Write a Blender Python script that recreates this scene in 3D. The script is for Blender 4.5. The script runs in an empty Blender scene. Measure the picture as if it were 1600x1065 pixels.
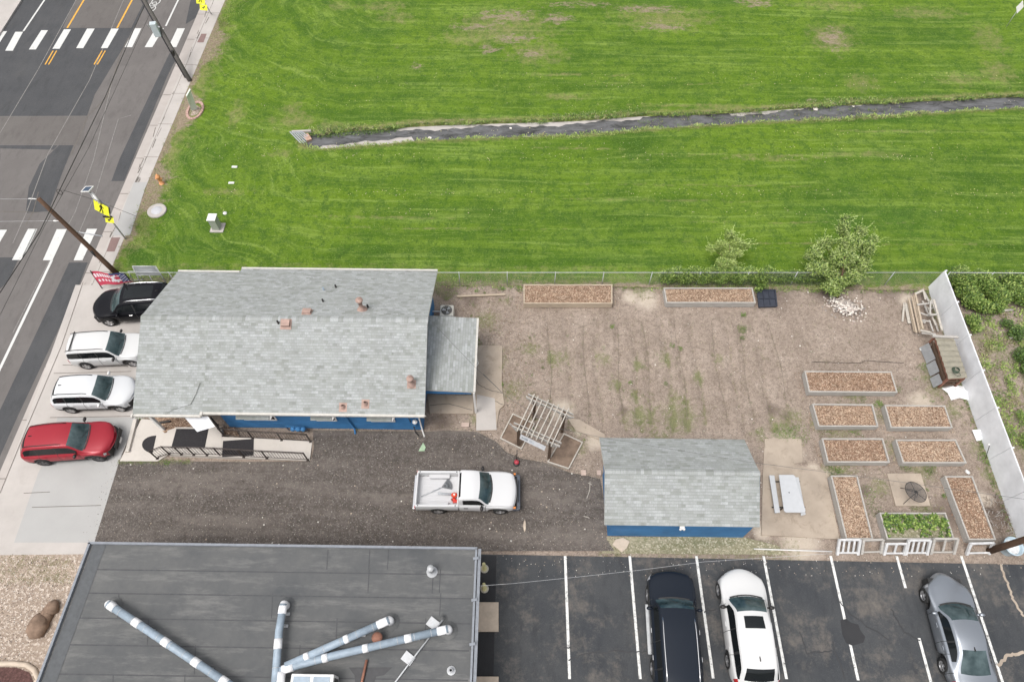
import bpy, math, random
from mathutils import Vector, Matrix, noise as mnoise
random.seed(7)
R = math.radians
SC = bpy.context.scene
COL = SC.collection
# ---------------------------------------------------------------- camera, world, sun
CAM_H = 31.0; PITCH = R(58.5); YAW = R(0.8); FPX = 1067.0
FW = Vector((-math.sin(YAW)*math.cos(PITCH), math.cos(YAW)*math.cos(PITCH), -math.sin(PITCH)))
RT = Vector((math.cos(YAW), math.sin(YAW), 0))
UP = RT.cross(FW)
cd = bpy.data.cameras.new('camera'); cam = bpy.data.objects.new('camera', cd); COL.objects.link(cam)
m3 = Matrix((RT, UP, -FW)).transposed()
cam.matrix_world = Matrix.Translation((0, 0, CAM_H)) @ m3.to_4x4()
cd.sensor_width = 36; cd.lens = 36*FPX/1600; cd.clip_start = 0.1; cd.clip_end = 2000
SC.camera = cam
w = bpy.data.worlds.new("World"); SC.world = w; w.use_nodes = True
nt = w.node_tree; bg = nt.nodes['Background']
sky = nt.nodes.new('ShaderNodeTexSky'); sky.sky_type = 'NISHITA'; sky.sun_disc = False
SUN_EL, SUN_AZ = 66, 225      # azimuth clockwise from north; a high sun behind thin cloud
sky.sun_elevation = R(SUN_EL); sky.sun_rotation = R(SUN_AZ)
sky.dust_density = 6.0; sky.air_density = 1.0; sky.ozone_density = 1.0
hs = nt.nodes.new('ShaderNodeHueSaturation'); hs.inputs['Saturation'].default_value = 0.22
nt.links.new(sky.outputs[0], hs.inputs['Color']); nt.links.new(hs.outputs[0], bg.inputs['Color'])
bg.inputs['Strength'].default_value = 0.15
sd = bpy.data.lights.new('sun', 'SUN'); sd.energy = 0.95; sd.angle = R(22); sd.color = (1.0, 0.965, 0.92)
so = bpy.data.objects.new('sun', sd); COL.objects.link(so)
sdir = Vector((math.sin(R(SUN_AZ))*math.cos(R(SUN_EL)), math.cos(R(SUN_AZ))*math.cos(R(SUN_EL)), math.sin(R(SUN_EL))))
so.rotation_euler = sdir.to_track_quat('Z', 'Y').to_euler(); so.location = (0, 0, 60)
SC.view_settings.view_transform = 'Standard'; SC.view_settings.look = 'None'
SC.view_settings.gamma = 1; SC.view_settings.exposure = 0.42
SC.render.engine = 'CYCLES'

def G(px, py, z=0.0):
    """world point seen at a photo position, at height z"""
    d = FW*FPX + RT*(px-800) + UP*(532.5-py)
    t = (z-CAM_H)/d.z
    return Vector((0, 0, CAM_H)) + d*t
def GV(pts, z=0.0): return [G(x, y, z) for x, y in pts]

# ---------------------------------------------------------------- mesh helpers
class MB:
    def __init__(s): s.v = []; s.f = []; s.m = []; s.uv = []; s.sm = []
    def add(s, vs, fs, m=0, uvs=None, smooth=False):
        b = len(s.v); s.v += [Vector(v) for v in vs]
        for i, f in enumerate(fs):
            s.f.append([b+k for k in f]); s.m.append(m); s.uv.append(uvs[i] if uvs else None); s.sm.append(smooth)
        return s
    def box(s, c, size, rz=0.0, m=0, rx=0.0, ry=0.0):
        sx, sy, sz = [k/2 for k in size]
        M = Matrix.Rotation(rz, 3, 'Z') @ Matrix.Rotation(ry, 3, 'Y') @ Matrix.Rotation(rx, 3, 'X'); c = Vector(c)
        vs = [c+M @ Vector((x, y, z)) for x in (-sx, sx) for y in (-sy, sy) for z in (-sz, sz)]
        return s.add(vs, [(0,1,3,2),(4,6,7,5),(0,4,5,1),(2,3,7,6),(0,2,6,4),(1,5,7,3)], m)
    def beam(s, a, b, wd, ht, m=0):
        a = Vector(a); b = Vector(b); d = (b-a).normalized()
        side = d.cross(Vector((0,0,1)))
        if side.length < 1e-3: side = Vector((1,0,0))
        side.normalize(); u = side.cross(d).normalized()
        o = [(-1,-1),(1,-1),(1,1),(-1,1)]
        vs = [p+side*wd/2*i+u*ht/2*j for p in (a, b) for i, j in o]
        return s.add(vs, [(3,2,1,0),(4,5,6,7),(0,1,5,4),(1,2,6,5),(2,3,7,6),(3,0,4,7)], m)
    def tube(s, pts, r, n=8, m=0, caps=True):
        pts = [Vector(p) for p in pts]; k = len(pts); b = len(s.v); rr = r if isinstance(r, (list, tuple)) else [r]*k
        ref = None
        for i, p in enumerate(pts):
            d = (pts[min(i+1, k-1)]-pts[max(i-1, 0)]).normalized()
            if ref is None: ref = Vector((0,0,1)) if abs(d.z) < .9 else Vector((1,0,0))
            a = d.cross(ref).normalized(); c = a.cross(d).normalized(); ref = c
            for j in range(n):
                t = 2*math.pi*j/n; s.v.append(p+(a*math.cos(t)+c*math.sin(t))*rr[i])
        for i in range(k-1):
            for j in range(n):
                s.f.append([b+i*n+j, b+i*n+(j+1) % n, b+(i+1)*n+(j+1) % n, b+(i+1)*n+j]); s.m.append(m); s.uv.append(None); s.sm.append(n > 5)
        if caps:
            s.f.append([b+j for j in range(n)][::-1]); s.f.append([b+(k-1)*n+j for j in range(n)])
            s.m += [m, m]; s.uv += [None, None]; s.sm += [False, False]
        return s
    def lathe(s, c, prof, n=16, m=0, axis='Z', smooth=True):
        c = Vector(c); b = len(s.v)
        for r, h in prof:
            for j in range(n):
                t = 2*math.pi*j/n; x, y = r*math.cos(t), r*math.sin(t)
                s.v.append(c+(Vector((x, y, h)) if axis == 'Z' else Vector((x, h, y)) if axis == 'Y' else Vector((h, x, y))))
        for i in range(len(prof)-1):
            for j in range(n):
                s.f.append([b+i*n+j, b+i*n+(j+1) % n, b+(i+1)*n+(j+1) % n, b+(i+1)*n+j]); s.m.append(m); s.uv.append(None); s.sm.append(smooth)
        return s
    def prism(s, poly, z0, z1, m=0, mside=None):
        n = len(poly); a = sum(poly[i][0]*poly[(i+1) % n][1]-poly[(i+1) % n][0]*poly[i][1] for i in range(n))
        P = list(poly) if a > 0 else list(poly)[::-1]
        vs = [(p[0], p[1], z1) for p in P]+[(p[0], p[1], z0) for p in P]
        s.add(vs, [list(range(n))], m)
        b = len(s.v)-2*n; ms = m if mside is None else mside
        for i in range(n):
            j = (i+1) % n; s.f.append([b+i, b+n+i, b+n+j, b+j]); s.m.append(ms); s.uv.append(None); s.sm.append(False)
        s.f.append([b+n+i for i in range(n)][::-1]); s.m.append(ms); s.uv.append(None); s.sm.append(False)
        return s
    def sheet(s, poly, z, m=0):
        n = len(poly); a = sum(poly[i][0]*poly[(i+1) % n][1]-poly[(i+1) % n][0]*poly[i][1] for i in range(n))
        P = list(poly) if a > 0 else list(poly)[::-1]
        return s.add([(p[0], p[1], z) for p in P], [list(range(n))], m)
    def strip(s, pts, wd, z=None, m=0):
        pts = [Vector(p) for p in pts]; k = len(pts); vs = []
        for i, p in enumerate(pts):
            d = pts[min(i+1, k-1)]-pts[max(i-1, 0)]; nrm = Vector((-d.y, d.x, 0)).normalized()*wd/2
            q = p.copy()
            if z is not None: q.z = z
            vs += [q+nrm, q-nrm]
        return s.add(vs, [(2*i, 2*i+1, 2*i+3, 2*i+2) for i in range(k-1)], m)
    def panel(s, c4, th, m=0):
        """slab with top corners c4 (ccw from above), thickness th downwards"""
        n = Vector((0, 0, -th)); c4 = [Vector(c) for c in c4]
        return s.add(c4+[c+n for c in c4], [(0,1,2,3),(7,6,5,4),(0,4,5,1),(1,5,6,2),(2,6,7,3),(3,7,4,0)], m)
    def grid(s, fn, nu, nv, m=0, smooth=True, wrap=False):
        b = len(s.v)
        for i in range(nu+1):
            for j in range(nv+1): s.v.append(Vector(fn(i/nu, j/nv)))
        for i in range(nu):
            for j in range(nv):
                a = b+i*(nv+1)+j; s.f.append([a, a+nv+1, a+nv+2, a+1]); s.m.append(m); s.uv.append(None); s.sm.append(smooth)
        return s
    def blob(s, c, r, m=0, n=8, jit=.25, seed=0):
        rg = random.Random(seed); c = Vector(c); rr = Vector(r) if hasattr(r, '__len__') else Vector((r, r, r)); b = len(s.v)
        k = n//2
        for i in range(k+1):
            th = math.pi*i/k
            for j in range(n):
                ph = 2*math.pi*j/n; q = 1+rg.uniform(-jit, jit) if 0 < i < k else 1
                s.v.append(c+Vector((rr.x*math.sin(th)*math.cos(ph), rr.y*math.sin(th)*math.sin(ph), rr.z*math.cos(th)))*q)
        for i in range(k):
            for j in range(n):
                s.f.append([b+i*n+j, b+(i+1)*n+j, b+(i+1)*n+(j+1) % n, b+i*n+(j+1) % n]); s.m.append(m); s.uv.append(None); s.sm.append(True)
        return s
    def build(s, name, mats, parent=None, world=False, fast=False, bevel=0):
        me = bpy.data.meshes.new(name); vs = s.v
        if parent is not None and world:
            mi = Matrix.LocRotScale(parent.location, parent.rotation_euler, parent.scale).inverted(); vs = [mi @ v for v in vs]
        me.from_pydata([tuple(v) for v in vs], [], s.f)
        if not isinstance(mats, (list, tuple)): mats = [mats]
        for mm in mats: me.materials.append(mm)
        me.polygons.foreach_set('material_index', s.m); me.polygons.foreach_set('use_smooth', s.sm)
        if any(u is not None for u in s.uv):
            ul = me.uv_layers.new(name='UVMap')
            for p, u in zip(me.polygons, s.uv):
                if u is not None:
                    for li, uvc in zip(p.loop_indices, u): ul.data[li].uv = uvc
        me.update(); o = bpy.data.objects.new(name, me); COL.objects.link(o)
        if parent is not None: o.parent = parent
        if bevel:
            bm = o.modifiers.new('bevel', 'BEVEL'); bm.width = bevel; bm.segments = 2; bm.limit_method = 'ANGLE'; bm.angle_limit = R(35)
        return o
def tag(o, label=None, cat=None, group=None, kind=None):
    if label: o['label'] = label
    if cat: o['category'] = cat
    if group: o['group'] = group
    if kind: o['kind'] = kind
    return o
def thing(name, label, cat, loc=(0,0,0), rz=0.0, group=None):
    o = bpy.data.objects.new(name, None); COL.objects.link(o); o.location = loc; o.rotation_euler = (0,0,rz); o.empty_display_size = .2
    return tag(o, label, cat, group)
def struct(name, mb, mats): return tag(mb.build(name, mats), kind='structure')
def copy_tree(o, parent=None):
    c = o.copy(); COL.objects.link(c)
    if parent is not None: c.parent = parent
    for ch in list(o.children): copy_tree(ch, c)
    return c
def attr(o, name, vals):
    a = o.data.color_attributes.new(name, 'FLOAT_COLOR', 'POINT')
    flat = []
    for v in vals: flat += [v[0], v[1], v[2], 1.0]
    a.data.foreach_set('color', flat)

# ---------------------------------------------------------------- materials
class NT:
    def __init__(s, name):
        s.mat = bpy.data.materials.new(name); s.mat.use_nodes = True; s.t = s.mat.node_tree
        s.b = s.t.nodes['Principled BSDF']; s.pos = None
    def n(s, ty, **k):
        nd = s.t.nodes.new('ShaderNode'+ty)
        for a, b in k.items(): setattr(nd, a, b)
        return nd
    def l(s, a, b): s.t.links.new(a, b)
    def P(s, obj=False, scale=None):
        o = s.n('TexCoord').outputs['Object'] if obj else s.n('NewGeometry').outputs['Position']
        if scale:
            mp = s.n('Mapping'); mp.inputs['Scale'].default_value = scale; s.l(o, mp.inputs[0]); o = mp.outputs[0]
        return o
    def noise(s, sc, det=4, vec=None, rough=.6, dist=0):
        nd = s.n('TexNoise'); nd.inputs['Scale'].default_value = sc; nd.inputs['Detail'].default_value = det
        nd.inputs['Roughness'].default_value = rough; nd.inputs['Distortion'].default_value = dist
        s.l(vec if vec is not None else s.P(), nd.inputs['Vector']); return nd.outputs['Fac']
    def vor(s, sc, vec=None, out='Color', feat='F1'):
        nd = s.n('TexVoronoi', feature=feat); nd.inputs['Scale'].default_value = sc
        s.l(vec if vec is not None else s.P(), nd.inputs['Vector']); return nd.outputs[out]
    def ramp(s, f, stops):
        r = s.n('ValToRGB'); e = r.color_ramp.elements
        while len(e) < len(stops): e.new(.5)
        for k, (p, c) in enumerate(stops): e[k].position = p; e[k].color = (c if len(c) == 4 else (*c, 1)) if hasattr(c, '__len__') else (c, c, c, 1)
        s.l(f, r.inputs[0]); return r.outputs[0]
    def mix(s, f, a, b, mode='MIX'):
        x = s.n('Mix', data_type='RGBA', blend_type=mode)
        for i, v in ((0, f), (6, a), (7, b)):
            if hasattr(v, 'is_output'): s.l(v, x.inputs[i])
            elif i == 0: x.inputs[0].default_value = v
            else: x.inputs[i].default_value = (*v, 1) if len(v) == 3 else v
        return x.outputs[2]
    def math(s, op, a, b=0.0):
        x = s.n('Math', operation=op)
        for i, v in ((0, a), (1, b)):
            if hasattr(v, 'is_output'): s.l(v, x.inputs[i])
            else: x.inputs[i].default_value = v
        return x.outputs[0]
    def attr(s, name):
        a = s.n('Attribute', attribute_name=name); sp = s.n('SeparateColor'); s.l(a.outputs['Color'], sp.inputs[0]); return sp.outputs
    def fin(s, col, rough=.8, bump=None, bs=.3, bd=.02, metal=0, spec=None):
        if hasattr(col, 'is_output'): s.l(col, s.b.inputs['Base Color'])
        else: s.b.inputs['Base Color'].default_value = (*col, 1)
        if hasattr(rough, 'is_output'): s.l(rough, s.b.inputs['Roughness'])
        else: s.b.inputs['Roughness'].default_value = rough
        s.b.inputs['Metallic'].default_value = metal
        if spec is None and not hasattr(rough, 'is_output') and rough >= .85: spec = .15
        if spec is not None: s.b.inputs['Specular IOR Level'].default_value = spec
        if bump is not None:
            bn = s.n('Bump'); bn.inputs['Strength'].default_value = bs; bn.inputs['Distance'].default_value = bd
            s.l(bump, bn.inputs['Height']); s.l(bn.outputs[0], s.b.inputs['Normal'])
        return s.mat
_mc = {}
def plain(name, c, rough=.6, var=.18, sc=6, metal=0, bump=.15, obj=True, spec=None):
    """painted / solid material with slight wear variation"""
    if name in _mc: return _mc[name]
    t = NT(name); v = t.P(obj)
    f = t.noise(sc, 5, v); lo = tuple(k*(1-var) for k in c); hi = tuple(min(1, k*(1+var)) for k in c)
    col = t.ramp(f, [(.3, lo), (.7, hi)])
    t.fin(col, rough, t.noise(sc*8, 3, v), bump, .01, metal, spec); _mc[name] = t.mat; return t.mat
def paint(name, c, rough=.25, coat=.15, metal=0.0, dust=.06, spec=.3):
    t = NT(name); f = t.noise(3, 6, t.P(True)); col = t.mix(t.ramp(f, [(.45, 0.0), (.75, dust)]), c, (.45, .42, .38))
    t.fin(col, rough, None, metal=metal, spec=spec); t.b.inputs['Coat Weight'].default_value = coat; t.b.inputs['Coat Roughness'].default_value = .06
    return t.mat
def ground_mats():
    M = {}
    # grass: R = dry, G = bare; 'mow' R = distance across the mower's passes, G = distance along them (metres / 100)
    t = NT('mown grass'); a = t.attr('cover'); mw = t.attr('mow'); P = t.P()
    cb = t.n('CombineXYZ'); t.l(t.math('ADD', t.math('MULTIPLY', mw[0], 100.0), t.math('MULTIPLY', t.noise(.05, 2, P), 1.5)), cb.inputs[0]); t.l(t.math('MULTIPLY', mw[1], 100.0), cb.inputs[1]); MV = cb.outputs[0]
    def mv(sx, sy):
        mp = t.n('Mapping'); mp.inputs['Scale'].default_value = (sx, sy, 1); t.l(MV, mp.inputs[0]); return mp.outputs[0]
    def thr(f, lo, hi, k): return t.math('MULTIPLY', t.ramp(f, [(lo, 0.0), (hi, 1.0)]), k)
    c = t.ramp(t.noise(.22, 6, P, .65), [(.34, (.046, .104, .008)), (.5, (.088, .165, .012)), (.66, (.145, .225, .022))])
    c = t.mix(thr(t.noise(.85, 2, mv(1, .04), .5), .42, .58, .70), c, (.048, .108, .012))
    c = t.mix(thr(t.noise(.09, 4, P, .6), .47, .60, .6), c, (.130, .218, .014))
    c = t.mix(thr(t.noise(.07, 5, t.P(scale=(1, 1.6, 1)), .6), .54, .66, .55), c, (.048, .118, .020))
    c = t.mix(thr(t.noise(1.7, 2, mv(1, .035), .55), .50, .62, .55), c, (.150, .235, .028))
    c = t.mix(thr(t.noise(.55, 7, P, .75), .50, .66, .55), c, (.17, .25, .035))
    c = t.mix(thr(t.noise(2.2, 3, mv(1, .05), .65), .54, .66, .55), c, (.23, .32, .07))
    c = t.mix(thr(t.noise(4.5, 3, mv(1, .10), .8), .56, .72, .38), c, (.29, .35, .10))
    c = t.mix(thr(t.noise(3.4, 4, mv(1, .16), .8), .52, .70, .55), c, (.045, .10, .006))
    c = t.mix(thr(t.noise(1.5, 8, P, .8), .48, .58, .7), c, (.055, .115, .018))
    c = t.mix(thr(t.noise(6, 5, P, .8), .52, .66, .65), c, (.040, .085, .010))
    c = t.mix(thr(t.noise(11, 4, P, .8), .55, .68, .6), c, (.29, .38, .10))
    bn = t.math('ADD', a[0], t.math('MULTIPLY', t.math('SUBTRACT', t.noise(1.6, 8, P, .8), .5), 1.9))
    c = t.mix(t.ramp(bn, [(.42, 0.0), (.85, .75)]), c, t.ramp(t.noise(9, 4, P), [(.3, (.18, .18, .065)), (.7, (.31, .28, .14))]))
    bb = t.math('ADD', a[1], t.math('MULTIPLY', t.math('SUBTRACT', t.noise(2.6, 8, t.P(scale=(.5, 1, 1)), .85), .5), 2.2))
    c = t.mix(t.ramp(bb, [(.42, 0.0), (.62, .92)]), c, t.ramp(t.noise(8, 5, P, .8), [(.35, (.19, .145, .105)), (.65, (.36, .285, .22))]))
    t.fin(c, .95, t.noise(12, 6, P, .8), .9, .08); M['grass'] = t.mat
    # garden soil (attr R = weeds, G = dark damp, B = pale sandy)
    t = NT('bare soil'); a = t.attr('cover'); P = t.P()
    c = t.ramp(t.noise(.7, 8, P, .7), [(.3, (.235, .190, .156)), (.5, (.308, .250, .208)), (.7, (.395, .328, .276))])
    c = t.mix(t.math('MULTIPLY', t.ramp(t.noise(4.5, 8, P, .8), [(.42, 1.0), (.52, 0.0)]), .65), c, (.165, .128, .098))
    c = t.mix(t.math('MULTIPLY', t.ramp(t.noise(12, 6, P, .85), [(.40, 1.0), (.50, 0.0)]), .6), c, (.15, .118, .09))
    c = t.mix(t.ramp(t.noise(22, 4, P, .75), [(.54, 0.0), (.66, .7)]), c, (.50, .42, .355))
    c = t.mix(t.math('MULTIPLY', t.ramp(t.noise(30, 4, P, .7), [(.3, 1.0), (.42, 0.0)]), .5), c, (.13, .10, .08))
    dk = t.math('ADD', a[1], t.math('MULTIPLY', t.math('SUBTRACT', t.noise(3, 7, P, .8), .5), .9))
    c = t.mix(t.ramp(dk, [(.4, 0.0), (.9, .75)]), c, (.13, .10, .085))
    pl = t.math('ADD', a[2], t.math('MULTIPLY', t.math('SUBTRACT', t.noise(2.4, 7, P, .8), .5), .9))
    c = t.mix(t.ramp(pl, [(.4, 0.0), (.9, .8)]), c, (.52, .45, .37))
    wd = t.math('ADD', a[0], t.math('MULTIPLY', t.math('SUBTRACT', t.noise(5, 7, P, .85), .5), 1.7))
    c = t.mix(t.ramp(wd, [(.55, 0.0), (.85, .72)]), c, t.ramp(t.noise(16, 4, P), [(.3, (.09, .12, .04)), (.7, (.21, .22, .09))]))
    t.fin(c, .95, t.noise(9, 9, P, .8), .8, .06); M['soil'] = t.mat
    def gravel(name, lo, hi, dot, dark, sc=30, patch=.5, frac=.62):
        t = NT(name); P = t.P()
        c = t.ramp(t.noise(.55, 7, P, .7), [(.3, lo), (.7, hi)])
        cell = t.n('SeparateColor'); t.l(t.vor(sc, P), cell.inputs[0])
        c = t.mix(t.ramp(cell.outputs[0], [(frac, 0.0), (frac+.2, .75)]), c, dot)
        c = t.mix(t.ramp(cell.outputs[1], [(.55, 0.0), (.95, .6)]), c, dark)
        c = t.mix(t.math('MULTIPLY', t.ramp(t.noise(.9, 5, t.P(scale=(.12, 1, 1)), .65), [(.48, 0.0), (.62, 1.0)]), patch*1.4), c, tuple(k*1.2 for k in hi))
        c = t.mix(t.math('MULTIPLY', t.ramp(t.noise(2.5, 6, P, .8), [(.35, 1.0), (.52, 0.0)]), patch), c, dark)
        t.fin(c, .95, t.vor(sc, P, 'Distance'), .7, .03); return t.mat
    M['gravel'] = gravel('dark crushed gravel', (.088, .076, .068), (.14, .122, .109), (.20, .18, .165), (.055, .047, .042), 20, .55, .7)
    M['pink_gravel'] = gravel('pale pink landscape gravel', (.26, .205, .165), (.34, .275, .22), (.60, .52, .45), (.24, .185, .15), 15, .35, .6)
    M['mixed'] = gravel('gravel with thin weeds', (.20, .19, .12), (.30, .27, .19), (.50, .46, .36), (.12, .13, .06), 18, .6)
    def asphalt(name, lo, hi, stain=None, agg=(.30, .29, .28), bl=.5):
        t = NT(name); P = t.P()
        c = t.ramp(t.noise(.35, 7, P, .65), [(.3, lo), (.7, hi)])
        if stain: c = t.mix(t.ramp(t.noise(.55, 10, P, .8), [(.5, 0.0), (.66, bl)]), c, stain)
        c = t.mix(t.ramp(t.noise(60, 3, P, .8), [(.55, 0.0), (.75, .35)]), c, agg)
        c = t.mix(t.ramp(t.noise(2.2, 6, t.P(scale=(1.2, .35, 1)), .7), [(.3, .35), (.5, 0.0)]), c, tuple(k*.6 for k in lo))
        t.fin(c, .88, t.noise(50, 4, P, .8), .35, .01); return t.mat
    M['road'] = asphalt('worn road asphalt', (.125, .115, .110), (.152, .141, .135), (.18, .167, .158), bl=.35)
    M['road_dark'] = asphalt('dark asphalt patch', (.060, .062, .066), (.078, .079, .082), (.088, .086, .083), bl=.3)
    M['road_brown'] = asphalt('brownish asphalt', (.115, .105, .10), (.14, .13, .122))
    M['lot'] = asphalt('parking lot asphalt', (.040, .044, .050), (.070, .072, .074), (.17, .15, .13), bl=.7)
    M['tar'] = asphalt('fresh black asphalt', (.030, .031, .034), (.045, .045, .047), None, (.14, .14, .14))
    def concrete(name, c0, var=.1, stain=(.30, .27, .24), sb=.35):
        t = NT(name); P = t.P()
        c = t.ramp(t.noise(.6, 7, P, .6), [(.3, tuple(k*(1-var) for k in c0)), (.7, tuple(k*(1+var) for k in c0))])
        c = t.mix(t.ramp(t.noise(1.7, 9, P, .8, .5), [(.52, 0.0), (.75, sb)]), c, stain)
        c = t.mix(t.ramp(t.noise(45, 3, P), [(.6, 0.0), (.8, .25)]), c, tuple(k*.6 for k in c0))
        t.fin(c, .85, t.noise(40, 4, P), .2, .01); return t.mat
    M['walk'] = concrete('sidewalk concrete', (.43, .40, .375)); M['gutter'] = concrete('gutter concrete', (.40, .365, .34))
    M['new_concrete'] = concrete('new pale concrete', (.37, .365, .355), .05, (.40, .39, .37), .3)
    M['pad'] = concrete('old concrete pad', (.37, .31, .25), .2, (.20, .16, .125), .95)
    M['ramp'] = concrete('ramp concrete', (.53, .49, .445), .06)
    M['joint'] = plain('joint dirt', (.14, .125, .11), .95, obj=False)
    M['line_white'] = plain('road paint white', (.58, .58, .56), .7, .18, 9, obj=False)
    M['line_yellow'] = plain('road paint orange yellow', (.62, .33, .05), .7, .2, 9, obj=False)
    return M
GM = ground_mats()
def line_worn(name, c, under, lo=.36, hi=.5):
    t = NT(name); P = t.P(); t.fin(t.mix(t.ramp(t.noise(5, 8, P, .85), [(lo, 1.0), (hi, 0.0)]), c, under), .75, t.noise(40, 3, P), .2, .01); return t.mat
GM['line_white'] = line_worn('worn crosswalk paint', (.56, .56, .54), (.17, .16, .155), .30, .43)
GM['line_lot'] = line_worn('worn stall paint', (.66, .66, .64), (.12, .115, .11))
def shingle():
    t = NT('grey green asphalt shingles'); uv = t.n('UVMap').outputs[0]
    def brick(wd, ht, off, c1, c2, mort, ms):
        b = t.n('TexBrick', offset=off, offset_frequency=2); b.inputs['Scale'].default_value = 1
        b.inputs['Brick Width'].default_value = wd; b.inputs['Row Height'].default_value = ht; b.inputs['Mortar Size'].default_value = ms
        b.inputs['Color1'].default_value = (*c1, 1); b.inputs['Color2'].default_value = (*c2, 1); b.inputs['Mortar'].default_value = (*mort, 1); b.inputs['Mortar Smooth'].default_value = .3
        t.l(uv, b.inputs['Vector']); return b
    b1 = brick(.33, .13, .37, (.0,)*3, (1.,)*3, (.4,)*3, 0.0); b2 = brick(.17, .13, .5, (.0,)*3, (1.,)*3, (.5,)*3, .0)
    b3 = brick(.16, .13, .43, (1.,)*3, (1.,)*3, (.0,)*3, .007); b4 = brick(30, .13, .0, (1.,)*3, (1.,)*3, (.0,)*3, .010)
    c = t.ramp(b1.outputs[0], [(0.0, (.21, .218, .20)), (.18, (.25, .26, .245)), (.30, (.315, .325, .322)), (.75, (.36, .372, .372)), (1.0, (.45, .462, .475))])
    c2 = t.ramp(b2.outputs[0], [(0.0, (.24, .255, .245)), (.5, (.335, .348, .348)), (1.0, (.45, .46, .475))])
    c = t.mix(.40, c, c2)
    c = t.mix(t.math('MULTIPLY', t.math('SUBTRACT', 1.0, b3.outputs[0]), .35), c, (.20, .22, .20))
    c = t.mix(t.math('MULTIPLY', t.math('SUBTRACT', 1.0, b4.outputs[0]), .42), c, (.17, .19, .17))
    c = t.mix(t.ramp(t.noise(.8, 6, uv, .7), [(.4, .28), (.6, 0.0)]), c, (.33, .345, .32))
    c = t.mix(t.ramp(t.noise(30, 3, uv, .8), [(.38, .45), (.6, 0.0)]), c, (.20, .215, .20))
    hgt = t.math('ADD', t.math('MULTIPLY', b3.outputs[0], .5), b4.outputs[0])
    return t.fin(c, .95, hgt, .5, .012)
SH = shingle()
def membrane():
    t = NT('grey rolled roof membrane'); P = t.P()
    c = t.ramp(t.noise(.45, 8, P, .7), [(.3, (.062, .066, .070)), (.7, (.115, .115, .112))])
    c = t.mix(t.ramp(t.noise(1.1, 7, t.P(scale=(.35, 1.6, 1)), .75), [(.50, 0.0), (.70, .65)]), c, (.19, .186, .178))
    c = t.mix(t.ramp(t.noise(2.5, 7, t.P(scale=(.25, 3, 1)), .75), [(.3, .5), (.48, 0.0)]), c, (.085, .087, .09))
    return t.fin(c, .8, t.noise(30, 4, P), .3, .01)
MEM = membrane()
def wood(name, c, dark=.55, sc=(1, 14, 14)):
    t = NT(name); P = t.P(True, sc)
    cc = t.ramp(t.noise(2.2, 6, P, .7), [(.3, tuple(k*dark for k in c)), (.65, c)])
    return t.fin(cc, .9, t.noise(5, 5, P), .4, .01)
W_GREY = wood('weathered grey wood', (.48, .455, .42)); W_TAN = wood('tan lumber', (.52, .43, .33)); W_DARK = wood('dark brown timber', (.13, .09, .065))
W_POLE = wood('brown pole timber', (.13, .08, .055), .6, (12, 12, 1)); W_PALE = wood('bleached rafters', (.56, .52, .46))
def chips(name, a, b, d):
    t = NT(name); P = t.P(); s = t.n('SeparateColor'); t.l(t.vor(22, P), s.inputs[0])
    c = t.ramp(s.outputs[0], [(0.0, d), (.35, a), (.8, b), (1.0, (.62, .47, .34))]); return t.fin(c, .95, t.vor(22, P, 'Distance'), .6, .03)
CH = chips('mulch bed', (.22, .145, .10), (.31, .215, .155), (.10, .06, .04))
CH1 = plain('mulch chip tan', (.37, .265, .185), .9, .35, 3, obj=False); CH2 = plain('mulch chip rust', (.25, .155, .105), .9, .3, 3, obj=False); CH3 = plain('mulch chip pale', (.52, .41, .31), .9, .2, 3, obj=False)
def leafmat(name, a, b):
    t = NT(name); c = t.ramp(t.noise(3, 4, t.P()), [(.35, a), (.65, b)]); t.fin(c, .6)
    return t.mat
L_DARK = leafmat('dark leaves', (.035, .075, .014), (.06, .115, .02)); L_MID = leafmat('green leaves', (.08, .15, .02), (.14, .22, .035))
L_PALE = leafmat('pale green leaves', (.22, .31, .06), (.32, .40, .11)); L_SIL = leafmat('silvery leaves', (.26, .34, .10), (.38, .45, .18)); L_DRY = leafmat('dry weeds', (.17, .165, .07), (.26, .235, .12)); L_WEED = leafmat('dull weeds', (.07, .11, .025), (.13, .17, .045))
BLUE = plain('blue painted siding', (.042, .175, .38), .65, .17, 1.6); TRIM = plain('dusty cream trim', (.50, .48, .44), .6, .12); DGALV = plain('dull grey metal edge', (.20, .215, .24), .6, .15); WHITE = plain('white trim', (.70, .69, .67), .5, .06); VIN = plain('white vinyl', (.70, .71, .73), .4, .05)
BLK = plain('black metal', (.022, .02, .019), .45); BRN = plain('dark bronze railing', (.045, .033, .028), .5); RUB = plain('black rubber mat', (.035, .033, .035), .85, .2, 12)
GALV = plain('galvanised metal', (.47, .48, .49), .5, .12, metal=.15); GREYP = plain('grey plastic', (.36, .38, .40), .5); PVC = plain('grey blue duct pipe', (.27, .33, .39), .5, .16, 4)
PVCW = plain('white duct tape', (.76, .76, .77), .5, .05); TERRA = plain('rusty pink vent paint', (.36, .25, .21), .8, .2); PINK = plain('pink curb stones', (.42, .28, .24), .9, .25)
YEL = plain('fluorescent yellow green sign', (.76, .75, .03), .5, .04); REDP = plain('red plastic', (.55, .035, .02), .4); DGLASS = NT('solar cells').fin((.05, .08, .13), .15)
RUST = plain('rusty metal', (.23, .105, .07), .8, .3); STONE = plain('brown boulder', (.22, .155, .115), .95, .35, 3, bump=.8); ROCKW = plain('pale rocks', (.72, .67, .61), .9, .2, 3, obj=False, bump=.5)
CREAM = plain('cream metal roof', (.46, .43, .35), .6, .12); TAN = plain('tan paving slab', (.50, .42, .34), .85, .12, 4); OLIVE = plain('dark green hose', (.05, .075, .05), .5)
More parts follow.
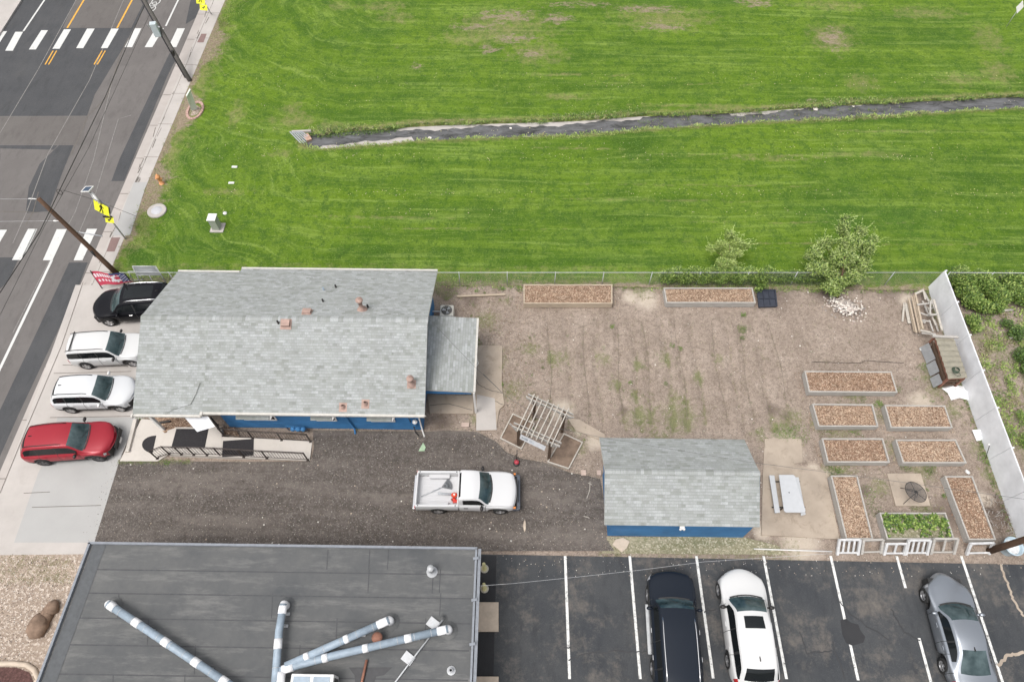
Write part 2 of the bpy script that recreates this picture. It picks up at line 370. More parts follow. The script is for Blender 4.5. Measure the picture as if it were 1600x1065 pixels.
TYRE = plain('tyre rubber', (.02, .02, .02), .8); RIM = plain('alloy rim', (.55, .55, .56), .3, .05, metal=.7); RIMD = plain('dark alloy rim', (.06, .06, .065), .35)
t = NT('car window glass'); GLASS = t.fin((.010, .012, .013), .06, spec=.35); t = NT('windshield glass'); SHIELD = t.fin(t.ramp(t.noise(1.6, 3, t.P(True)), [(.35, (.022, .040, .043)), (.7, (.085, .12, .125))]), .06, spec=.5)
LAMP = NT('clear lamp lens').fin((.55, .56, .58), .1); LRED = NT('red lamp lens').fin((.35, .02, .02), .2); LORG = NT('orange lamp lens').fin((.65, .22, .05), .2)
SEAM = plain('dark shut line', (.02, .02, .02), .6); CHROME = plain('chrome', (.75, .75, .76), .15, .03, metal=.9, bump=0)
# ---------------------------------------------------------------- the ground and the streets
def lerp(a, b, t): return a+(b-a)*t
def pl(pts, x):
    if x <= pts[0][0]: return pts[0][1]
    for (x0, y0), (x1, y1) in zip(pts, pts[1:]):
        if x <= x1: return y0+(y1-y0)*(x-x0)/(x1-x0)
    return pts[-1][1]
def inpoly(x, y, P):
    r = False; j = len(P)-1
    for i in range(len(P)):
        if (P[i][1] > y) != (P[j][1] > y) and x < (P[j][0]-P[i][0])*(y-P[i][1])/(P[j][1]-P[i][1])+P[i][0]: r = not r
        j = i
    return r
struct('ground', MB().add([(-400,-300,-.5),(400,-300,-.5),(400,500,-.5),(-400,500,-.5)], [(0,1,2,3)]), plain('far ground', (.16, .17, .09), .95, obj=False))
# road: the sidewalk line and gutter lines run straight through these photo points
def line_x(p, q):
    A = G(*p); B = G(*q); k = (B.x-A.x)/(B.y-A.y); return lambda y: A.x+k*(y-A.y)
gut_w = line_x((316, 0), (107, 482)); curb = line_x((331, 0), (122, 486)); walk_e = line_x((352, 0), (231, 285))
rd = lambda f, y0, y1, z, d=0: [Vector((f(y)+d, y, z)) for y in (y0, y1)]
YS, YN = -60, 160
struct('road', MB().sheet([(gut_w(YS)-24, YS), (gut_w(YS)+.2, YS), (gut_w(YN)+.2, YN), (gut_w(YN)-24, YN)], -.13), GM['road'])
struct('gutter', MB().add([(gut_w(YS), YS, -.122), (curb(YS), YS, -.10), (curb(YN), YN, -.10), (gut_w(YN), YN, -.122)], [(0,1,2,3)]), GM['gutter'])
struct('kerb', MB().prism([(curb(YS), YS), (curb(YS)+.16, YS), (curb(YN)+.16, YN), (curb(YN), YN)], -.3, .006), GM['walk'])
struct('sidewalk', MB().prism([(curb(YS)+.16, YS), (walk_e(YS), YS), (walk_e(YN), YN), (curb(YN)+.16, YN)], -.3, .012), GM['walk'])
j = MB(); y = 8.0
while y < 60:
    j.strip([(gut_w(y)+.02, y, 0), (curb(y), y, 0)], .03, -.098); j.strip([(curb(y)+.0, y, 0), (walk_e(y), y, 0)], .03, .016); y += 3.05
j.strip([Vector((curb(yy)+.17, yy, .016)) for yy in (YS, YN)], .025); j.strip([Vector((curb(yy)-.02, yy, -.094)) for yy in (YS, YN)], .03)
for k in range(60):
    y0 = random.uniform(9, 55); x0 = curb(y0)+random.uniform(-.02, .3)
    j.strip([(x0, y0, 0), (x0+random.uniform(-.1,.1), y0+random.uniform(.3, .9), 0)], random.uniform(.02, .06), .017)
struct('sidewalk_joint', j, GM['joint'])
struct('far_sidewalk', MB().prism([tuple(G(-40,200))[:2], tuple(G(-8, 64))[:2], tuple(G(33, 0))[:2], tuple(G(75,-90))[:2], tuple(G(-40,-90))[:2], tuple(G(-200,100))[:2]], -.3, 0.0), GM['walk'])
def psheet(mb, pts, z, m=0): mb.sheet([G(x, y, z) for x, y in pts], z, m)
dk = MB()
psheet(dk, [(-120,182),(136,181),(148,148),(194,72),(232,0),(255,-60),(40,-60),(-30,60)], -.126)
psheet(dk, [(92,227),(115,227),(98,268),(76,330),(40,333),(45,292),(62,256)], -.126)
psheet(dk, [(-60,227),(90,227.2),(84,234),(0,232),(0,250),(-60,262)], -.1258)
struct('asphalt_patch', dk, GM['road_dark'])
dk = MB()
psheet(dk, [(265,83),(276,90),(262,118),(207,250),(194,283),(174,283),(187,248),(232,152)], -.126)
psheet(dk, [(298,0),(317,-4),(306,28),(290,38)], -.1255)
psheet(dk, [(108,410),(137,410),(122,450),(107,482),(70,560),(30,645),(0,712),(-60,840),(-60,760),(0,640),(52,530)], -.126)
psheet(dk, [(0,402),(30,402),(12,440),(-20,470)], -.1255)
struct('road_repair_strip', dk, GM['road_dark'])
dk = MB(); psheet(dk, [(118,0),(150,-40),(240,-40),(225,4),(205,44),(98,44)], -.1245); psheet(dk, [(0,183),(136,182),(128,226),(0,226)], -.1245)
struct('road_brown_patch', dk, GM['road_brown'])
sm = MB()
for a in ([(119,0),(60,108),(0,208)], [(193,0),(140,125),(75,240),(42,330),(20,380)], [(205,180),(185,186),(150,300),(120,372)], [(175,128),(146,250),(118,330),(60,440),(20,520)]):
    sm.strip([G(x, y, -.12) for x, y in a], .05, -.1205)
struct('road_seam', sm, plain('pale sealed seam', (.22, .21, .20), .9, .3, 8, obj=False))
sm = MB()
for a in ([(200,60),(190,80),(168,150),(137,182),(112,240)], [(60,300),(52,330),(40,352)], [(0,330),(60,332)]):
    sm.strip([G(x, y, -.12) for x, y in a], .045, -.120)
struct('road_crack', sm, GM['joint'])
wl = MB(); yl = MB(); Z = -.119
def wstrip(mb, a, b, wd): mb.strip([G(*a, Z), G(*b, Z)], wd, Z)
for q in ([(0,49),(11,49),(0,66),(-8,66)], [(24,50),(36,50),(20,79.5),(8,79.5)], [(64.5,47.5),(75,47.5),(56,77.5),(45,77.5)], [(100,46),(111,46),(93,76.5),(82,76.5)],
          [(136,45),(148,45),(130,75.5),(119,75.5)], [(174,45),(185.5,45),(168,75.5),(157.5,75.5)], [(211,44.5),(221,44.5),(206.5,74),(194.5,74)], [(243,44.5),(256,44.5),(238,74),(226,74)],
          [(277,44.5),(289,44.5),(275.5,74),(263,74)],
          [(-3,359),(11,359),(-6,388),(-24,402)], [(43.8,357.5),(57,357.5),(33.7,406),(18.7,406)], [(88.7,358),(104.5,358),(82,406.5),(67,406.5)], [(136,357.5),(151.7,357.5),(128.7,406.7),(115,406.7)]):
    psheet(wl, q, Z)
wstrip(wl, (71,-2), (36.5,49), .13); wstrip(wl, (279.5,-2), (259,41), .13); wstrip(wl, (81,406), (-8,592), .15); wstrip(wl, (57,357.5), (36,401), .10)
wstrip(yl, (133,-3), (105,44), .13); wstrip(yl, (208,-3), (183,44), .13)
for a, b in (((83,79.5),(70.5,101)), ((88.5,79.5),(76,101)), ((159.5,79.5),(147,101)), ((164.5,79.5),(152,101))): wstrip(yl, a, b, .09)
# bicycle symbol in the bike lane
C0 = G(240, 8, Z); dn = (G(300, -60, Z)-G(200, 160, Z)).normalized(); dn = Vector((walk_e(50)-walk_e(20), 30, 0)).normalized(); de = Vector((dn.y, -dn.x, 0))
bp = lambda u, v: C0+de*u+dn*v
for cu, cv in ((.30,-.55), (-.15, .1)):
    pass
for cy in (-.45, .45):
    wl.strip([bp(.42*math.cos(a*math.pi/9)*.75+(cy*.1), cy+.38*math.sin(a*math.pi/9)) for a in range(19)], .07, Z)
for seg in ([(-.05,-.45),(.25,0),(.05,.45)], [(-.3,-.1),(.25,0)], [(-.3,.25),(.1,.4)], [(-.3,.25),(-.3,-.1),(-.05,-.45)]): wl.strip([bp(*s_) for s_ in seg], .06, Z)
struct('road_marking', wl, GM['line_white']); struct('yellow_road_marking', yl, GM['line_yellow'])
# tactile ramps
tl = MB()
for q in ([(314.5,53),(323,53),(318,66.5),(308,66.5)], [(174,371),(188,371),(179,393),(166,393)]): tl.sheet([G(x, y, .02) for x, y in q], .02)
struct('tactile_paving', tl, plain('tactile paving', (.22, .15, .14), .9, .15, 20, obj=False))
nw = MB(); nw.sheet([G(x, y, .018) for x, y in [(209,285),(230,284.5),(203,368),(176,368)]], .018); struct('new_sidewalk_slab', nw, GM['new_concrete'])

# concrete forecourt, gravel drive, lots
fc = MB(); poly = [(118,445),(262,445),(300,520),(260,640),(216,655),(185,720),(147,848),(140,872),(-34,866)]
fc.prism([G(x, y, .02) for x, y in poly], -.3, .02); struct('concrete_forecourt', fc, GM['walk'])
nf = MB(); nf.sheet([G(x, y, .026) for x, y in [(214,652),(186.5,720),(147.5,847),(22,847),(60,738),(78,704),(90,651)]], .026); struct('new_concrete_slab', nf, GM['new_concrete'])
fj = MB()
for a in ([(84,583),(205,580)], [(78,652),(205,650)], [(50,792),(158,789)], [(98,570),(200,572)], [(37,770),(78,768)], [(130,440),(96,540),(40,672),(0,770)]): fj.strip([G(x, y, .03) for x, y in a], .03, .031)
struct('forecourt_joint', fj, GM['joint'])
# garden and yard soil as one fine grid
YB = G(800, 871).y; YT = G(800, 446).y; XL, XR = G(180, 650).x-2, G(1600, 700).x+16
NX, NY = 420, 96
furX = [G(862+k*25.5+random.uniform(-5, 5), 580).x for k in range(15)]
weed_px = [(700,462,26),(760,500,45),(770,560,50),(830,545,30),(870,560,30),(945,560,22),(960,600,20),(1000,570,18),(990,620,18),(1040,560,22),(1060,620,16),(1090,590,18),(1125,560,14),(1160,512,10),(1240,650,30),(1225,672,40),(1275,662,22),
           (1330,612,40),(1310,674,40),(1380,650,26),(1300,732,30),(1400,700,30),(1440,735,40),(1320,732,30),(1375,760,30),(1480,700,20),(1530,700,30),(1440,790,30),(1460,560,30),(1450,590,24),(1490,640,30),(1545,740,26),(1060,650,60),(1000,650,40),(820,660,20),
           (730,620,30),(745,655,25),(905,700,26),(900,668,20),(1190,680,20),(690,455,20),(790,470,14),(1000,450,40),(1460,610,30),(800,610,40),(1030,690,40)]
dark_px = [(1480,800,35),(1540,790,40),(1565,800,30),(1210,640,14),(975,640,12),(1320,480,30),(1290,455,40),(1200,455,60),(1420,455,50),(735,470,20),(1390,450,40),(1140,838,40),(1170,850,30),(1350,765,14),(690,660,25),(1230,650,12),(700,452,30),(1220,700,25),(1240,780,30),(1245,830,20)]
pale_px = [(1010,468,30),(985,465,20),(1240,800,16),(1275,780,22),(1265,820,28),(1230,700,35),(1290,740,14),(1190,830,18),(1500,760,20),(1440,630,30),(1540,780,18),(1250,850,40),(1270,730,12),(930,690,20),(905,675,10),(1290,800,16),(1420,470,24),(880,640,26)]
def field(lst): return [(G(x, y).x, G(x, y).y, r*.0325) for x, y, r in lst]
WF, DF, PF = field(weed_px), field(dark_px), field(pale_px)
def dens(F, x, y, ky=1.0):
    v = 0
    for cx, cy, r in F:
        d = ((x-cx)**2+((y-cy)*ky)**2)/(r*r)
        if d < 4: v = max(v, math.exp(-d*1.1))
    return v
fen_base = lambda yy: lerp(G(1590, 850).x, G(1450, 452).x, (yy-G(1590,850).y)/(G(1450,452).y-G(1590,850).y))
sg = MB(); cov = []
for i in range(NX+1):
    for jx in range(NY+1):
        y = lerp(YB, YT, jx/NY); x = lerp(walk_e(y)-.3, XR, i/NX); z = -.025+ random.uniform(-.020, .020)+.018*math.sin(x*1.9+2*math.sin(y*.8))*math.sin(y*2.3); fr = 0
        if G(850, 500).x < x < G(1210, 560).x and G(800, 672).y < y < G(800, 492).y:
            d = min(abs(x-fx-.08*math.sin(y*1.1+fx)) for fx in furX); fr = math.exp(-(d/.13)**2); z -= .07*fr-.03*math.exp(-((d-.34)/.16)**2)
        out = x > fen_base(y)+.1
        wv = dens(WF, x, y)*.75+fr*.34*(random.random() < .7); dv = dens(DF, x, y)*.9+fr*.38*(.6+.4*math.sin(y*1.7+x)); pv = dens(PF, x, y)
        if out: wv = max(wv, .45+.25*math.sin(x*1.3+y)); dv = max(dv, .3)
        if y < G(800, 835).y and x > G(930, 840).x and x < G(1250, 850).x: wv = .6
        sg.v.append(Vector((x, y, .0+z))); cov.append((wv, dv, pv))
for i in range(NX):
    for jx in range(NY):
        a = i*(NY+1)+jx; sg.f.append([a, a+NY+1, a+NY+2, a+1]); sg.m.append(0); sg.uv.append(None); sg.sm.append(True)
o = struct('garden_soil', sg, GM['soil']); attr(o, 'cover', cov)
gv = MB(); poly = [(186,721),(262,720),(380,721),(486,720),(490,700),(489,672),(665,674),(700,672),(745,674),(776,690),(790,705),(815,716),(850,722),(890,738),(915,742),(938,748),(944,790),(948,842),(960,860),(140,862),(147,848)]
gv.sheet([G(x, y, .03) for x, y in poly], .03); struct('gravel_drive', gv, GM['gravel'])
mx = MB(); mx.sheet([G(x, y, .024) for x, y in [(948,838),(1160,838),(1215,852),(1230,866),(940,864)]], .024); struct('weedy_gravel_strip', mx, GM['mixed'])
pg = MB(); pg.sheet([G(x, y, .028) for x, y in [(-30,867),(145,865),(142,900),(60,1120),(-300,1120)]], .028); struct('landscape_gravel', pg, GM['pink_gravel'])
yl_ = G(800, 866).y
al = MB(); al.sheet([(G(745,900).x-.3, YS, 0), (60, YS, 0), (60, yl_-.3, 0), (G(745,866).x-.3, yl_, 0)], .012); struct('parking_lot', al, GM['lot'])
dr = MB(); dr.sheet([(G(770,900).x, YS), (G(775,900).x, YS), (G(775,900).x+.0, yl_-.05), (G(745,866).x-.2, yl_-.05), (G(745,866).x-.2, YS)], .018)
struct('black_asphalt_strip', dr, GM['tar'])
ll = MB()
for a, b in (((883,868),(890,1060)), ((984,868),(1000.5,1060)), ((1088,868),(1114.5,1059)), ((1193,868),(1229,1060)), ((1298,868),(1341,1062)), ((1401,868),(1415,918)), ((1436,996),(1455,1066)), ((1502,868),(1570,1075)), ((1605,868),(1700,1075))):
    ll.strip([G(*a, .016), G(*b, .016)], .115, .0165)
struct('stall_line', ll, GM['line_lot'])
tc = MB()
def wig(pts, n=7, amp=.05):
    out = []
    for p, q in zip(pts, pts[1:]):
        for k in range(n): out.append(Vector(p).lerp(Vector(q), k/n)+Vector((random.uniform(-amp, amp), random.uniform(-amp, amp), 0)))
    return out+[Vector(pts[-1])]
for a in ([(890,1030),(920,1020),(955,1016),(1000,1018),(1020,1016)], [(880,1012),(892,1012)], [(1392,950),(1410,985),(1438,1000)], [(1300,925),(1330,960),(1390,1000)], [(1250,985),(1262,1020),(1300,1015)], [(1100,955),(1118,951)], [(1300,1000),(1320,1060)]):
    tc.strip(wig(GV(a, .016)), .05, .0172)
struct('tar_crack', tc, plain('black crack sealer', (.028, .028, .03), .6, .2, obj=False))
oc = MB()
oc.sheet([G(x, y, .0168) for x, y in [(1313,968),(1322,966),(1330,972),(1341,975),(1345,985),(1352,994),(1349,1003),(1332,1008),(1322,1004),(1316,990)]], .0170)
struct('oil_stain', oc, GM['tar'])
cr = MB()
cr.strip(wig(GV([(1563,882),(1575,910),(1582,935),(1600,962)], .017)), .10, .0174); cr.strip(wig(GV([(1560,1040),(1575,1022),(1600,1018)], .017)), .12, .0174)
struct('dusty_crack', cr, GM['pad'])
pd = MB()
def ppoly(mb, pts, z0, z1): mb.prism([G(x, y, z1) for x, y in pts], z0, z1)
ppoly(pd, [(745,539),(785,540),(784,600),(788,632),(780,640),(775,672),(745,672),(742,620),(741,560)], -.1, .045)
ppoly(pd, [(668,616),(740,617),(740,646),(672,645)], -.1, .04)
ppoly(pd, [(1195,685),(1252,685),(1254,722),(1240,724),(1290,737),(1312,842),(1190,835),(1192,740)], -.1, .032)
ppoly(pd, [(886,652),(905,655),(945,678),(945,690),(900,672)], -.1, .03)
struct('concrete_patio', pd, GM['pad'])
pj = MB()
for a in ([(742,590),(747,600),(762,608),(785,614)], [(745,618),(760,621),(786,632)], [(756,584),(783,612)], [(672,633),(700,631),(738,640)]): pj.strip(wig(GV(a, .05), 5, .03), .035, .0475)
struct('patio_crack', pj, GM['joint'])
n2 = MB(); ppoly(n2, [(745,616),(773,622),(776,671),(744,672)], -.05, .055); struct('concrete_stoop', n2, GM['walk'])

# grass field with the sunken concrete creek
cN = [(488,205),(520,203),(560,200),(600,197),(640,193),(700,190),(800,187),(900,184),(1000,176.5),(1100,175),(1200,168),(1300,161),(1400,156.5),(1500,151),(1600,147),(1720,140)]
cS = [(488,233),(520,231),(600,226),(640,222),(700,219),(800,215),(900,211),(1000,203),(1100,198),(1200,191.5),(1300,186),(1400,180),(1500,175),(1600,170),(1720,166)]
NW = [(G(x, y, .0).x, G(x, y, .0).y) for x, y in cN]; SW = [(G(x, y, .0).x, G(x, y, .0).y) for x, y in cS]
xc0 = G(462, 216).x
def ynorth(x):
    t = min(1, max(0, (x-xc0)/(NW[0][0]-xc0))); c = G(470, 218).y
    return lerp(c, pl(NW, x), t) if x > xc0 else c
def ysouth(x):
    t = min(1, max(0, (x-xc0)/(SW[0][0]-xc0))); c = G(470, 218).y-.03
    return lerp(c, pl(SW, x), t) if x > xc0 else c
dry = field([(470,640/4+45,30)])
bare_px = [(790,25,70,14),(740,42,60,8),(830,85,40,8),(1035,42,60,10),(1010,15,80,10),(1300,62,34,22),(1180,5,50,10),(765,78,26,10),(652,104,14,8),(620,72,8,5),(1268,157,14,4),(870,30,40,12),(900,8,80,8),(800,60,50,10)]
dry_px = [(1300,381,500,3),(900,232,120,3),(1100,290,260,3),(700,357,250,2.5),(1250,348,300,2.5),(1200,243,300,3),(900,118,200,2.5),(1050,131,250,2.5),(1400,205,200,3),(1000,313,300,3),(600,340,160,4),(350,300,60,8),(790,45,120,40),(1040,30,120,26),(1300,60,55,34),(1545,60,36,30),(1560,115,40,30),(840,85,70,26),(1345,130,40,18),(880,150,60,10),(460,190,60,20),(520,196,60,8),(640,195,80,6),(500,232,60,6),(1100,166,200,4),(460,170,30,14),(740,60,90,20),(1500,125,60,14),(370,180,20,30),(1350,240,90,5),(1200,250,90,5),(440,240,30,10),(1440,20,90,14),(530,10,30,12),(620,30,50,12),(600,12,60,12),(1300,10,90,12)]
def field2(l):
    out = []
    for x, y, rx, ry in l:
        c = G(x, y); out.append((c.x, c.y, (G(x+rx, y)-c).length, (G(x, y-ry)-c).length))
    return out
BF, DF2 = field2(bare_px), field2(dry_px)
def dens2(F, x, y):
    v = 0
    for cx, cy, rx, ry in F:
        d = ((x-cx)/rx)**2+((y-cy)/ry)**2
        if d < 5: v = max(v, math.exp(-d*.9))
    return v
gr = MB(); cov = []; mow = []; NU = 330
MC = G(610, -10); MC2 = G(560, 200)
ys0 = G(800, 447).y
vs_ = [('s', k/60) for k in range(61)]+[('b', .5), ('b', 1.0)]+[('n', k/110) for k in range(111)]
DEP = -.18
for i in range(NU+1):
    for kind, t_ in vs_:
        u = (i/NU)
        yy0 = 0
        for it in range(3):
            # columns fan from the sidewalk edge (west) to far east
            pass
        base_x = lerp(-34.0, 62.0, u)
        def cx(y_): 
            le = walk_e(y_); return lerp(le, 62.0, u)
        xm = cx(34.0)
        yn, ysx = ynorth(xm), ysouth(xm)
        if kind == 's': y_ = lerp(ys0, ysx-.25, t_) if t_ < 1 else ysx-.02
        elif kind == 'b': y_ = lerp(ysx, yn, .12 if t_ < 1 else .9)
        else: y_ = yn+.05 if t_ == 0 else lerp(yn+.3, 110, t_**1.35)
        x_ = cx(y_); dep = 1 if xm > xc0+.1 else 0
        edge = min(1, (x_-walk_e(y_))/.3) if x_-walk_e(y_) < .3 else 1
        z_ = .03+random.uniform(-.012, .012)+.05*math.sin(x_*.35)*math.sin(y_*.3) if edge >= 1 else .0
        if kind == 'b': z_ = lerp(z_, DEP-.02, dep)
        dr_ = dens2(DF2, x_, y_)*.68; br_ = dens2(BF, x_, y_)*.60
        we = x_-walk_e(y_)
        yy = y_
        if G(300, 30).y > y_ > G(240, 390).y: br_ = max(br_, math.exp(-(we/(1.0+.6*math.sin(y_*.9)+.3*math.sin(y_*2.7)))**2)*.9); dr_ = max(dr_, math.exp(-(we/2.4)**2)*.7)
        else: br_ = max(br_, math.exp(-(we/.35)**2)*.6); dr_ = max(dr_, math.exp(-(we/1.2)**2)*.6)
        if xm > xc0: 
            dc = min(abs(y_-yn), abs(y_-ysx)); dr_ = max(dr_, math.exp(-(dc/.4)**2)*.75); br_ = max(br_, .35*math.exp(-(dc/.25)**2))
        if y_ < ys0+1.5: br_ = max(br_, .68*math.exp(-((y_-ys0)/.5)**2)); dr_ = max(dr_, .58-.1*(y_-ys0))
        cc2 = MC if y_ > yn-.5 else MC2
        dx_ = cc2.x-x_; dy_ = cc2.y-y_; ss = -dy_ if dx_ < 0 else (-math.hypot(dx_*.9, dy_) if dy_ > 0 else -dx_*.9)
        al_ = x_ if dx_ < 0 else (cc2.x-math.atan2(dx_, max(.01, dy_))*12)
        if dx_ > 0: ss += min(1, dx_/4)*1.6*mnoise.noise(Vector((x_*.22, y_*.22, 3)))+min(1, dx_/4)*.5*mnoise.noise(Vector((x_*.8, y_*.8, 9)))
        mow.append(((ss+200)/100, (al_+100)/100, 0))
        gr.v.append(Vector((x_, y_, z_))); cov.append((dr_, br_, 0))
NV = len(vs_)
for i in range(NU):
    for jx in range(NV-1):
        if vs_[jx] == ('b', .5): 
            xm = lerp(walk_e(34.0), 62, i/NU)
            if xm > xc0+.4: continue
        a = i*NV+jx; gr.f.append([a, a+NV, a+NV+1, a+1]); gr.m.append(0); gr.uv.append(None); gr.sm.append(True)
o = struct('grass_field', gr, GM['grass']); attr(o, 'cover', cov); attr(o, 'mow', mow)
cb = MB(); xs = [lerp(xc0+.25, 60, (k/140)) for k in range(141)]
cb.add([p for x in xs for p in ((x, ysouth(x)-.05, DEP), (x, ynorth(x)+.05, DEP))], [(2*k, 2*k+2, 2*k+3, 2*k+1) for k in range(140)])
struct('creek_bed', cb, GM['walk'])
wa = MB(); rg = random.Random(3)
def wn(x):
    p = G(0,0)
    return ynorth(x)-(.16+.12*math.sin(x*.9)+.07*math.sin(x*3.1)+.05*math.sin(x*7.7)+(.30 if G(600,200).x < x < G(1000,180).x else .16 if G(1140,180).x < x < G(1260,172).x else -.12))
def wsx(x): return ysouth(x)+(.12+.10*math.sin(x*.7+1)+.06*math.sin(x*2.3)+.05*math.sin(x*6.1)+(.42 if G(505,215).x < x < G(645,215).x else 0))
xs = [lerp(xc0+.3, 60, (k/300)) for k in range(301)]
wa.add([p for x in xs for p in ((x, wsx(x), DEP+.03), (x, wn(x), DEP+.03))], [(2*k, 2*k+2, 2*k+3, 2*k+1) for k in range(300)])
t = NT('shallow dark water'); c = t.ramp(t.noise(1.3, 8, t.P(scale=(.5, 1.5, 1)), .75, .5), [(.35, (.035, .035, .032)), (.5, (.10, .10, .10)), (.62, (.14, .14, .145)), (.72, (.06, .07, .035))])
t.fin(c, .12, t.noise(7, 4), .15, .02); struct('creek_water', wa, t.mat)

# loose stuff: tufts, weeds, pebbles, leaves
def tufts(mb, c, r, n, h, seed, m=0, spread=None):
    rg = random.Random(seed)
    for k in range(n):
        a = rg.uniform(0, 6.28); d = r*math.sqrt(rg.random()); p = Vector((c[0]+d*math.cos(a), c[1]+d*math.sin(a)*(spread or 1), c[2]))
        ph = rg.uniform(0, 6.28); L = h*rg.uniform(.5, 1.2); w_ = L*rg.uniform(.25, .4); dr_ = Vector((math.cos(ph), math.sin(ph), rg.uniform(.25, 1.1))).normalized()
        sd_ = Vector((-math.sin(ph), math.cos(ph), 0))*w_*.5
        mb.add([p, p+dr_*L*.5+sd_, p+dr_*L, p+dr_*L*.5-sd_], [(0,1,2,3)], m)
wm = MB(); rg = random.Random(11)
for k, (x, y, r) in enumerate(weed_px):
    c = G(x, y)
    for q in range(int(3+r*.35)):
        a = rg.uniform(0, 6.28); d = r*.032*math.sqrt(rg.random())
        tufts(wm, (c.x+d*math.cos(a), c.y+d*math.sin(a), .0), rg.uniform(.05, .22), rg.randint(4, 18), rg.uniform(.04, .09), rg.random(), rg.choice([0, 3, 3, 2, 2]))
for x, y, r, n in ((1162,492,.16,90),(1160,515,.28,160),(1160,528,.14,80),(1063,545,.14,60),(956,510,.14,70),(786,452,.14,80),(745,455,.12,60),(812,452,.2,100),(757,458,.1,40),(1445,575,.3,140),(1462,600,.3,160),(1372,632,.25,160),(1335,672,.3,150),(1290,672,.3,120),
                   (1300,732,.35,160),(1452,733,.3,200),(1415,730,.25,120),(1535,715,.3,160),(1250,678,.5,260),(1225,676,.5,260),(1310,735,.2,90),(1560,745,.12,60),(1476,775,.12,60),(1355,770,.4,120),(1365,795,.4,120),(1340,620,.4,120),(1405,610,.2,60),
                   (228,650,.3,60),(218,652,.15,60),(252,668,.2,50),(262,724,.16,60),(560,674,.2,30),(700,462,.3,70),(680,455,.3,90),(745,537,.3,90),(780,545,.15,60),(782,575,.12,50),(784,600,.12,50),(752,640,.2,60),(1298,805,.12,20),(1425,790,.2,70),(1440,760,.2,60),(1050,540,.15,60),(1040,600,.1,40),(985,598,.12,50),(905,455,.15,40)):
    c = G(x, y); tufts(wm, (c.x, c.y, .01), r, int(n*.8), .085, x*y, rg.choice([0, 3]))
for fx in furX:
    yy = G(800, 655).y
    while yy < G(800, 505).y:
        tufts(wm, (fx+.08*math.sin(yy*1.1+fx)+rg.gauss(0, .04), yy, -.03), rg.uniform(.03, .10), rg.randint(3, 15), rg.uniform(.03, .06), rg.random(), rg.choice([3, 2, 2]))
        yy += rg.choice([rg.uniform(.05, .2), rg.uniform(.05, .2), rg.uniform(.2, .7)])
for k in range(1500):
    x = rg.uniform(680, 1440); y = rg.uniform(450, 690); c = G(x, y)
    if 660 < y and x > 935: continue
    tufts(wm, (c.x, c.y, 0), .06, rg.randint(2, 8), rg.uniform(.03, .06), rg.random(), rg.choice([3, 2, 2]))
for k in range(260):   # beyond the white fence
    c = G(rg.uniform(1530, 1640), rg.uniform(470, 700))
    if c.x > fen_base(c.y)+.4: tufts(wm, (c.x, c.y, 0), .3, rg.randint(20, 60), .14, rg.random(), rg.choice([0, 1, 2]))
for k in range(300):
    c = G(rg.uniform(0, 115), rg.uniform(868, 912)); tufts(wm, (c.x, c.y, .02), .1, rg.randint(3, 14), .06, rg.random(), 2)
for k in range(200):
    c = G(rg.uniform(186, 300), rg.uniform(718, 724)); tufts(wm, (c.x, c.y, .02), .1, rg.randint(3, 12), .06, rg.random(), rg.choice([0, 2]))
for k in range(420):
    y_ = rg.uniform(G(1590,850).y, G(1450,452).y); tufts(wm, (fen_base(y_)-abs(rg.gauss(0, .12)), y_, 0), .08, rg.randint(2, 9), .08, rg.random(), rg.choice([0, 3, 2]))
tag(wm.build('weeds', [L_MID, L_PALE, L_DRY, L_WEED]), 'scattered low green weeds growing on the bare yard soil', 'weeds', kind='stuff')
gt = MB()
for k in range(5200):   # ragged creek banks
    x = rg.uniform(xc0, 42); s_ = rg.random() < .62
    y = (ynorth(x)+rg.uniform(-.22-.12*math.sin(x*1.3), .40)) if s_ else (ysouth(x)-rg.uniform(-.16-.1*math.sin(x*1.7), .25)); tufts(gt, (x, y, -.05), .14, 8, .15, rg.random(), rg.choice([0, 0, 1, 2, 3] if s_ else [0, 1, 1, 2]))
for k in range(260):
    x = rg.uniform(G(490,210).x, G(620,210).x); tufts(gt, (x, ynorth(x)-rg.uniform(0, .5), -.2), .16, 12, .16, rg.random(), rg.choice([0, 3]))
for k in range(200):
    x = rg.uniform(G(1000,185).x, G(1420,170).x); tufts(gt, (x, lerp(ysouth(x), ynorth(x), rg.random()), DEP+.03), .2, 6, .12, rg.random(), rg.choice([0, 2, 3]))
for k in range(2200):   # long grass along the chain link fence and the drive edge of the field
    x = rg.uniform(G(205,447).x, G(1600,447).x); tufts(gt, (x, ys0+rg.uniform(-.12, .5), .0), .2, 7, .11, rg.random(), rg.choice([0, 0, 1, 2]))
for k in range(900):
    y = rg.uniform(G(210,395).y, 52); tufts(gt, (walk_e(y)+abs(rg.gauss(.3, .8))+.05, y, .02), .15, 7, .08, rg.random(), rg.choice([0, 1, 2]))
for k in range(5200):  # coarse clumps over the meadow
    x = rg.uniform(-26, 44); y = ys0+(52-ys0)*rg.random()
    if x < walk_e(y)+.4 or (ysouth(x)-.3 < y < ynorth(x)+.3 and x > xc0): continue
    tufts(gt, (x, y, .03), .3, 4, .07, rg.random(), rg.choice([0, 0, 1, 1, 3]))
tag(gt.build('long_grass', [L_MID, L_PALE, L_DRY, L_DARK]), 'ragged longer grass clumps along the creek banks and in the lawn', 'grass', kind='stuff')
pb = MB()
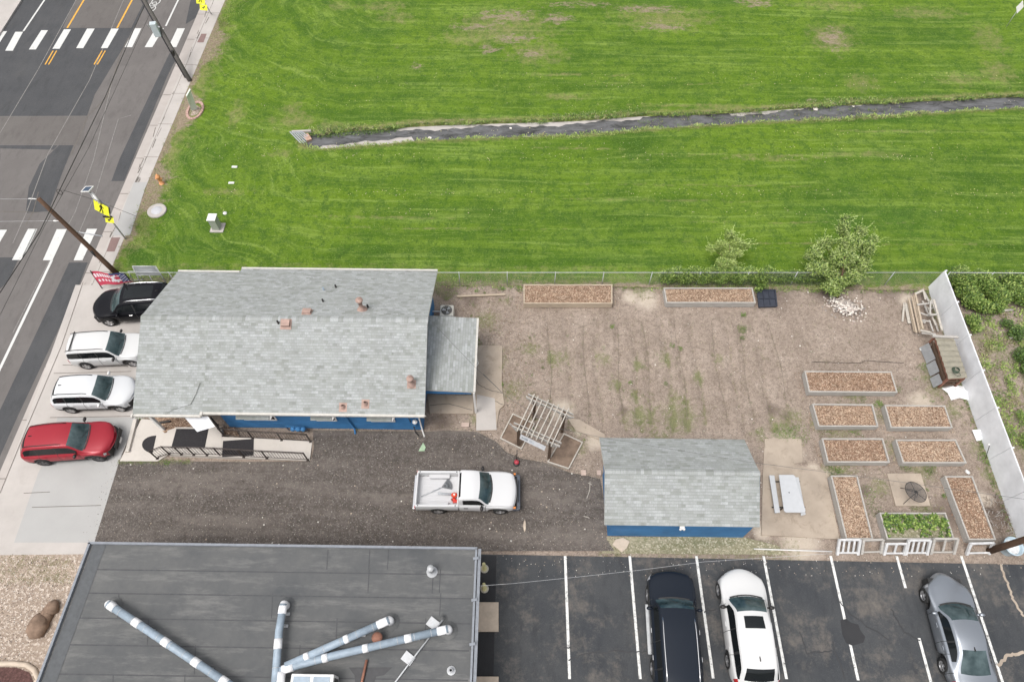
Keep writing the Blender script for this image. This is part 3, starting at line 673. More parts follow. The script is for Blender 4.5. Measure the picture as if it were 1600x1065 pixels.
def pebs(n, fx, s0, s1, ms, zz=.02):
    for k in range(n):
        p = fx(); s_ = rg.uniform(s0, s1); a = rg.uniform(0, 6.28)
        if p is None: continue
        c, s2 = math.cos(a)*s_, math.sin(a)*s_
        x, y = p[0], p[1]; pb.add([(x+c, y+s2, zz), (x-s2, y+c*.8, zz), (x-c*.8, y-s2, zz), (x+s2, y-c, zz), (x, y, zz+s_*.9)], [(0,1,4),(1,2,4),(2,3,4),(3,0,4)], rg.choice(ms))
gpoly = [(p.x, p.y) for p in GV([(186,721),(486,720),(490,672),(745,674),(790,705),(938,748),(948,842),(960,858),(147,848)])]
def ingr():
    p = G(rg.uniform(150, 960), rg.uniform(672, 860)); return p if inpoly(p.x, p.y, gpoly) else None
def gredge():
    k = rg.randrange(len(gpoly)); a_, b_ = gpoly[k], gpoly[(k+1) % len(gpoly)]; u = rg.random()
    if k in (0, 1): return None
    return Vector((lerp(a_[0], b_[0], u)+rg.gauss(0, .28), lerp(a_[1], b_[1], u)+rg.gauss(0, .22), 0))
pebs(3000, gredge, .010, .026, [2, 2, 1], .02)
pebs(3600, ingr, .007, .020, [1, 1, 2, 2, 0], .03); pebs(60, ingr, .03, .05, [0, 1], .03)
def insoil():
    p = G(rg.uniform(690, 1470), rg.uniform(450, 850)); return p
pebs(5200, insoil, .008, .026, [1, 1, 2, 2, 2, 0], -.01)
def nearhouse():
    return G(rg.gauss(765, 55), rg.uniform(452, 650))
pebs(3200, nearhouse, .010, .026, [4, 4, 5, 1, 2], -.01); pebs(50, insoil, .03, .05, [0], .0)
def inpink():
    p = G(rg.uniform(-60, 130), rg.uniform(868, 1066)); return p if p.x < G(135, 866).x-(G(135,866).y-p.y)*.2 else None
pebs(4200, inpink, .015, .04, [0, 1, 1, 2], .02)
def inlot(): return G(rg.uniform(790, 1600), rg.uniform(866, 900))
pebs(260, inlot, .008, .026, [0, 1], .014)
def inlawn():
    p = G(rg.uniform(260, 1600), abs(rg.gauss(0, 1))*1+rg.choice([118, 132, 162, 205, 245, 243, 300, 302, 330, 228])+rg.uniform(-6, 6)); return p
pebs(900, inlawn, .02, .04, [1, 3], .04)
tag(pb.build('loose_stones', [plain('white stones', (.70, .67, .62), .9, .1, obj=False), plain('tan stones', (.46, .38, .30), .9, .2, obj=False), plain('dark stones', (.10, .085, .075), .9, .2, obj=False), plain('fallen yellow leaves', (.55, .50, .25), .9, .2, obj=False), CH2, CH1]), 'small loose stones and leaf litter strewn over the gravel, soil and lawn', 'stones', kind='stuff')

# ---------------------------------------------------------------- houses
def slope_roof(mb, e0, e1, r1, r0, th=.12, m=0, mside=1, u0=0.0):
    """shingled plane: eave e0->e1, ridge r1, r0; uv in metres"""
    e0, e1, r1, r0 = [Vector(p) for p in (e0, e1, r1, r0)]
    ax = (e1-e0).normalized(); up = (r0-e0); up = (up-ax*up.dot(ax)).normalized(); n = ax.cross(up).normalized()
    if n.z < 0: n = -n
    q = [e0, e1, r1, r0]; uv = [((p-e0).dot(ax)+u0, (p-e0).dot(up)) for p in q]
    order = [0,1,2,3] if ax.cross(up).z > 0 else [3,2,1,0]
    mb.add(q, [order], m, [[uv[k] for k in order]])
    lo = [p-n*th for p in q]; b = [(0,1,5,4),(1,2,6,5),(2,3,7,6),(3,0,4,7)]
    mb.add(q+lo, b+[(4,5,6,7)], mside)
house = thing('blue_house', 'long blue single storey building with a large pale grey shingled gable roof', 'house', tuple(G(440, 560)))
Yw = G(660, 671).y; ez, rz_ = 2.65, 4.42
ySe = G(660, 648, ez).y; yR = G(660, 499, rz_).y; yNe = G(680, 423.5, ez).y
xE = G(663, 646, ez).x+.02; xS = G(316, 643, ez).x; xW = G(206, 645, ez).x
xWr = G(214, 495, rz_).x
rf = MB()
slope_roof(rf, (xS, ySe, ez), (xE, ySe, ez), (xE, yR, rz_), (xS, yR, rz_))
slope_roof(rf, (xE, yNe, ez), (xS, yNe, ez), (xS, yR, rz_), (xE, yR, rz_), u0=.2)
kN = (rz_-ez)/(yNe-yR); kS = (rz_-ez)/(yR-ySe)
slope_roof(rf, (xW, ySe-.12, ez-.06-.012), (xS, ySe-.12, ez-.06-.012), (xS, yR, rz_-.012), (xW, yR, rz_-.012), u0=.13)
slope_roof(rf, (xS, yNe-.30, ez+.30*kN-.012), (xW, yNe-.30, ez+.30*kN-.012), (xW, yR, rz_-.012), (xS, yR, rz_-.012), u0=.31)
# ridge caps
for k in range(44):
    xa = lerp(xW, xE, k/44); xb = lerp(xW, xE, (k+1)/44)+.03
    for sg_ in (-1, 1):
        q = [(xa, yR, rz_+.012), (xb, yR, rz_+.018), (xb, yR+.16*sg_, rz_+.018-.16*kS), (xa, yR+.16*sg_, rz_+.012-.16*kS)]
        uv = [(k*.46+.2, .02), (k*.46+.44, .02), (k*.46+.44, .13), (k*.46+.2, .13)]
        rf.add(q, [(0,1,2,3) if sg_ < 0 else (3,2,1,0)], 0, [uv if sg_ < 0 else uv[::-1]])
roof = rf.build('roof', [SH, TRIM], house, True)
# walls: body + recessed porch to the west
wb = MB(); x0, x1 = xS+.25, xE-.38; yNw = yNe-.4
wb.prism([(x0, Yw), (x1, Yw), (x1, yNw), (x0, yNw)], 0, ez-.02)
for xx in (x0, x1):
    q = [(xx, Yw, ez-.02), (xx, yNw, ez-.02), (xx, yR, rz_-.2)]
    wb.add(q+[(xx-.12 if xx == x1 else xx+.12, p[1], p[2]) for p in q], [(0,1,2),(5,4,3)])
wb.prism([(xW+.9, Yw+1.2), (x0-.003, Yw+1.2), (x0-.003, yNw-.3), (xW+.9, yNw-.3)], 0, ez+.05)
for k in range(12):      # lap siding courses on the south and east walls
    zz = .2+k*.2; wb.add([(x0, Yw-.004, zz), (x1+.004, Yw-.004, zz), (x1+.004, Yw-.018, zz-.02), (x0, Yw-.018, zz-.02), (x0, Yw-.018, zz-.028), (x1+.004, Yw-.018, zz-.028), (x0, Yw-.001, zz-.03), (x1+.004, Yw-.001, zz-.03)], [(3,2,1,0),(4,5,2,3),(6,7,5,4)])
wb.build('wall', BLUE, house, True)
g_ = MB()
g_.beam((xS-.02, ySe-.05, ez-.03), (xE, ySe-.05, ez-.03), .11, .10); g_.beam((xW, ySe-.17, ez-.09), (xS-.04, ySe-.17, ez-.09), .11, .10)
g_.beam((xE, ySe-.05, ez-.03), (xE, ySe-.03, ez-.03), .12, .12)
g_.box((xS-.02, ySe-.08, ez-.02), (.12, .18, .14)); g_.box((xW+.02, ySe-.2, ez-.08), (.08, .16, .14))
g_.build('gutter', TRIM, house, True)
g_ = MB(); g_.beam((xS, yNe+.05, ez-.02), (xE, yNe+.05, ez-.02), .1, .1); g_.beam((xW, yNe-.25, ez+.30*kN-.05), (xS-.03, yNe-.25, ez+.30*kN-.05), .1, .1); g_.build('gutter', TRIM, house, True)
for q_ in ((xS-1.2, ySe+.25), (xW+.25, ySe+.25)):
    g_ = MB(); g_.beam((*q_, ez-.12), (*q_, 0.02), .12, .12); g_.build('porch_post', WHITE, house, True)
dp = MB(); p = G(555, 671); dp.tube([(p.x-.28, ySe-.02, ez-.1), (p.x-.2, Yw-.10, ez-.4), (p.x, Yw-.08, .15), (p.x+.05, Yw-.3, .05)], .045, 6); dp.build('downspout', BLUE, house, True)
dp = MB(); p = G(662, 672); dp.tube([(xE-.1, ySe-.02, ez-.1), (xE-.42, Yw-.07, ez-.35), (xE-.42, Yw-.07, .12), (xE-.3, Yw-.4, .05)], .04, 6); dp.build('downspout', WHITE, house, True)
for px0, px1 in ((368, 421), (485, 518), (573, 612)):   # window awnings: small shingled hoods under the eave
    a = G(px0, 656, 1.95); b = G(px1, 656, 1.95); aw = MB()
    slope_roof(aw, (a.x, Yw-.48, 1.95), (b.x, Yw-.48, 1.95), (b.x, Yw-.02, 2.25), (a.x, Yw-.02, 2.25), .05)
    aw.add([(b.x+.02, Yw-.48, 1.95), (b.x+.26, Yw-.30, 2.28), (b.x+.02, Yw-.02, 2.25), (b.x+.02, Yw-.48, 1.90), (b.x+.26, Yw-.30, 2.23), (b.x+.02, Yw-.02, 2.2)], [(0,1,2),(5,4,3),(0,3,4,1)], 1)
    aw.build('window_awning', [SH, WHITE], house, True)
    wn_ = MB(); wn_.box(((a.x+b.x)/2, Yw-.012, 1.5), (b.x-a.x-.1, .05, .9)); wo = wn_.build('window', GLASS, house, True)
    wf = MB()
    for dx in (a.x+.03, (a.x+b.x)/2, b.x-.03): wf.box((dx, Yw-.04, 1.5), (.06, .04, .96))
    for dz in (1.03, 1.97): wf.box(((a.x+b.x)/2, Yw-.042, dz), (b.x-a.x, .05, .07))
    f_ = wf.build('window_frame', WHITE, house, True)
dr2 = MB(); dr2.box((x0-.03, Yw+.9, 1.15), (.06, .9, 2.05)); dr2.build('door', WHITE, house, True)
def on_roof(px, py, south):
    """point of the house roof seen at a photo position"""
    d = FW*FPX + RT*(px-800) + UP*(532.5-py); o_ = Vector((0,0,CAM_H))
    # plane z = rz_ - k*|y-yR|
    k = kS if south else -kN
    # z = rz_ + k*(y-yR)
    t_ = (rz_+k*(0-yR)-CAM_H)/(d.z-k*d.y); return o_+d*t_
def vent(name, c, parts, lab=None, m=TERRA):
    mb = MB(); parts(mb, c); o = mb.build(name, m, house, True); return o
c = on_roof(447, 506, True); mb = MB(); mb.box(c+Vector((0,0,.09)), (.40, .34, .16), rx=R(10)); mb.box(c+Vector((0,-.02,.01)), (.52, .5, .03), rx=R(23)); mb.build('square_vent', TERRA, house, True, bevel=.02)
c = on_roof(480, 488, False); mb = MB(); mb.box(c+Vector((0,0,.09)), (.40, .30, .16), rx=R(-14)); mb.box(c+Vector((0,.02,.01)), (.46, .44, .03), rx=R(-23)); mb.build('square_vent', TERRA, house, True, bevel=.02)
c = on_roof(566, 484, False); mb = MB(); mb.lathe(c, [(.26,-.1),(.24,.03),(.1,.1),(.095,.75),(.17,.76),(.17,.84),(.02,.9)], 12); mb.build('flue_pipe', TERRA, house, True)
c = on_roof(643, 600, True); mb = MB(); mb.lathe(c, [(.2,-.1),(.2,.03),(.09,.1),(.085,.5),(.17,.52),(.16,.60),(.02,.66)], 12); mb.box(c+Vector((0,0,0)), (.4,.4,.03), rx=R(23)); mb.build('flue_pipe', TERRA, house, True)
for (px, py) in ((536, 636), (571, 631)):
    c = on_roof(px, py, True); mb = MB(); mb.box(c+Vector((0,0,.0)), (.36, .42, .02), rx=R(23)); mb.lathe(c, [(.13,-.1),(.11,.08),(.05,.16),(.045,.2)], 10); mb.build('roof_flashing', TERRA, house, True)
for (px, py, s_) in ((525, 449, False), (505, 471, False), (575, 480, False), (435, 505, True), (506, 453, False)):
    c = on_roof(px, py, s_); mb = MB(); mb.lathe(c, [(.05,-.1),(.045,.2),(.03,.2),(.03,.1)], 8); mb.build('vent_pipe', BLK if px != 506 else PVC, house, True)
cb_ = MB(); cb_.tube([on_roof(313, 598, True)+Vector((0,0,.02)), on_roof(307, 615, True)+Vector((0,0,.04)), on_roof(298, 632, True)+Vector((0,0,.02))], .012, 5); cb_.tube([on_roof(298, 632, True)+Vector((0,0,.02)), on_roof(270, 640, True)+Vector((0,0,.02)), on_roof(262, 645, True)+Vector((0,0,.02))], .007, 5); cb_.build('cable', plain('weathered cable', (.12,.12,.11), .8), house, True)
# east lean-to
yA, yB_ = G(700, 611, 2.35).y, G(700, 492, 2.55).y; xL0 = xE-.36; xL1 = G(742, 560, 2.3).x
lt = MB()
e0, e1, r1, r0 = Vector((xL1, yA, 2.30)), Vector((xL1, yB_, 2.30)), Vector((xL0, yB_, 2.50)), Vector((xL0, yA, 2.50))
slope_roof(lt, e0, e1, r1, r0, .1); lt.build('leanto_roof', [SH, TRIM], house, True)
lw = MB(); lw.box(((xL0+xL1)/2-.05, yA+.12, 2.13), (xL1-xL0-.12, .12, .34)); lw.build('porch_beam', BLUE, house, True)
lw = MB(); lw.prism([(xL0+.02, yA+1.5), (xL1-.25, yA+1.5), (xL1-.25, yB_-.25), (xL0+.02, yB_-.25)], 0, 2.2); lw.build('leanto_wall', BLUE, house, True)
gt2 = MB(); gt2.beam((xL1+.05, yA, 2.27), (xL1+.05, yB_, 2.27), .1, .09); gt2.build('gutter', TRIM, house, True)
ds = MB(); ds.beam((xL1+.02, yA+.02, 2.22), (xL1+.02, yA+.02, .05), .09, .09); ds.build('porch_post', WHITE, house, True)
ds = MB(); ds.tube([(xL1+.07, lerp(yA,yB_,.45), 2.2), (xL1+.14, lerp(yA,yB_,.43), 1.9), (xL1-.12, lerp(yA,yB_,.32), 1.8), (xL1-.12, lerp(yA,yB_,.32), .1)], .035, 6); ds.build('downspout', WHITE, house, True)
# garage
gar = thing('garage', 'small blue detached garage with a pale grey shingled gable roof', 'garage', tuple(G(1060, 770)))
gy0 = G(1060, 821.5, 2.55).y; gyN = G(1060, 685, 2.55).y; gyR = (gy0+gyN)/2; grz = 3.66
gx0 = G(944.5, 821, 2.55).x; gx1 = G(1187, 822, 2.55).x
gr_ = MB(); slope_roof(gr_, (gx0, gy0, 2.55), (gx1, gy0, 2.55), (gx1, gyR, grz), (gx0, gyR, grz), .1, u0=.1); slope_roof(gr_, (gx1, gyN, 2.55), (gx0, gyN, 2.55), (gx0, gyR, grz), (gx1, gyR, grz), .1, u0=.35)
gk = (grz-2.55)/(gyR-gy0)
for k in range(20):
    xa = lerp(gx0, gx1, k/20); xb = lerp(gx0, gx1, (k+1)/20)+.02
    for sg_ in (-1, 1):
        q = [(xa, gyR, grz+.012), (xb, gyR, grz+.018), (xb, gyR+.15*sg_, grz+.018-.15*gk), (xa, gyR+.15*sg_, grz+.012-.15*gk)]; uv = [(k*.46+.2, .3), (k*.46+.44, .3), (k*.46+.44, .41), (k*.46+.2, .41)]
        gr_.add(q, [(0,1,2,3) if sg_ < 0 else (3,2,1,0)], 0, [uv if sg_ < 0 else uv[::-1]])
gr_.build('roof', [SH, TRIM], gar, True)
gyw = G(1060, 838).y
gw = MB(); wx0, wx1 = G(949, 838).x, G(1160, 838).x; gw.prism([(wx0, gyw), (wx1, gyw), (wx1, gyN-.3), (wx0, gyN-.3)], 0, 2.5)
for xx in (wx0, wx1):
    q = [(xx, gyw, 2.5), (xx, gyN-.3, 2.5), (xx, gyR, grz-.12)]; s_ = .1 if xx == wx0 else -.1
    gw.add(q+[(p[0]+s_, p[1], p[2]) for p in q], [(0,1,2),(5,4,3)])
gw.build('wall', BLUE, gar, True)
gd = MB(); gd.box((wx0-.03, lerp(gyw, gyN, .45), 1.05), (.06, 2.4, 2.1)); gd.build('garage_door', BLUE, gar, True)
gl = MB(); c = G(1066, 823, 2.45); gl.box((c.x, gy0-.02, 2.42), (.2, .16, .08)); gl.lathe((c.x-.07, gy0-.09, 2.36), [(.01,0),(.06,.02),(.05,.12),(.01,.13)], 8); gl.lathe((c.x+.07, gy0-.09, 2.36), [(.01,0),(.06,.02),(.05,.12),(.01,.13)], 8); gl.build('floodlight', WHITE, gar, True)

# flat roofed building south west, with its ducts
shop = thing('flat_roof_building', 'low building with a flat dark grey membrane roof and metal edge', 'building', tuple(G(430, 980)))
RZ = 3.6
c1, c2, c3, c4 = G(139, 857, RZ), G(746, 857, RZ), G(739, 1100, RZ), G(38, 1125, RZ)
c1 = Vector((c1.x, c2.y+.0, RZ)); x_e = c2.x
Pq = G(61,1065,RZ); k_ = (c1.y+6)/(c1.y-Pq.y); xB = c1.x+(Pq.x-c1.x)*k_
mb = MB(); mb.prism([c1, c2, (x_e, -6, 0), (xB, -6, 0)], 3.3, RZ); mb.build('roof', MEM, shop, True)
wl_ = MB(); wl_.prism([(c1.x+.15, c1.y-.15), (x_e-.25, c1.y-.15), (x_e-.25, -5.8), (xB+.3, -5.8)], 0, 3.29); wl_.build('wall', plain('tan stucco', (.42, .37, .31), .9, .1, 3, bump=.4), shop, True)
A_ = c1; B_ = Vector((xB, -6, RZ))
ed = MB(); up_ = Vector((0,0,.05)); ed.beam(A_+up_, B_+up_, .09, .12); ed.beam(A_+Vector((-.05,0,.05)), Vector((x_e, c2.y, RZ+.05)), .09, .12); ed.build('roof_edge', DGALV, shop, True)
gt3 = MB(); gt3.beam((x_e-.04, c2.y, RZ+.05), (x_e-.04, -6, RZ+.05), .08, .12); gt3.beam((x_e+.09, c2.y, RZ-.02), (x_e+.09, -6, RZ-.02), .12, .1)
y = c2.y-.4
while y > -2: gt3.box((x_e-.04, y, RZ+.14), (.22, .1, .04), rz=.2); y -= 1.55
gt3.build('gutter', DGALV, shop, True)
sm_ = MB()
rows = [858, 889, 926, 965, 1007, 1053]
for y_ in rows[1:]:
    a = G(140, y_, RZ); xl = A_.x+(B_.x-A_.x)*(A_.y-a.y)/(A_.y-B_.y); sm_.strip([(xl+.1, a.y, 0), (x_e-.15, a.y, 0)], .045, RZ+.008)
rg = random.Random(5)
for ra, rb in zip(rows, rows[1:]+[1100]):
    for k in range(3):
        px = rg.uniform(170, 720); sm_.strip([G(px, ra, RZ), G(px-2, rb, RZ)], .035, RZ+.009)
for k in range(26):
    yy = lerp(c1.y, -1, k/26)
    xl = A_.x+(B_.x-A_.x)*(A_.y-yy)/(A_.y-B_.y); sm_.box((xl+.28, yy, RZ+.006), (.24, .04, .006))
sm_.build('roof_seam', plain('black seam', (.055, .056, .06), .7, .2), shop, True)
pale = MB()
mb = MB(); A2 = Vector((A_.x+.38, A_.y, 0)); B2 = Vector((B_.x+.38, B_.y, 0)); mb.strip([A2, B2], .5, RZ+.012); mb.build('edge_flashing', plain('dark flashing', (.075, .08, .085), .7, .15), shop, True)
pt = MB(); pt.sheet([G(x, y, RZ) for x, y in [(545,1042),(613,1042),(600,1054),(588,1056),(580,1080),(556,1080),(554,1054)]], RZ+.014); pt.build('roof_patch', plain('black roof patch', (.04, .04, .043), .6), shop, True)
def duct(px, zs_, bands, lab, bend=True, r=.14):
    pts = [G(x, y, z) for (x, y), z in zip(px, zs_)]; st = pts[0]
    root = thing('roof_duct', lab, 'duct', (st.x, st.y, RZ), 0, 'grey ducts on the flat roof')
    mb = MB(); mb.tube(pts, r, 14); mb.build('duct_pipe', PVC, root, True)
    mb = MB(); d = (pts[1]-pts[0]).normalized()
    mb.tube([Vector((st.x, st.y, RZ-.02)), Vector((st.x, st.y, st.z-.15)), st+Vector((0,0,-.06))+d*.0, st+d*.12+Vector((0,0,.0)), st+d*.35], r*1.1, 14); mb.build('elbow', PVCW, root, True)
    mb = MB(); mb.lathe((st.x, st.y, RZ+.005), [(.34,0.0),(.30,.03),(.16,.07)], 16); mb.build('collar', MEM, root, True)
    for sidx, tt, wd in bands:
        a, b = pts[sidx], pts[sidx+1]; c = a.lerp(b, tt); dd = (b-a).normalized(); mb = MB(); mb.tube([c-dd*wd/2, c+dd*wd/2], r*1.07, 14); mb.build('tape_band', PVCW, root, True)
    for a, b in zip(pts, pts[1:]):
        L = (b-a).length; dd = (b-a).normalized()
        for q in range(1, int(L/.62)):
            mb = MB(); c = a+dd*q*.62; mb.tube([c-dd*.012, c+dd*.012], r*1.02, 14); mb.build('seam_ring', GREYP, root, True)
    for tt in (.3, .75):
        a, b = pts[0], pts[1]; c = a.lerp(b, tt); mb = MB(); mb.beam((c.x-.18, c.y, RZ+.03), (c.x+.18, c.y, RZ+.03), .1, .06); mb.beam((c.x-.1, c.y, RZ+.03), (c.x-.1, c.y, c.z), .04, .04); mb.beam((c.x+.1, c.y, RZ+.03), (c.x+.1, c.y, c.z), .04, .04); mb.build('duct_support', GALV, root, True)
    return root
dz = RZ+.42
duct([(169,943),(372,1078)], [dz, dz], [(0,.23,.30),(0,.46,.30),(0,.69,.30),(0,.90,.30)], 'grey roof duct running diagonally from the far left vent, longest of the ducts')
duct([(443,943),(436,985),(428,1090)], [dz]*3, [(1,.2,.34)], 'grey roof duct running straight down the roof from the middle vent')
duct([(608,968),(446,1040)], [dz]*2, [(0,.08,.3),(0,.42,.18),(0,.80,.18)], 'upper of the two slanting grey ducts that meet above the rooftop cooler')
duct([(700,982),(520,1024),(440,1046),(436,1090)], [dz]*4, [(0,.06,.3),(0,.35,.26),(0,.72,.2),(1,.15,.2),(1,.88,.40),(2,.35,.5)], 'lower slanting grey duct ending at the white elbow beside the rooftop cooler')
ac = thing('rooftop_cooler', 'white and grey rooftop cooling unit where the ducts meet', 'cooler', (G(486,1062,RZ).x, G(486,1075,RZ).y, RZ))
mb = MB(); cc = G(486, 1072, RZ+.8); mb.box((cc.x, cc.y-.1, RZ+.42), (1.5, 1.0, .8)); mb.build('cooler_body', WHITE, ac, True, bevel=.03)
mb = MB()
for dx in (-.36, .34): mb.box((cc.x+dx, cc.y-.1, RZ+.835), (.58, .82, .02))
mb.build('cooler_panel', PVC, ac, True)
mb = MB()
for k in range(6): mb.box((cc.x+.755, cc.y-.1, RZ+.15+k*.1), (.01, .8, .05))
mb.build('louvre', BLK, ac, True)
def roofthing(name, lab, cat, px, py, fn, mat, z=RZ, group=None):
    c = G(px, py, z); o = MB(); fn(o); oo = o.build(name, mat); oo.location = (c.x, c.y, z); return tag(oo, lab, cat, group)
roofthing('vent_stack', 'short pale grey capped vent stack near the roof\'s upper right corner', 'vent', 675, 893, lambda o: (o.lathe((0,0,0), [(.22,0),(.2,.03),(.12,.08),(.11,.55),(.13,.55),(.13,.62),(.0,.66)], 14)), GALV)
roofthing('turbine_vent', 'rusty round roof vent cap behind the lower slanting duct', 'vent', 592, 998, lambda o: (o.lathe((0,0,0), [(.12,0),(.1,.3),(.19,.33),(.2,.42),(.1,.5),(0,.52)], 14)), RUST)
roofthing('pipe_vent', 'small black mouthed pipe vent low on the roof\'s right side', 'vent', 705, 1047, lambda o: (o.lathe((0,0,0), [(.16,0),(.07,.04),(.06,.22),(.05,.22),(.045,.1)], 12)), GALV)
cd_ = thing('conduit', 'thin pale conduit pipe crossing the roof on two square blocks', 'pipe', tuple(G(650,1000,RZ)))
mb = MB(); mb.tube([G(693,966,RZ+.12), G(640,1035,RZ+.12), G(610,1075,RZ+.12)], .028, 6); mb.build('pipe', GALV, cd_, True)
for px, py in ((677,974), (638,1028)):
    c = G(px, py, RZ); mb = MB(); mb.box((c.x, c.y, RZ+.05), (.42, .34, .08), rz=-.6); mb.build('support_block', GALV, cd_, True)
mb = MB(); c = G(692, 966, RZ); mb.lathe((c.x, c.y, RZ), [(.2,.0),(.08,.05),(.06,.16),(0,.18)], 12); mb.build('boot', MEM, cd_, True)
mb = MB(); mb.tube([G(573,1030,RZ+.1), G(562,1080,RZ+.1)], .05, 6); tag(mb.build('rusty_pipe', RUST), 'rusty brown gas pipe lying on the roof beside the cooler', 'pipe')
for k, (px, py) in enumerate(((757, 884), (757, 915))):
    c = G(px, py+4, .02); root = thing('bollard', ['pale yellow bollard at the upper end of the black strip', 'pale yellow bollard just above the tan pad'][k], 'bollard', (c.x, c.y, .02), 0, 'yellow bollards beside the flat roofed building')
    mb = MB(); mb.lathe((0,0,0), [(.12,0),(.12,.04),(.075,.05),(.075,.85),(.05,.92),(0,.93)], 14); mb.build('post', plain('faded yellow paint', (.62, .57, .30), .6, .1), root)
    mb = MB(); mb.lathe((0,0,0), [(.19,0),(.18,.02),(.1,.025)], 14); mb.build('base_plate', plain('concrete footing', (.45,.42,.35), .9), root)
for q in ([(746,940),(779,940),(779,986),(745,986)], [(743,1056),(779,1056),(779,1120),(742,1120)]):
    mb = MB(); mb.prism([G(x, y, .1) for x, y in q], 0, .1); o = mb.build('concrete_pad', TAN, bevel=.01)
    tag(o, 'tan concrete door pad beside the flat roofed building, '+('above the other pad' if q[0][1] < 1000 else 'cut off by the bottom edge'), 'concrete pad', 'tan pads beside the flat roofed building')
# boulder and kerbed planter at lower left
c = G(74, 965); root = thing('boulder', 'brown two lobed boulder on the pale landscape gravel', 'boulder', (c.x, c.y, 0))
mb = MB(); mb.blob((-.15, -.35, .18), (.42, .50, .34), 0, 14, .12, 4); mb.blob((.13, .38, .14), (.30, .34, .26), 0, 12, .14, 9); mb.blob((.0, .05, .14), (.28, .4, .22), 0, 12, .1, 2); mb.build('rock', STONE, root)
pc = MB(); arc = [(-20,1036),(20,1036),(42,1038),(54,1046),(60,1060),(58,1085)]; pc.tube([G(x, y, .06) for x, y in arc], .11, 8); tag(pc.build('planter_kerb', TAN), 'curved tan kerb round the dark bed at the lower left', 'kerb')
pm = MB(); pm.sheet([G(x, y, .05) for x, y in [(-20,1042),(25,1042),(46,1050),(52,1066),(50,1100),(-60,1100)]], .05); struct('planter_mulch', pm, plain('dark red mulch', (.10, .055, .05), .95, .5, 14, obj=False, bump=.8))
# ---------------------------------------------------------------- vehicles
def smooth_curve(pts, x):
    """piecewise curve through (x, v), monotone cubic"""
    if x <= pts[0][0]: return pts[0][1]
    if x >= pts[-1][0]: return pts[-1][1]
    n = len(pts)
    for i in range(n-1):
        if x <= pts[i+1][0]:
            x0, y0 = pts[i]; x1, y1 = pts[i+1]; h = x1-x0; d = (y1-y0)/h
            def sl(k):
                if k == 0 or k == n-1: return (pts[min(k+1,n-1)][1]-pts[max(k-1,0)][1])/(pts[min(k+1,n-1)][0]-pts[max(k-1,0)][0])
                a = (pts[k][1]-pts[k-1][1])/(pts[k][0]-pts[k-1][0]); b = (pts[k+1][1]-pts[k][1])/(pts[k+1][0]-pts[k][0])
                return 0 if a*b <= 0 else 2*a*b/(a+b)
            m0, m1 = sl(i), sl(i+1); t = (x-x0)/h
            return (2*t**3-3*t*t+1)*y0+(t**3-2*t*t+t)*h*m0+(-2*t**3+3*t*t)*y1+(t**3-t*t)*h*m1
def wheel(root, x, y, r, side, rim=RIM, w_=.23):
    wr = thing('wheel', None, None, (x, y, r)); wr.parent = root
    del_ = [k for k in ('label', 'category') if k in wr.keys()]
    mb = MB(); mb.lathe((0,0,0), [(r*.62,-w_/2),(r*.93,-w_/2),(r,-w_/2+.03),(r,w_/2-.03),(r*.93,w_/2),(r*.62,w_/2)], 28, axis='Y'); mb.build('tyre', TYRE, wr)
    mb = MB(); s = side; f = w_/2*s
    mb.lathe((0,0,0), [(r*.64,f*.98),(r*.60,f*.98),(r*.57,f*.55)], 28, axis='Y')
    mb.lathe((0,0,0), [(r*.57,f*.5),(.001,f*.5)], 28, m=1, axis='Y')
    for k in range(5):
        a = 2*math.pi*k/5+.3; d = Vector((math.cos(a), 0, math.sin(a))); q = Vector((-math.sin(a), 0, math.cos(a)))
        p0 = Vector((0, f*.86, 0)); mb.add([p0+d*r*.06+q*.045, p0+d*r*.6+q*.06+Vector((0,f*.1,0)), p0+d*r*.6-q*.06+Vector((0,f*.1,0)), p0+d*r*.06-q*.045], [(0,1,2,3) if s < 0 else (3,2,1,0)])
    mb.lathe((0,0,0), [(r*.17,f*.5),(r*.15,f*.95),(.001,f*.97)], 12, axis='Y'); mb.build('rim', [rim, SEAM], wr)
    return wr
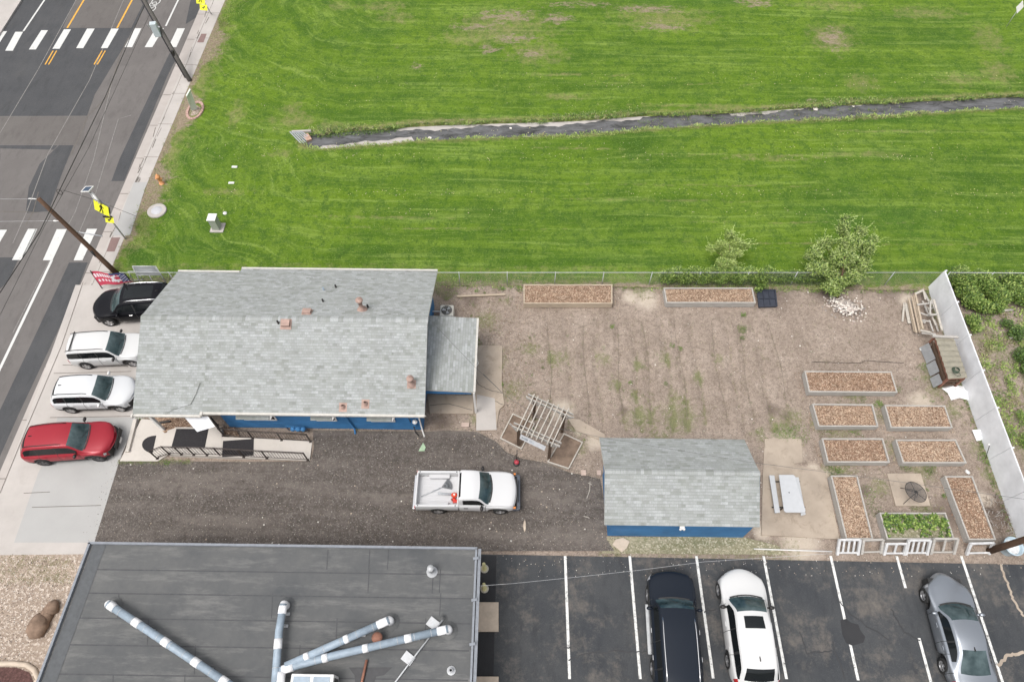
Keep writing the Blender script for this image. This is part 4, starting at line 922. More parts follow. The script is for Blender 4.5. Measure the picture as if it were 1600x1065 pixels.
def car(name, label, S, front, rear, left_visible, col, group=None, face=None):
    """front/rear: photo points of the wheel hubs on the side the camera sees; scale follows the wheelbase"""
    wf_, wr_ = S['wf'], S['wr']; W = S['W']; wheelr = S.get('r', .34)
    F = G(*front, wheelr); B = G(*rear, wheelr); d = (F-B); meas = d.length; d.normalize(); sc = meas/(wf_-wr_)
    if 'sc' in S: sc = S['sc']
    left = Vector((-d.y, d.x, 0)); y_s = (W-.05)*(1 if left_visible else -1)
    org = (F+B)/2-d*((wf_+wr_)/2*sc)-left*y_s*sc; org.z = S.get('gz', .02)
    root = thing(name, label, S.get('cat', 'car'), org, math.atan2(d.y, d.x), group); root.scale = (sc, sc, sc)
    P = paint(S['pn'], col, S.get('rough', .22), metal=S.get('metal', 0), dust=S.get('dust', .05), spec=S.get('spec', .3), coat=S.get('coat', .15)); trim = S.get('trim', SEAM)
    xs = set(); x0, x1 = S['x0'], S['x1']
    k = x0
    while k < x1: xs.add(round(k, 4)); k += .085
    for x in S['keys']+[wf_, wr_]: xs.add(round(x, 4))
    ar = wheelr+.07
    for c in (wf_, wr_):
        for a in range(0, 13): xs.add(round(c+ar*math.cos(math.pi*a/12), 4))
        xs.add(round(c+ar+.002, 4)); xs.add(round(c-ar-.002, 4))
    seams = S.get('seams', [])
    for x in seams: xs.add(x); xs.add(x+.022)
    xs = sorted(xs); st = []
    for x in xs:
        if st and x-st[-1] < .012 and not (x-.022 in seams or x in seams): continue
        if x0 <= x <= x1: st.append(x)
    zt = S['zt']; zs = S['zs']; wt = S['wt']; wp = S['wp']; bow = S['bow']
    rows = []
    def section(x, zmul=1.0, zc=None, dx=0):
        Wx = smooth_curve(wp, x); top = smooth_curve(zt, x) if zc is None else zc; sh = min(smooth_curve(zs, x), top-.05); wtop = smooth_curve(wt, x); zb = smooth_curve(S['zb'], x)
        for c in (wf_, wr_):
            dd = ar*ar-(x-c)**2
            if dd > 0: zb = max(zb, wheelr+math.sqrt(dd))
        zb = min(zb, sh-.04); b = smooth_curve(bow, x); cr_ = smooth_curve(S['crown'], x); edge = top-cr_
        L = [(Wx-.07, zb), (Wx-.015, lerp(zb, sh, .12)), (Wx, lerp(zb, sh, .35)), (Wx, lerp(zb, sh, .6)), (Wx-.015, lerp(zb, sh, .82)), (Wx-.045, sh-.02), (Wx-.085, sh)]
        wtop = min(wtop, Wx-.11); ws = Wx-.085; ze = max(edge, sh+.005)
        for q in (.1, .5, .86): L.append((lerp(ws, wtop+.05, q), lerp(sh, ze-.045*min(1, (ze-sh)*4), q)))
        L.append((wtop+.028, lerp(sh, ze-.018*min(1, (ze-sh)*4), 1))); L.append((wtop-.01, ze))
        for q in (.86, .62, .4, .2, 0): L.append((wtop*q, lerp(top, ze, q**2)))
        out = []
        full = [(-y, z) for y, z in L[:-1]]+[(y, z) for y, z in L[::-1]]
        for y, z in full: out.append(Vector((x+dx-b*(y/Wx)**2, y, z)))
        return out
    for x in st: rows.append((x, section(x)))
    NC = len(rows[0][1]); half = (NC-1)//2
    # column classes, counted from the left edge: 0..5 side, 6..8 window band, 9 corner, 10 a-pillar sliver, 11.. top
    def cls(j):
        k = j if j < half else NC-2-j
        return k
    xc, xrf, xrr, xrb = S['cowl'], S['rf'], S['rr'], S['rb']
    wins = S['wins']
    parts = {}
    def put(nm, i, j):
        parts.setdefault(nm, []).append((i, j))
    for i in range(len(rows)-1):
        xm = (rows[i][0]+rows[i+1][0])/2; wid = rows[i+1][0]-rows[i][0]
        for j in range(NC-1):
            k = cls(j); sd_ = 'R' if j < half else 'L'
            if k >= 11 and xrf < xm < xc: put('windshield', i, j); continue
            if k >= 12 and xrb < xm < xrr and S.get('rearglass', True): put('rear_window', i, j); continue
            if k in (7, 8):
                hit = False
                for wi, (a, b) in enumerate(wins):
                    if a < xm < b: put('W%d%s' % (wi, sd_), i, j); hit = True
                if hit: continue
            if k in (7, 8) and wins and wins[0][0]-.02 < xm < wins[-1][1] : put('pillar', i, j); continue
            if S.get('roofglass') and k >= 13 and S['roofglass'][0] < xm < S['roofglass'][1]: put('sunroof', i, j); continue
            if any(abs(xm-(s_+.011)) < .011 for s_ in seams) and (k <= 6): put('seam', i, j); continue
            if 1 <= k <= 4 and S['hl'][0] < xm and k >= S['hl'][1]: put('headlight'+sd_, i, j); continue
            if xm < S['tl'][0] and S['tl'][1] <= k <= S['tl'][2]: put('taillight'+sd_, i, j); continue
            if k <= 1 and S.get('clad'): put('clad', i, j); continue
            put('body', i, j)
    def mk(nm, cells, mat, proud=0):
        mb = MB(); idx = {}
        for i, j in cells:
            f = []
            for a, b in ((i, j), (i+1, j), (i+1, j+1), (i, j+1)):
                if (a, b) not in idx: idx[(a, b)] = len(mb.v); mb.v.append(rows[a][1][b])
                f.append(idx[(a, b)])
            mb.f.append(f[::-1]); mb.m.append(0); mb.uv.append(None); mb.sm.append(True)
        return mb.build(nm, mat, root)
    for nm, cells in parts.items():
        if nm == 'body':
            o = None; mb = MB(); idx = {}
            for grp, mi in ((cells, 0), (parts.get('seam', []), 1), (parts.get('pillar', []), 1), (parts.get('clad', []), 1)):
                for i, j in grp:
                    f = []
                    for a, b in ((i, j), (i+1, j), (i+1, j+1), (i, j+1)):
                        if (a, b) not in idx: idx[(a, b)] = len(mb.v); mb.v.append(rows[a][1][b])
                        f.append(idx[(a, b)])
                    mb.f.append(f[::-1]); mb.m.append(mi); mb.uv.append(None); mb.sm.append(True)
            # nose and tail faces
            for which in (0, -1):
                x, sec = rows[which]; s_ = 1 if which == -1 else -1
                rings = [sec]
                for q in (.35, .7, 1.0):
                    zc = sum(v.z for v in sec)/len(sec); rings.append([Vector((v.x+s_*(.05*q), v.y*(1-.05*q), lerp(v.z, max(.28, zc*.85), q*.55))) for v in sec])
                bb = len(mb.v)
                for rr in rings: mb.v += rr
                n_ = len(sec)
                for a in range(3):
                    for j in range(n_-1):
                        f = [bb+a*n_+j, bb+(a+1)*n_+j, bb+(a+1)*n_+j+1, bb+a*n_+j+1]; mb.f.append(f[::-1] if s_ > 0 else f); mb.m.append(0); mb.uv.append(None); mb.sm.append(True)
                last = [bb+3*n_+j for j in range(n_)]; mb.f.append(last if s_ < 0 else last[::-1]); mb.m.append(0); mb.uv.append(None); mb.sm.append(False)
            mb.build('body', [P, trim], root)
        elif nm == 'windshield': mk('windshield', cells, SHIELD)
        elif nm == 'rear_window': mk('rear_window', cells, SHIELD if S.get('rgl') else GLASS)
        elif nm == 'sunroof': mk('sunroof', cells, GLASS)
        elif nm.startswith('W'): mk('side_window', cells, GLASS)
        elif nm.startswith('headlight'): mk('headlight', cells, LAMP)
        elif nm.startswith('taillight'): mk('taillight', cells, LRED)
    ub = MB(); ub.box(((x0+x1)/2, 0, .42), (x1-x0-.5, 2*W-.42, .5)); ub.build('underbody', SEAM, root)
    for x in (wf_, wr_):
        for s_ in (-1, 1): wheel(root, x, s_*(W-.12), wheelr, s_, S.get('rim', RIM))
    for s_ in (-1, 1):
        mb = MB(); mx_ = xc-.42; zz = smooth_curve(zs, mx_); mb.blob((mx_, s_*(W+.07), zz+.07), (.08, .13, .085), 0, 10, 0); mb.beam((mx_, s_*(W-.08), zz+.0), (mx_, s_*(W+.04), zz+.05), .06, .04); mb.build('mirror', S.get('mirror', P), root)
        for dxh in S.get('handles', []):
            mb = MB(); zz = smooth_curve(zs, dxh)-.13; mb.box((dxh, s_*(W+.012), zz), (.19, .03, .035)); mb.build('door_handle', S.get('handle_m', P), root, bevel=.008)
        if S.get('rails'):
            a, b = S['rails']; yr = smooth_curve(wt, (a+b)/2)-.06; n_ = 8; pts = []
            for q in range(n_+1):
                xx = lerp(a, b, q/n_); lift = .045 if 0 < q < n_ else .0; pts.append((xx, s_*(smooth_curve(wt, xx)-.05), smooth_curve(zt, xx)-smooth_curve(S['crown'], xx)*.85+lift))
            mb = MB(); mb.tube(pts, .022, 6); mb.build('roof_rail', S.get('railm', BLK), root)
    if S.get('crossbar'):
        for xx in S['crossbar']:
            mb = MB(); yr = smooth_curve(wt, xx); mb.beam((xx, -yr, smooth_curve(zt, xx)+.05), (xx, yr, smooth_curve(zt, xx)+.05), .06, .03); mb.build('roof_crossbar', BLK, root)
    if S.get('fin'):
        mb = MB(); xx = S['fin']; zz = smooth_curve(zt, xx); mb.add([(xx-.1,-.02,zz),(xx+.1,-.02,zz),(xx+.1,.02,zz),(xx-.1,.02,zz),(xx-.08,0,zz+.07)], [(0,1,4),(1,2,4),(2,3,4),(3,0,4)]); mb.build('antenna_fin', S.get('finm', BLK), root)
    if S.get('grille'):
        zlo, zhi, gw_ = S['grille']; xn = x1+.052; mb = MB(); mb.box((xn, 0, (zlo+zhi)/2), (.03, gw_*2, zhi-zlo)); mb.build('grille', SEAM, root, bevel=.01)
        mb = MB(); mb.box((xn+.02, 0, .42), (.012, .31, .15)); mb.build('licence_plate', WHITE, root)
    mb = MB(); mb.box((x0-.055, 0, .62), (.012, .31, .15)); mb.build('licence_plate', WHITE, root)
    wp_ = MB()
    for y_ in (.42, -.18):
        zc_ = smooth_curve(zt, xc-.05)+.012; wp_.tube([(xc-.02, y_, zc_), (xc-.2, y_-.52, smooth_curve(zt, xc-.2)+.02)], .010, 4)
    wp_.build('wiper', SEAM, root)
    cw = MB(); cw.strip([Vector((xc+.03-smooth_curve(bow, xc)*((k-4)/4*.68/W)**2, (k-4)/4*.66, smooth_curve(zt, xc+.03)-.035*((k-4)/4)**2+.006)) for k in range(9)], .07); cw.build('cowl_vent', SEAM, root)
    return root
SUV = dict(W=.92, x0=-2.28, x1=2.22, wf=1.38, wr=-1.30, keys=[1.02, .38, -1.55, -2.1], cowl=1.02, rf=.38, rr=-1.72, rb=-2.12,
  zt=[(-2.28,.95),(-2.2,1.06),(-2.12,1.14),(-1.72,1.58),(-1.2,1.66),(-.3,1.69),(.38,1.60),(1.02,1.12),(1.3,1.05),(1.8,.98),(2.1,.88),(2.22,.72)],
  zs=[(-2.28,.86),(-2.1,1.06),(-1.0,1.04),(1.0,.98),(1.8,.88),(2.22,.66)], wt=[(-2.28,.6),(-2.1,.66),(-1.72,.60),(-.5,.63),(.38,.62),(1.02,.74),(1.9,.68),(2.22,.6)],
  wp=[(-2.28,.78),(-2.15,.87),(-1.8,.92),(0,.92),(1.5,.92),(1.95,.87),(2.22,.74)], bow=[(-2.28,-.14),(-1.7,-.10),(-1,-.02),(0,.02),(.38,.10),(1.02,.17),(1.8,.16),(2.22,.34)],
  crown=[(-2.28,.05),(-1.7,.05),(.38,.05),(1.02,.05),(1.8,.07),(2.22,.08)], zb=[(-2.28,.45),(-2.0,.32),(-1.0,.25),(1.0,.25),(1.9,.28),(2.22,.36)],
  wins=[(-1.95,-1.25),(-1.17,-.32),(-.24,.80)], seams=[-1.20,-.28,.86], hl=(1.98,3), tl=(-2.12,3,6), handles=[-.95,-.02], fin=-1.45)
def V(**k):
    d = dict(SUV); d.update(k); return d
car('parked_suv', 'red suv parked nose towards the ramp on the new concrete', V(pn='red car paint', W=.93, clad=True, rim=RIMD, mirror=BLK, rails=(-1.7,.1), roofglass=None, grille=(.45,.78,.55), cat='suv', metal=.1, rough=.3, dust=.0), (155,716), (69,722.5), False, (.30,.020,.032), 'cars parked on the forecourt')
car('parked_suv', 'white crossover with black roof rails, parked directly beside the red suv', V(pn='white pearl paint', clad=True, rails=(-1.7,.1), railm=BLK, grille=(.45,.75,.5), cat='suv', mirror=None or WHITE), (188,638), (111,640.5), False, (.58,.59,.60), 'cars parked on the forecourt')
car('parked_suv', 'boxy white suv with a black roof rack crossbar, second from the north', V(pn='white suv paint', rails=(-1.95,.2), crossbar=[-1.65], mirror=BLK, rr=-1.95, rb=-2.2, r=.36, clad=False, fin=None, cat='suv', wins=[(-2.05,-1.25),(-1.17,-.32),(-.24,.76)],
  zt=[(-2.28,1.0),(-2.2,1.12),(-1.95,1.66),(-1.2,1.72),(-.3,1.73),(.38,1.66),(1.0,1.15),(1.3,1.09),(1.9,1.04),(2.15,.98),(2.22,.80)], wt=[(-2.28,.68),(-1.95,.65),(-.5,.67),(.38,.66),(1.02,.78),(1.9,.76),(2.22,.7)]), (207.5,567), (135,571), False, (.57,.57,.565), 'cars parked on the forecourt')
car('parked_suv', 'black suv with chrome roof rails backed up to the house corner, nose to the street', V(pn='black car paint', dust=0, spec=.12, coat=.06, rails=(-1.7,.1), railm=CHROME, rim=RIM, fin=-1.5, cat='suv', x1=2.3, roofglass=(-1.3,.2), handle_m=CHROME, sc=1.0), (168,504), (254,497), True, (.008,.008,.010), 'cars parked on the forecourt')
BIG = V(W=1.0, x0=-2.75, x1=2.35, wf=1.40, wr=-1.55, r=.40, keys=[1.12,.55,-2.3,-2.6], cowl=1.12, rf=.62, rr=-2.45, rb=-2.68, rails=(-2.2,.25), railm=CHROME, handles=[-1.2,-.15], handle_m=CHROME,
  zt=[(-2.75,1.1),(-2.68,1.25),(-2.45,1.80),(-1.8,1.86),(-.3,1.88),(.62,1.80),(1.12,1.28),(1.5,1.22),(2.1,1.16),(2.30,1.08),(2.35,.95)], zs=[(-2.75,1.0),(-2.5,1.16),(-1.0,1.16),(1.0,1.12),(1.9,1.06),(2.35,.85)],
  wt=[(-2.75,.72),(-2.45,.70),(-.5,.72),(.62,.70),(1.12,.80),(2.0,.74),(2.35,.66)], wp=[(-2.75,.92),(-2.6,.97),(-2,1.0),(1.5,1.0),(2.1,.97),(2.35,.86)], bow=[(-2.75,-.1),(-2.3,-.06),(-1,0),(.62,.06),(1.12,.12),(2.0,.06),(2.35,.16)],
  crown=[(-2.75,.04),(.6,.04),(1.12,.05),(2,.06),(2.35,.07)], zb=[(-2.75,.5),(-2.4,.38),(-1,.32),(1,.32),(2,.34),(2.35,.42)], wins=[(-2.35,-1.75),(-1.65,-.65),(-.57,.86)], seams=[-1.70,-.61,.92,1.18], hl=(2.05,2), tl=(-2.66,2,6), fin=None)
r_ = car('parked_suv', 'large black suv with chrome roof rails in the parking lot, nose to the fence', dict(BIG, pn='black blue paint', cat='suv', metal=0, rough=.2, dust=0, spec=.15, coat=.08), (1012.5,929), (1019.5,1044), True, (.014,.018,.026), 'cars in the parking lot')
st_ = MB(); st_.beam((-1.0,1.04,.40),(1.0,1.04,.40),.12,.04); st_.build('running_board', GALV, r_)
car('parked_suv', 'white suv with a dark sunroof in the parking lot beside the large black one', V(pn='white gloss paint', W=.90, roofglass=(-.30,.22), clad=False, mirror=BLK, rim=RIM, cat='suv', fin=-1.35, finm=BLK, dust=.03,
  wins=[(-2.1,-1.2),(-1.12,-.30),(-.22,.80)], wt=[(-2.28,.62),(-2.1,.66),(-1.72,.62),(-.5,.64),(.38,.60),(1.02,.72),(1.9,.66),(2.22,.56)]), (1123,922), (1137.5,1032), True, (.58,.58,.575), 'cars in the parking lot')
SED = V(W=.92, x0=-2.42, x1=2.35, wf=1.42, wr=-1.38, r=.33, keys=[.95,.30,-.85,-1.72], cowl=1.0, rf=.28, rr=-.92, rb=-1.78, handles=[-.75,.15], fin=-.82, wins=[(-1.35,-.62),(-.54,.78)], seams=[-1.1,-.58,.84,-1.85], rgl=True,
  zt=[(-2.42,.80),(-2.36,.93),(-2.2,.99),(-1.78,1.04),(-.92,1.38),(-.4,1.45),(.28,1.38),(1.0,.98),(1.5,.92),(2.0,.82),(2.28,.68),(2.35,.58)], zs=[(-2.42,.72),(-2.2,.93),(-1.0,.95),(1.0,.90),(1.8,.80),(2.35,.52)],
  wt=[(-2.42,.6),(-1.78,.70),(-.92,.55),(-.3,.57),(.28,.56),(1.0,.74),(1.8,.66),(2.35,.5)], wp=[(-2.42,.76),(-2.25,.86),(-1.8,.92),(1.5,.92),(1.95,.86),(2.35,.66)], bow=[(-2.42,-.2),(-1.7,-.14),(-.9,-.10),(0,0),(.28,.12),(1.0,.2),(1.8,.2),(2.35,.42)],
  zb=[(-2.42,.42),(-2,.26),(-1,.2),(1,.2),(1.9,.22),(2.35,.3)], hl=(1.9,3), tl=(-2.2,3,6))
car('parked_sedan', 'silver grey sedan angled in the right of the parking lot', dict(SED, pn='silver blue paint', cat='sedan', metal=.75, rough=.3, dust=.03), (1443.5,930), (1473,1040), True, (.34,.365,.40), 'cars in the parking lot')
# white pickup
TR = V(W=.88, x0=-.42, x1=2.18, wf=1.42, wr=-1.42, r=.34, keys=[1.05,.45,-.2], cowl=1.02, rf=.50, rr=-.34, rb=-.40, handles=[-.12], handle_m=SEAM, fin=None, wins=[(-.22,.82)], seams=[.92], mirror=BLK, rearglass=True,
  zt=[(-.42,1.50),(-.34,1.60),(.1,1.63),(.50,1.56),(1.02,1.10),(1.4,1.05),(2.0,.99),(2.12,.93),(2.18,.80)], zs=[(-.42,1.04),(1.0,1.0),(1.9,.90),(2.18,.72)], wt=[(-.42,.66),(.5,.64),(1.02,.76),(1.9,.74),(2.18,.70)],
  wp=[(-.42,.88),(1.6,.88),(1.95,.86),(2.18,.82)], bow=[(-.42,0),(.2,.0),(.50,.10),(1.02,.18),(1.8,.05),(2.18,.16)], crown=[(-.42,.03),(.5,.05),(1.02,.05),(1.9,.06),(2.3,.07)], zb=[(-.42,.36),(1,.34),(2,.36),(2.3,.42)], hl=(2.02,4), tl=(-9,3,6), grille=(.5,.80,.5), dust=.03)
tk = car('pickup_truck', 'white regular cab pickup truck with yard tools in its open bed', dict(TR, pn='white truck paint', cat='pickup truck', gz=.03), (781.5,798.5), (685,798), False, (.57,.57,.575))
PW = paint('white bed paint', (.54,.545,.55), .3, dust=.02)
for s_ in (-1, 1):
    mb = MB(); ar = .42
    xs = sorted(set([-2.42, -2.40]+[round(-1.42+ar*math.cos(math.pi*a/14), 4) for a in range(15)]+[-1.42-ar-.002, -1.42+ar+.002, -.48]))
    def zb_(x): dd = ar*ar-(x+1.42)**2; return .34+math.sqrt(dd) if dd > 0 else .42
    sec = lambda x: [(x, s_*(.82), zb_(x)), (x, s_*.875, max(zb_(x)+.01, .60)), (x, s_*.885, max(.82, zb_(x)+.03)), (x, s_*.86, .97), (x, s_*.845, 1.02), (x, s_*.75, 1.02), (x, s_*.745, .98), (x, s_*.745, .62)]
    S_ = [sec(x) for x in xs]; n_ = 8
    mb.add([p for q in S_ for p in q], [((i*n_+j), (i*n_+j+1), ((i+1)*n_+j+1), ((i+1)*n_+j))[::(1 if s_ > 0 else -1)] for i in range(len(xs)-1) for j in range(n_-1)], smooth=False)
    mb.add(S_[0], [tuple(range(n_))]); mb.add(S_[-1], [tuple(range(n_))[::-1]]); mb.build('bed_side', PW, tk)
mb = MB(); mb.box((-1.45,0,.585),(1.92,1.49,.03))
for k in range(11): mb.box((-1.45,-.62+k*.124,.607),(1.86,.07,.016))
for s_ in (-1,1): mb.box((-1.42,s_*.66,.70),(.95,.17,.20))
mb.build('bed_floor', paint('worn bed floor', (.50,.50,.51), .45, dust=.15), tk, bevel=.006)
mb = MB(); mb.box((-2.40,0,.80),(.06,1.52,.46)); mb.box((-2.445,0,.86),(.02,1.1,.2)); mb.build('tailgate', PW, tk, bevel=.012)
mb = MB(); mb.box((-.50,0,.80),(.05,1.5,.46)); mb.build('bed_front_wall', PW, tk, bevel=.012)
mb = MB(); mb.box((-2.53,0,.50),(.12,1.62,.16)); mb.build('rear_bumper', CHROME, tk, bevel=.02)
mb = MB(); mb.box((2.26,0,.50),(.16,1.62,.24)); mb.box((2.14,.79,.5),(.3,.1,.24)); mb.box((2.14,-.79,.5),(.3,.1,.24)); mb.build('front_bumper', plain('dark grey bumper', (.07,.08,.10), .5), tk, bevel=.03)
for s_ in (-1,1):
    mb = MB(); mb.box((2.08,s_*.80,.74),(.10,.07,.12)); mb.build('turn_signal', LORG, tk)
    mb = MB(); mb.box((-2.43,s_*.83,.82),(.05,.10,.26)); mb.build('taillight', LRED, tk)
mb = MB(); mb.box((-1.45,0,.40),(2.0,1.2,.30)); mb.build('bed_underbody', SEAM, tk)
mb = MB()
for x_, y_ in ((-2.3,.80),(-2.3,-.80),(-.6,.80),(-.6,-.80)): mb.box((x_,y_,1.022),(.05,.05,.012))
mb.build('stake_pocket', SEAM, tk)
def on_truck(px, py, z): return G(px, py, z)
zz = .66
rk = thing('lawn_rake', 'dark fan headed rake lying in the pickup bed', 'rake', on_truck(695, 765, zz))
mb = MB(); mb.tube([G(656,776,zz+.05), G(690,761,zz+.08)], .018, 6); mb.build('handle', GREYP, rk, True)
mb = MB(); c = G(689.5,761,zz+.09); h0 = (G(699.5,748,zz+.05)-c); h1 = (G(706.5,764,zz+.05)-c)
a0, a1 = math.atan2(h0.y,h0.x), math.atan2(h1.y,h1.x)
for k in range(15):
    a = lerp(a0,a1,k/14); da = (a1-a0)/14*.34; L = h0.length
    mb.add([c+Vector((.03*math.cos(a-da),.03*math.sin(a-da),0)), c+Vector((.03*math.cos(a+da),.03*math.sin(a+da),0)), c+Vector((L*math.cos(a+da),L*math.sin(a+da),-.03)), c+Vector((L*math.cos(a-da),L*math.sin(a-da),-.03))], [(0,1,2,3),(3,2,1,0)])
for q in (.55,.9):
    mb.strip([c+Vector((h0.length*q*math.cos(lerp(a0,a1,k/8)),h0.length*q*math.sin(lerp(a0,a1,k/8)),.0)) for k in range(9)], .05)
mb.build('rake_head', plain('dark grey plastic tines', (.12,.13,.14), .5), rk, True)
lb = thing('leaf_blower', 'red leaf blower with a grey tube lying in the pickup bed', 'leaf blower', on_truck(709, 775, zz))
mb = MB(); c = G(710,773,zz+.12); mb.blob(c, (.15,.13,.12), 0, 12, .05); mb.blob(c+Vector((-.02,-.22,0)), (.12,.09,.09), 1, 10, .1); mb.build('motor_housing', [plain('orange red plastic', (.62,.07,.03), .4), REDP], lb, True)
mb = MB(); mb.tube([G(705,772,zz+.12), G(686,770.5,zz+.08), G(684,770.5,zz+.08)], [.045,.045,.055], 10); mb.build('blower_tube', GREYP, lb, True)
mb = MB(); mb.lathe(c+Vector((0,0,.10)), [(.05,0),(.045,.03),(0,.035)], 10); mb.build('cap', WHITE, lb, True)
fc_ = thing('fuel_can', 'small red fuel can beside the leaf blower in the pickup bed', 'fuel can', on_truck(712, 782, zz))
mb = MB(); c = G(711.5,783,zz+.08); mb.box(c, (.24,.13,.16)); mb.build('can_body', REDP, fc_, True, bevel=.03)
mb = MB(); mb.tube([c+Vector((-.08,0,.08)), c+Vector((-.2,.05,.16))], .018, 6); mb.build('spout', BLK, fc_, True)
# ---------------------------------------------------------------- yard: raised beds, pergola, tables
def bed(px, label, z=.42, fill='chips', name='raised_bed', group='raised wooden garden beds', bw=.07, fh=None, boards=W_GREY):
    P_ = [G(x, y, z) for x, y in px]; c = sum(P_, Vector())/4; c.z = 0
    root = thing(name, label, 'garden bed', c, 0, group)
    for k in range(4):
        a, b = P_[k], P_[(k+1) % 4]; d = (b-a).normalized(); inw = Vector((-d.y, d.x, 0)); 
        if inw.dot(c-a) < 0: inw = -inw
        off = .002 if k % 2 else 0; cut = bw if k % 2 else 0
        mb = MB(); a2 = a+inw*bw/2+d*(cut+.003 if cut else 0); b2 = b+inw*bw/2-d*(cut+.003 if cut else 0)
        for q in range(2 if z > .25 else 1):
            nq = 2 if z > .25 else 1; h = z/nq; mb.beam(Vector((a2.x,a2.y,h*(q+.5))), Vector((b2.x,b2.y,h*(q+.5))), bw-.004*q, h-.012)
        mb.build('side_board', boards, root, True)
    ins = [p+(c-p)*0 for p in P_]
    inner = []
    for k in range(4):
        p = P_[k]; a = (P_[(k+1)%4]-p).normalized(); b = (P_[k-1]-p).normalized(); inner.append(p+(a+b)*bw)
    rgv = random.Random(int(px[0][0]*7+px[0][1])); fz = (fh if fh is not None else z-rgv.uniform(.035, .11)); pal = rgv.choice([[0,0,1,1,2],[0,1,1,1,2],[0,0,0,2,1],[0,1,2,2,0]])
    n = 14; m = 8; mb = MB(); rg = random.Random(int(px[0][0]))
    mb.grid(lambda u, v: (inner[0].lerp(inner[1], u).lerp(inner[3].lerp(inner[2], u), v)*1.0)+Vector((0,0,fz-z+rg.uniform(-.015,.015))), n, m)
    if fill == 'chips':
        mb.build('mulch_base', CH, root, True)
        mb = MB(); A = (inner[1]-inner[0]).length*(inner[3]-inner[0]).length; N = int(A*620)
        for k in range(N):
            u, v = rg.random(), rg.random(); p = inner[0].lerp(inner[1], u).lerp(inner[3].lerp(inner[2], u), v); p.z = fz+rg.uniform(.0,.03)
            a = rg.uniform(0, 6.28); L = rg.uniform(.015,.042); w_ = rg.uniform(.006,.014); t_ = rg.uniform(-.014,.014); d = Vector((math.cos(a)*L, math.sin(a)*L, t_)); q = Vector((-math.sin(a)*w_, math.cos(a)*w_, rg.uniform(-.006,.006)))
            mb.add([p-d-q, p+d-q, p+d+q, p-d+q], [(0,1,2,3)], rg.choice(pal))
        for k in range(90):
            e = rg.randint(0, 3); p = P_[e].lerp(P_[(e+1)%4], rg.random()); p = c+(p-c)*(1+rg.uniform(.03,.16)); p.z = .03; a = rg.uniform(0, 6.28); L = rg.uniform(.015,.035); d = Vector((math.cos(a)*L, math.sin(a)*L, 0)); q = Vector((-math.sin(a)*.01, math.cos(a)*.01, 0)); mb.add([p-d-q, p+d-q, p+d+q, p-d+q], [(0,1,2,3)], rg.choice(pal))
        o = mb.build('wood_chips', [CH1, CH2, CH3], root, True); o['kind'] = 'stuff'
    elif fill == 'plants':
        mb.build('bed_soil', GM['mixed'], root, True); mb = MB()
        for k in range(170):
            u, v = rg.random(), (rg.random()*.62 if rg.random() < .8 else rg.random()); p = inner[0].lerp(inner[1], u).lerp(inner[3].lerp(inner[2], u), v); h = rg.uniform(.08,.3)
            for q in range(9):
                a = rg.uniform(0, 6.28); el = rg.uniform(.1, 1.0); L = rg.uniform(.07,.14); b0 = Vector((p.x, p.y, fz+h*rg.random())); d = Vector((math.cos(a), math.sin(a), el*.6))*L; s_ = Vector((-math.sin(a), math.cos(a), 0))*L*.35
                mb.add([b0, b0+d*.5+s_, b0+d, b0+d*.5-s_], [(0,1,2,3)], rg.choice([0,0,1,2]))
        o = mb.build('leafy_plants', [L_MID, L_PALE, L_DARK], root, True); o['kind'] = 'stuff'
    else:
        mb.build('bed_soil', plain('damp brown soil', (.17,.125,.095), .95, .35, 3, obj=False, bump=.6), root, True)
        if fill == 'soilrim': pass
    return root
bed([(818,444),(957,444),(957,474),(818,474)], 'tan board raised bed of wood chips against the north fence, nearer the house', boards=W_TAN)
bed([(1037,449),(1176,449),(1181,473),(1041,473)], 'grey raised bed of wood chips under the overhanging vines by the north fence')
bed([(1257,579),(1393,580),(1403,613),(1264,612)], 'longest east to west raised bed, alone in the topmost row of the cluster')
bed([(1269,630),(1364,631),(1373,666),(1279,666)], 'left raised bed of the upper pair, just below the single long bed')
bed([(1382,632),(1477,633),(1489,668),(1392,668)], 'right raised bed of the upper pair, just below the single long bed')
bed([(1284,684),(1380,684),(1391,722),(1293,722)], 'left raised bed of the lower pair, above the narrow upright bed')
bed([(1399,686),(1494,686),(1511,723),(1411,723)], 'right raised bed of the lower pair, above the mesh table slab')
bed([(1298,742),(1340,742),(1365,842),(1322,842)], 'narrow upright raised bed beside the picnic table')
bed([(1476,743),(1520,743),(1557,843),(1514,843)], 'narrow upright raised bed near the white fence at the lower right')
bed([(1374,800),(1478,800),(1492,842),(1386,842)], 'grey raised bed overgrown with leafy green plants', fill='plants', fh=.28)
bed([(801,645),(836,661),(815,701),(781,684)], 'low dirt filled bed at the left foot of the pergola', z=.14, fill='soil', fh=.08, bw=.05, group='low soil beds flanking the pergola', boards=W_PALE)
bed([(881,676),(911,690),(889,732),(855,721)], 'low dark dirt bed at the right foot of the pergola', z=.14, fill='soil', fh=.08, bw=.05, group='low soil beds flanking the pergola', boards=W_PALE)
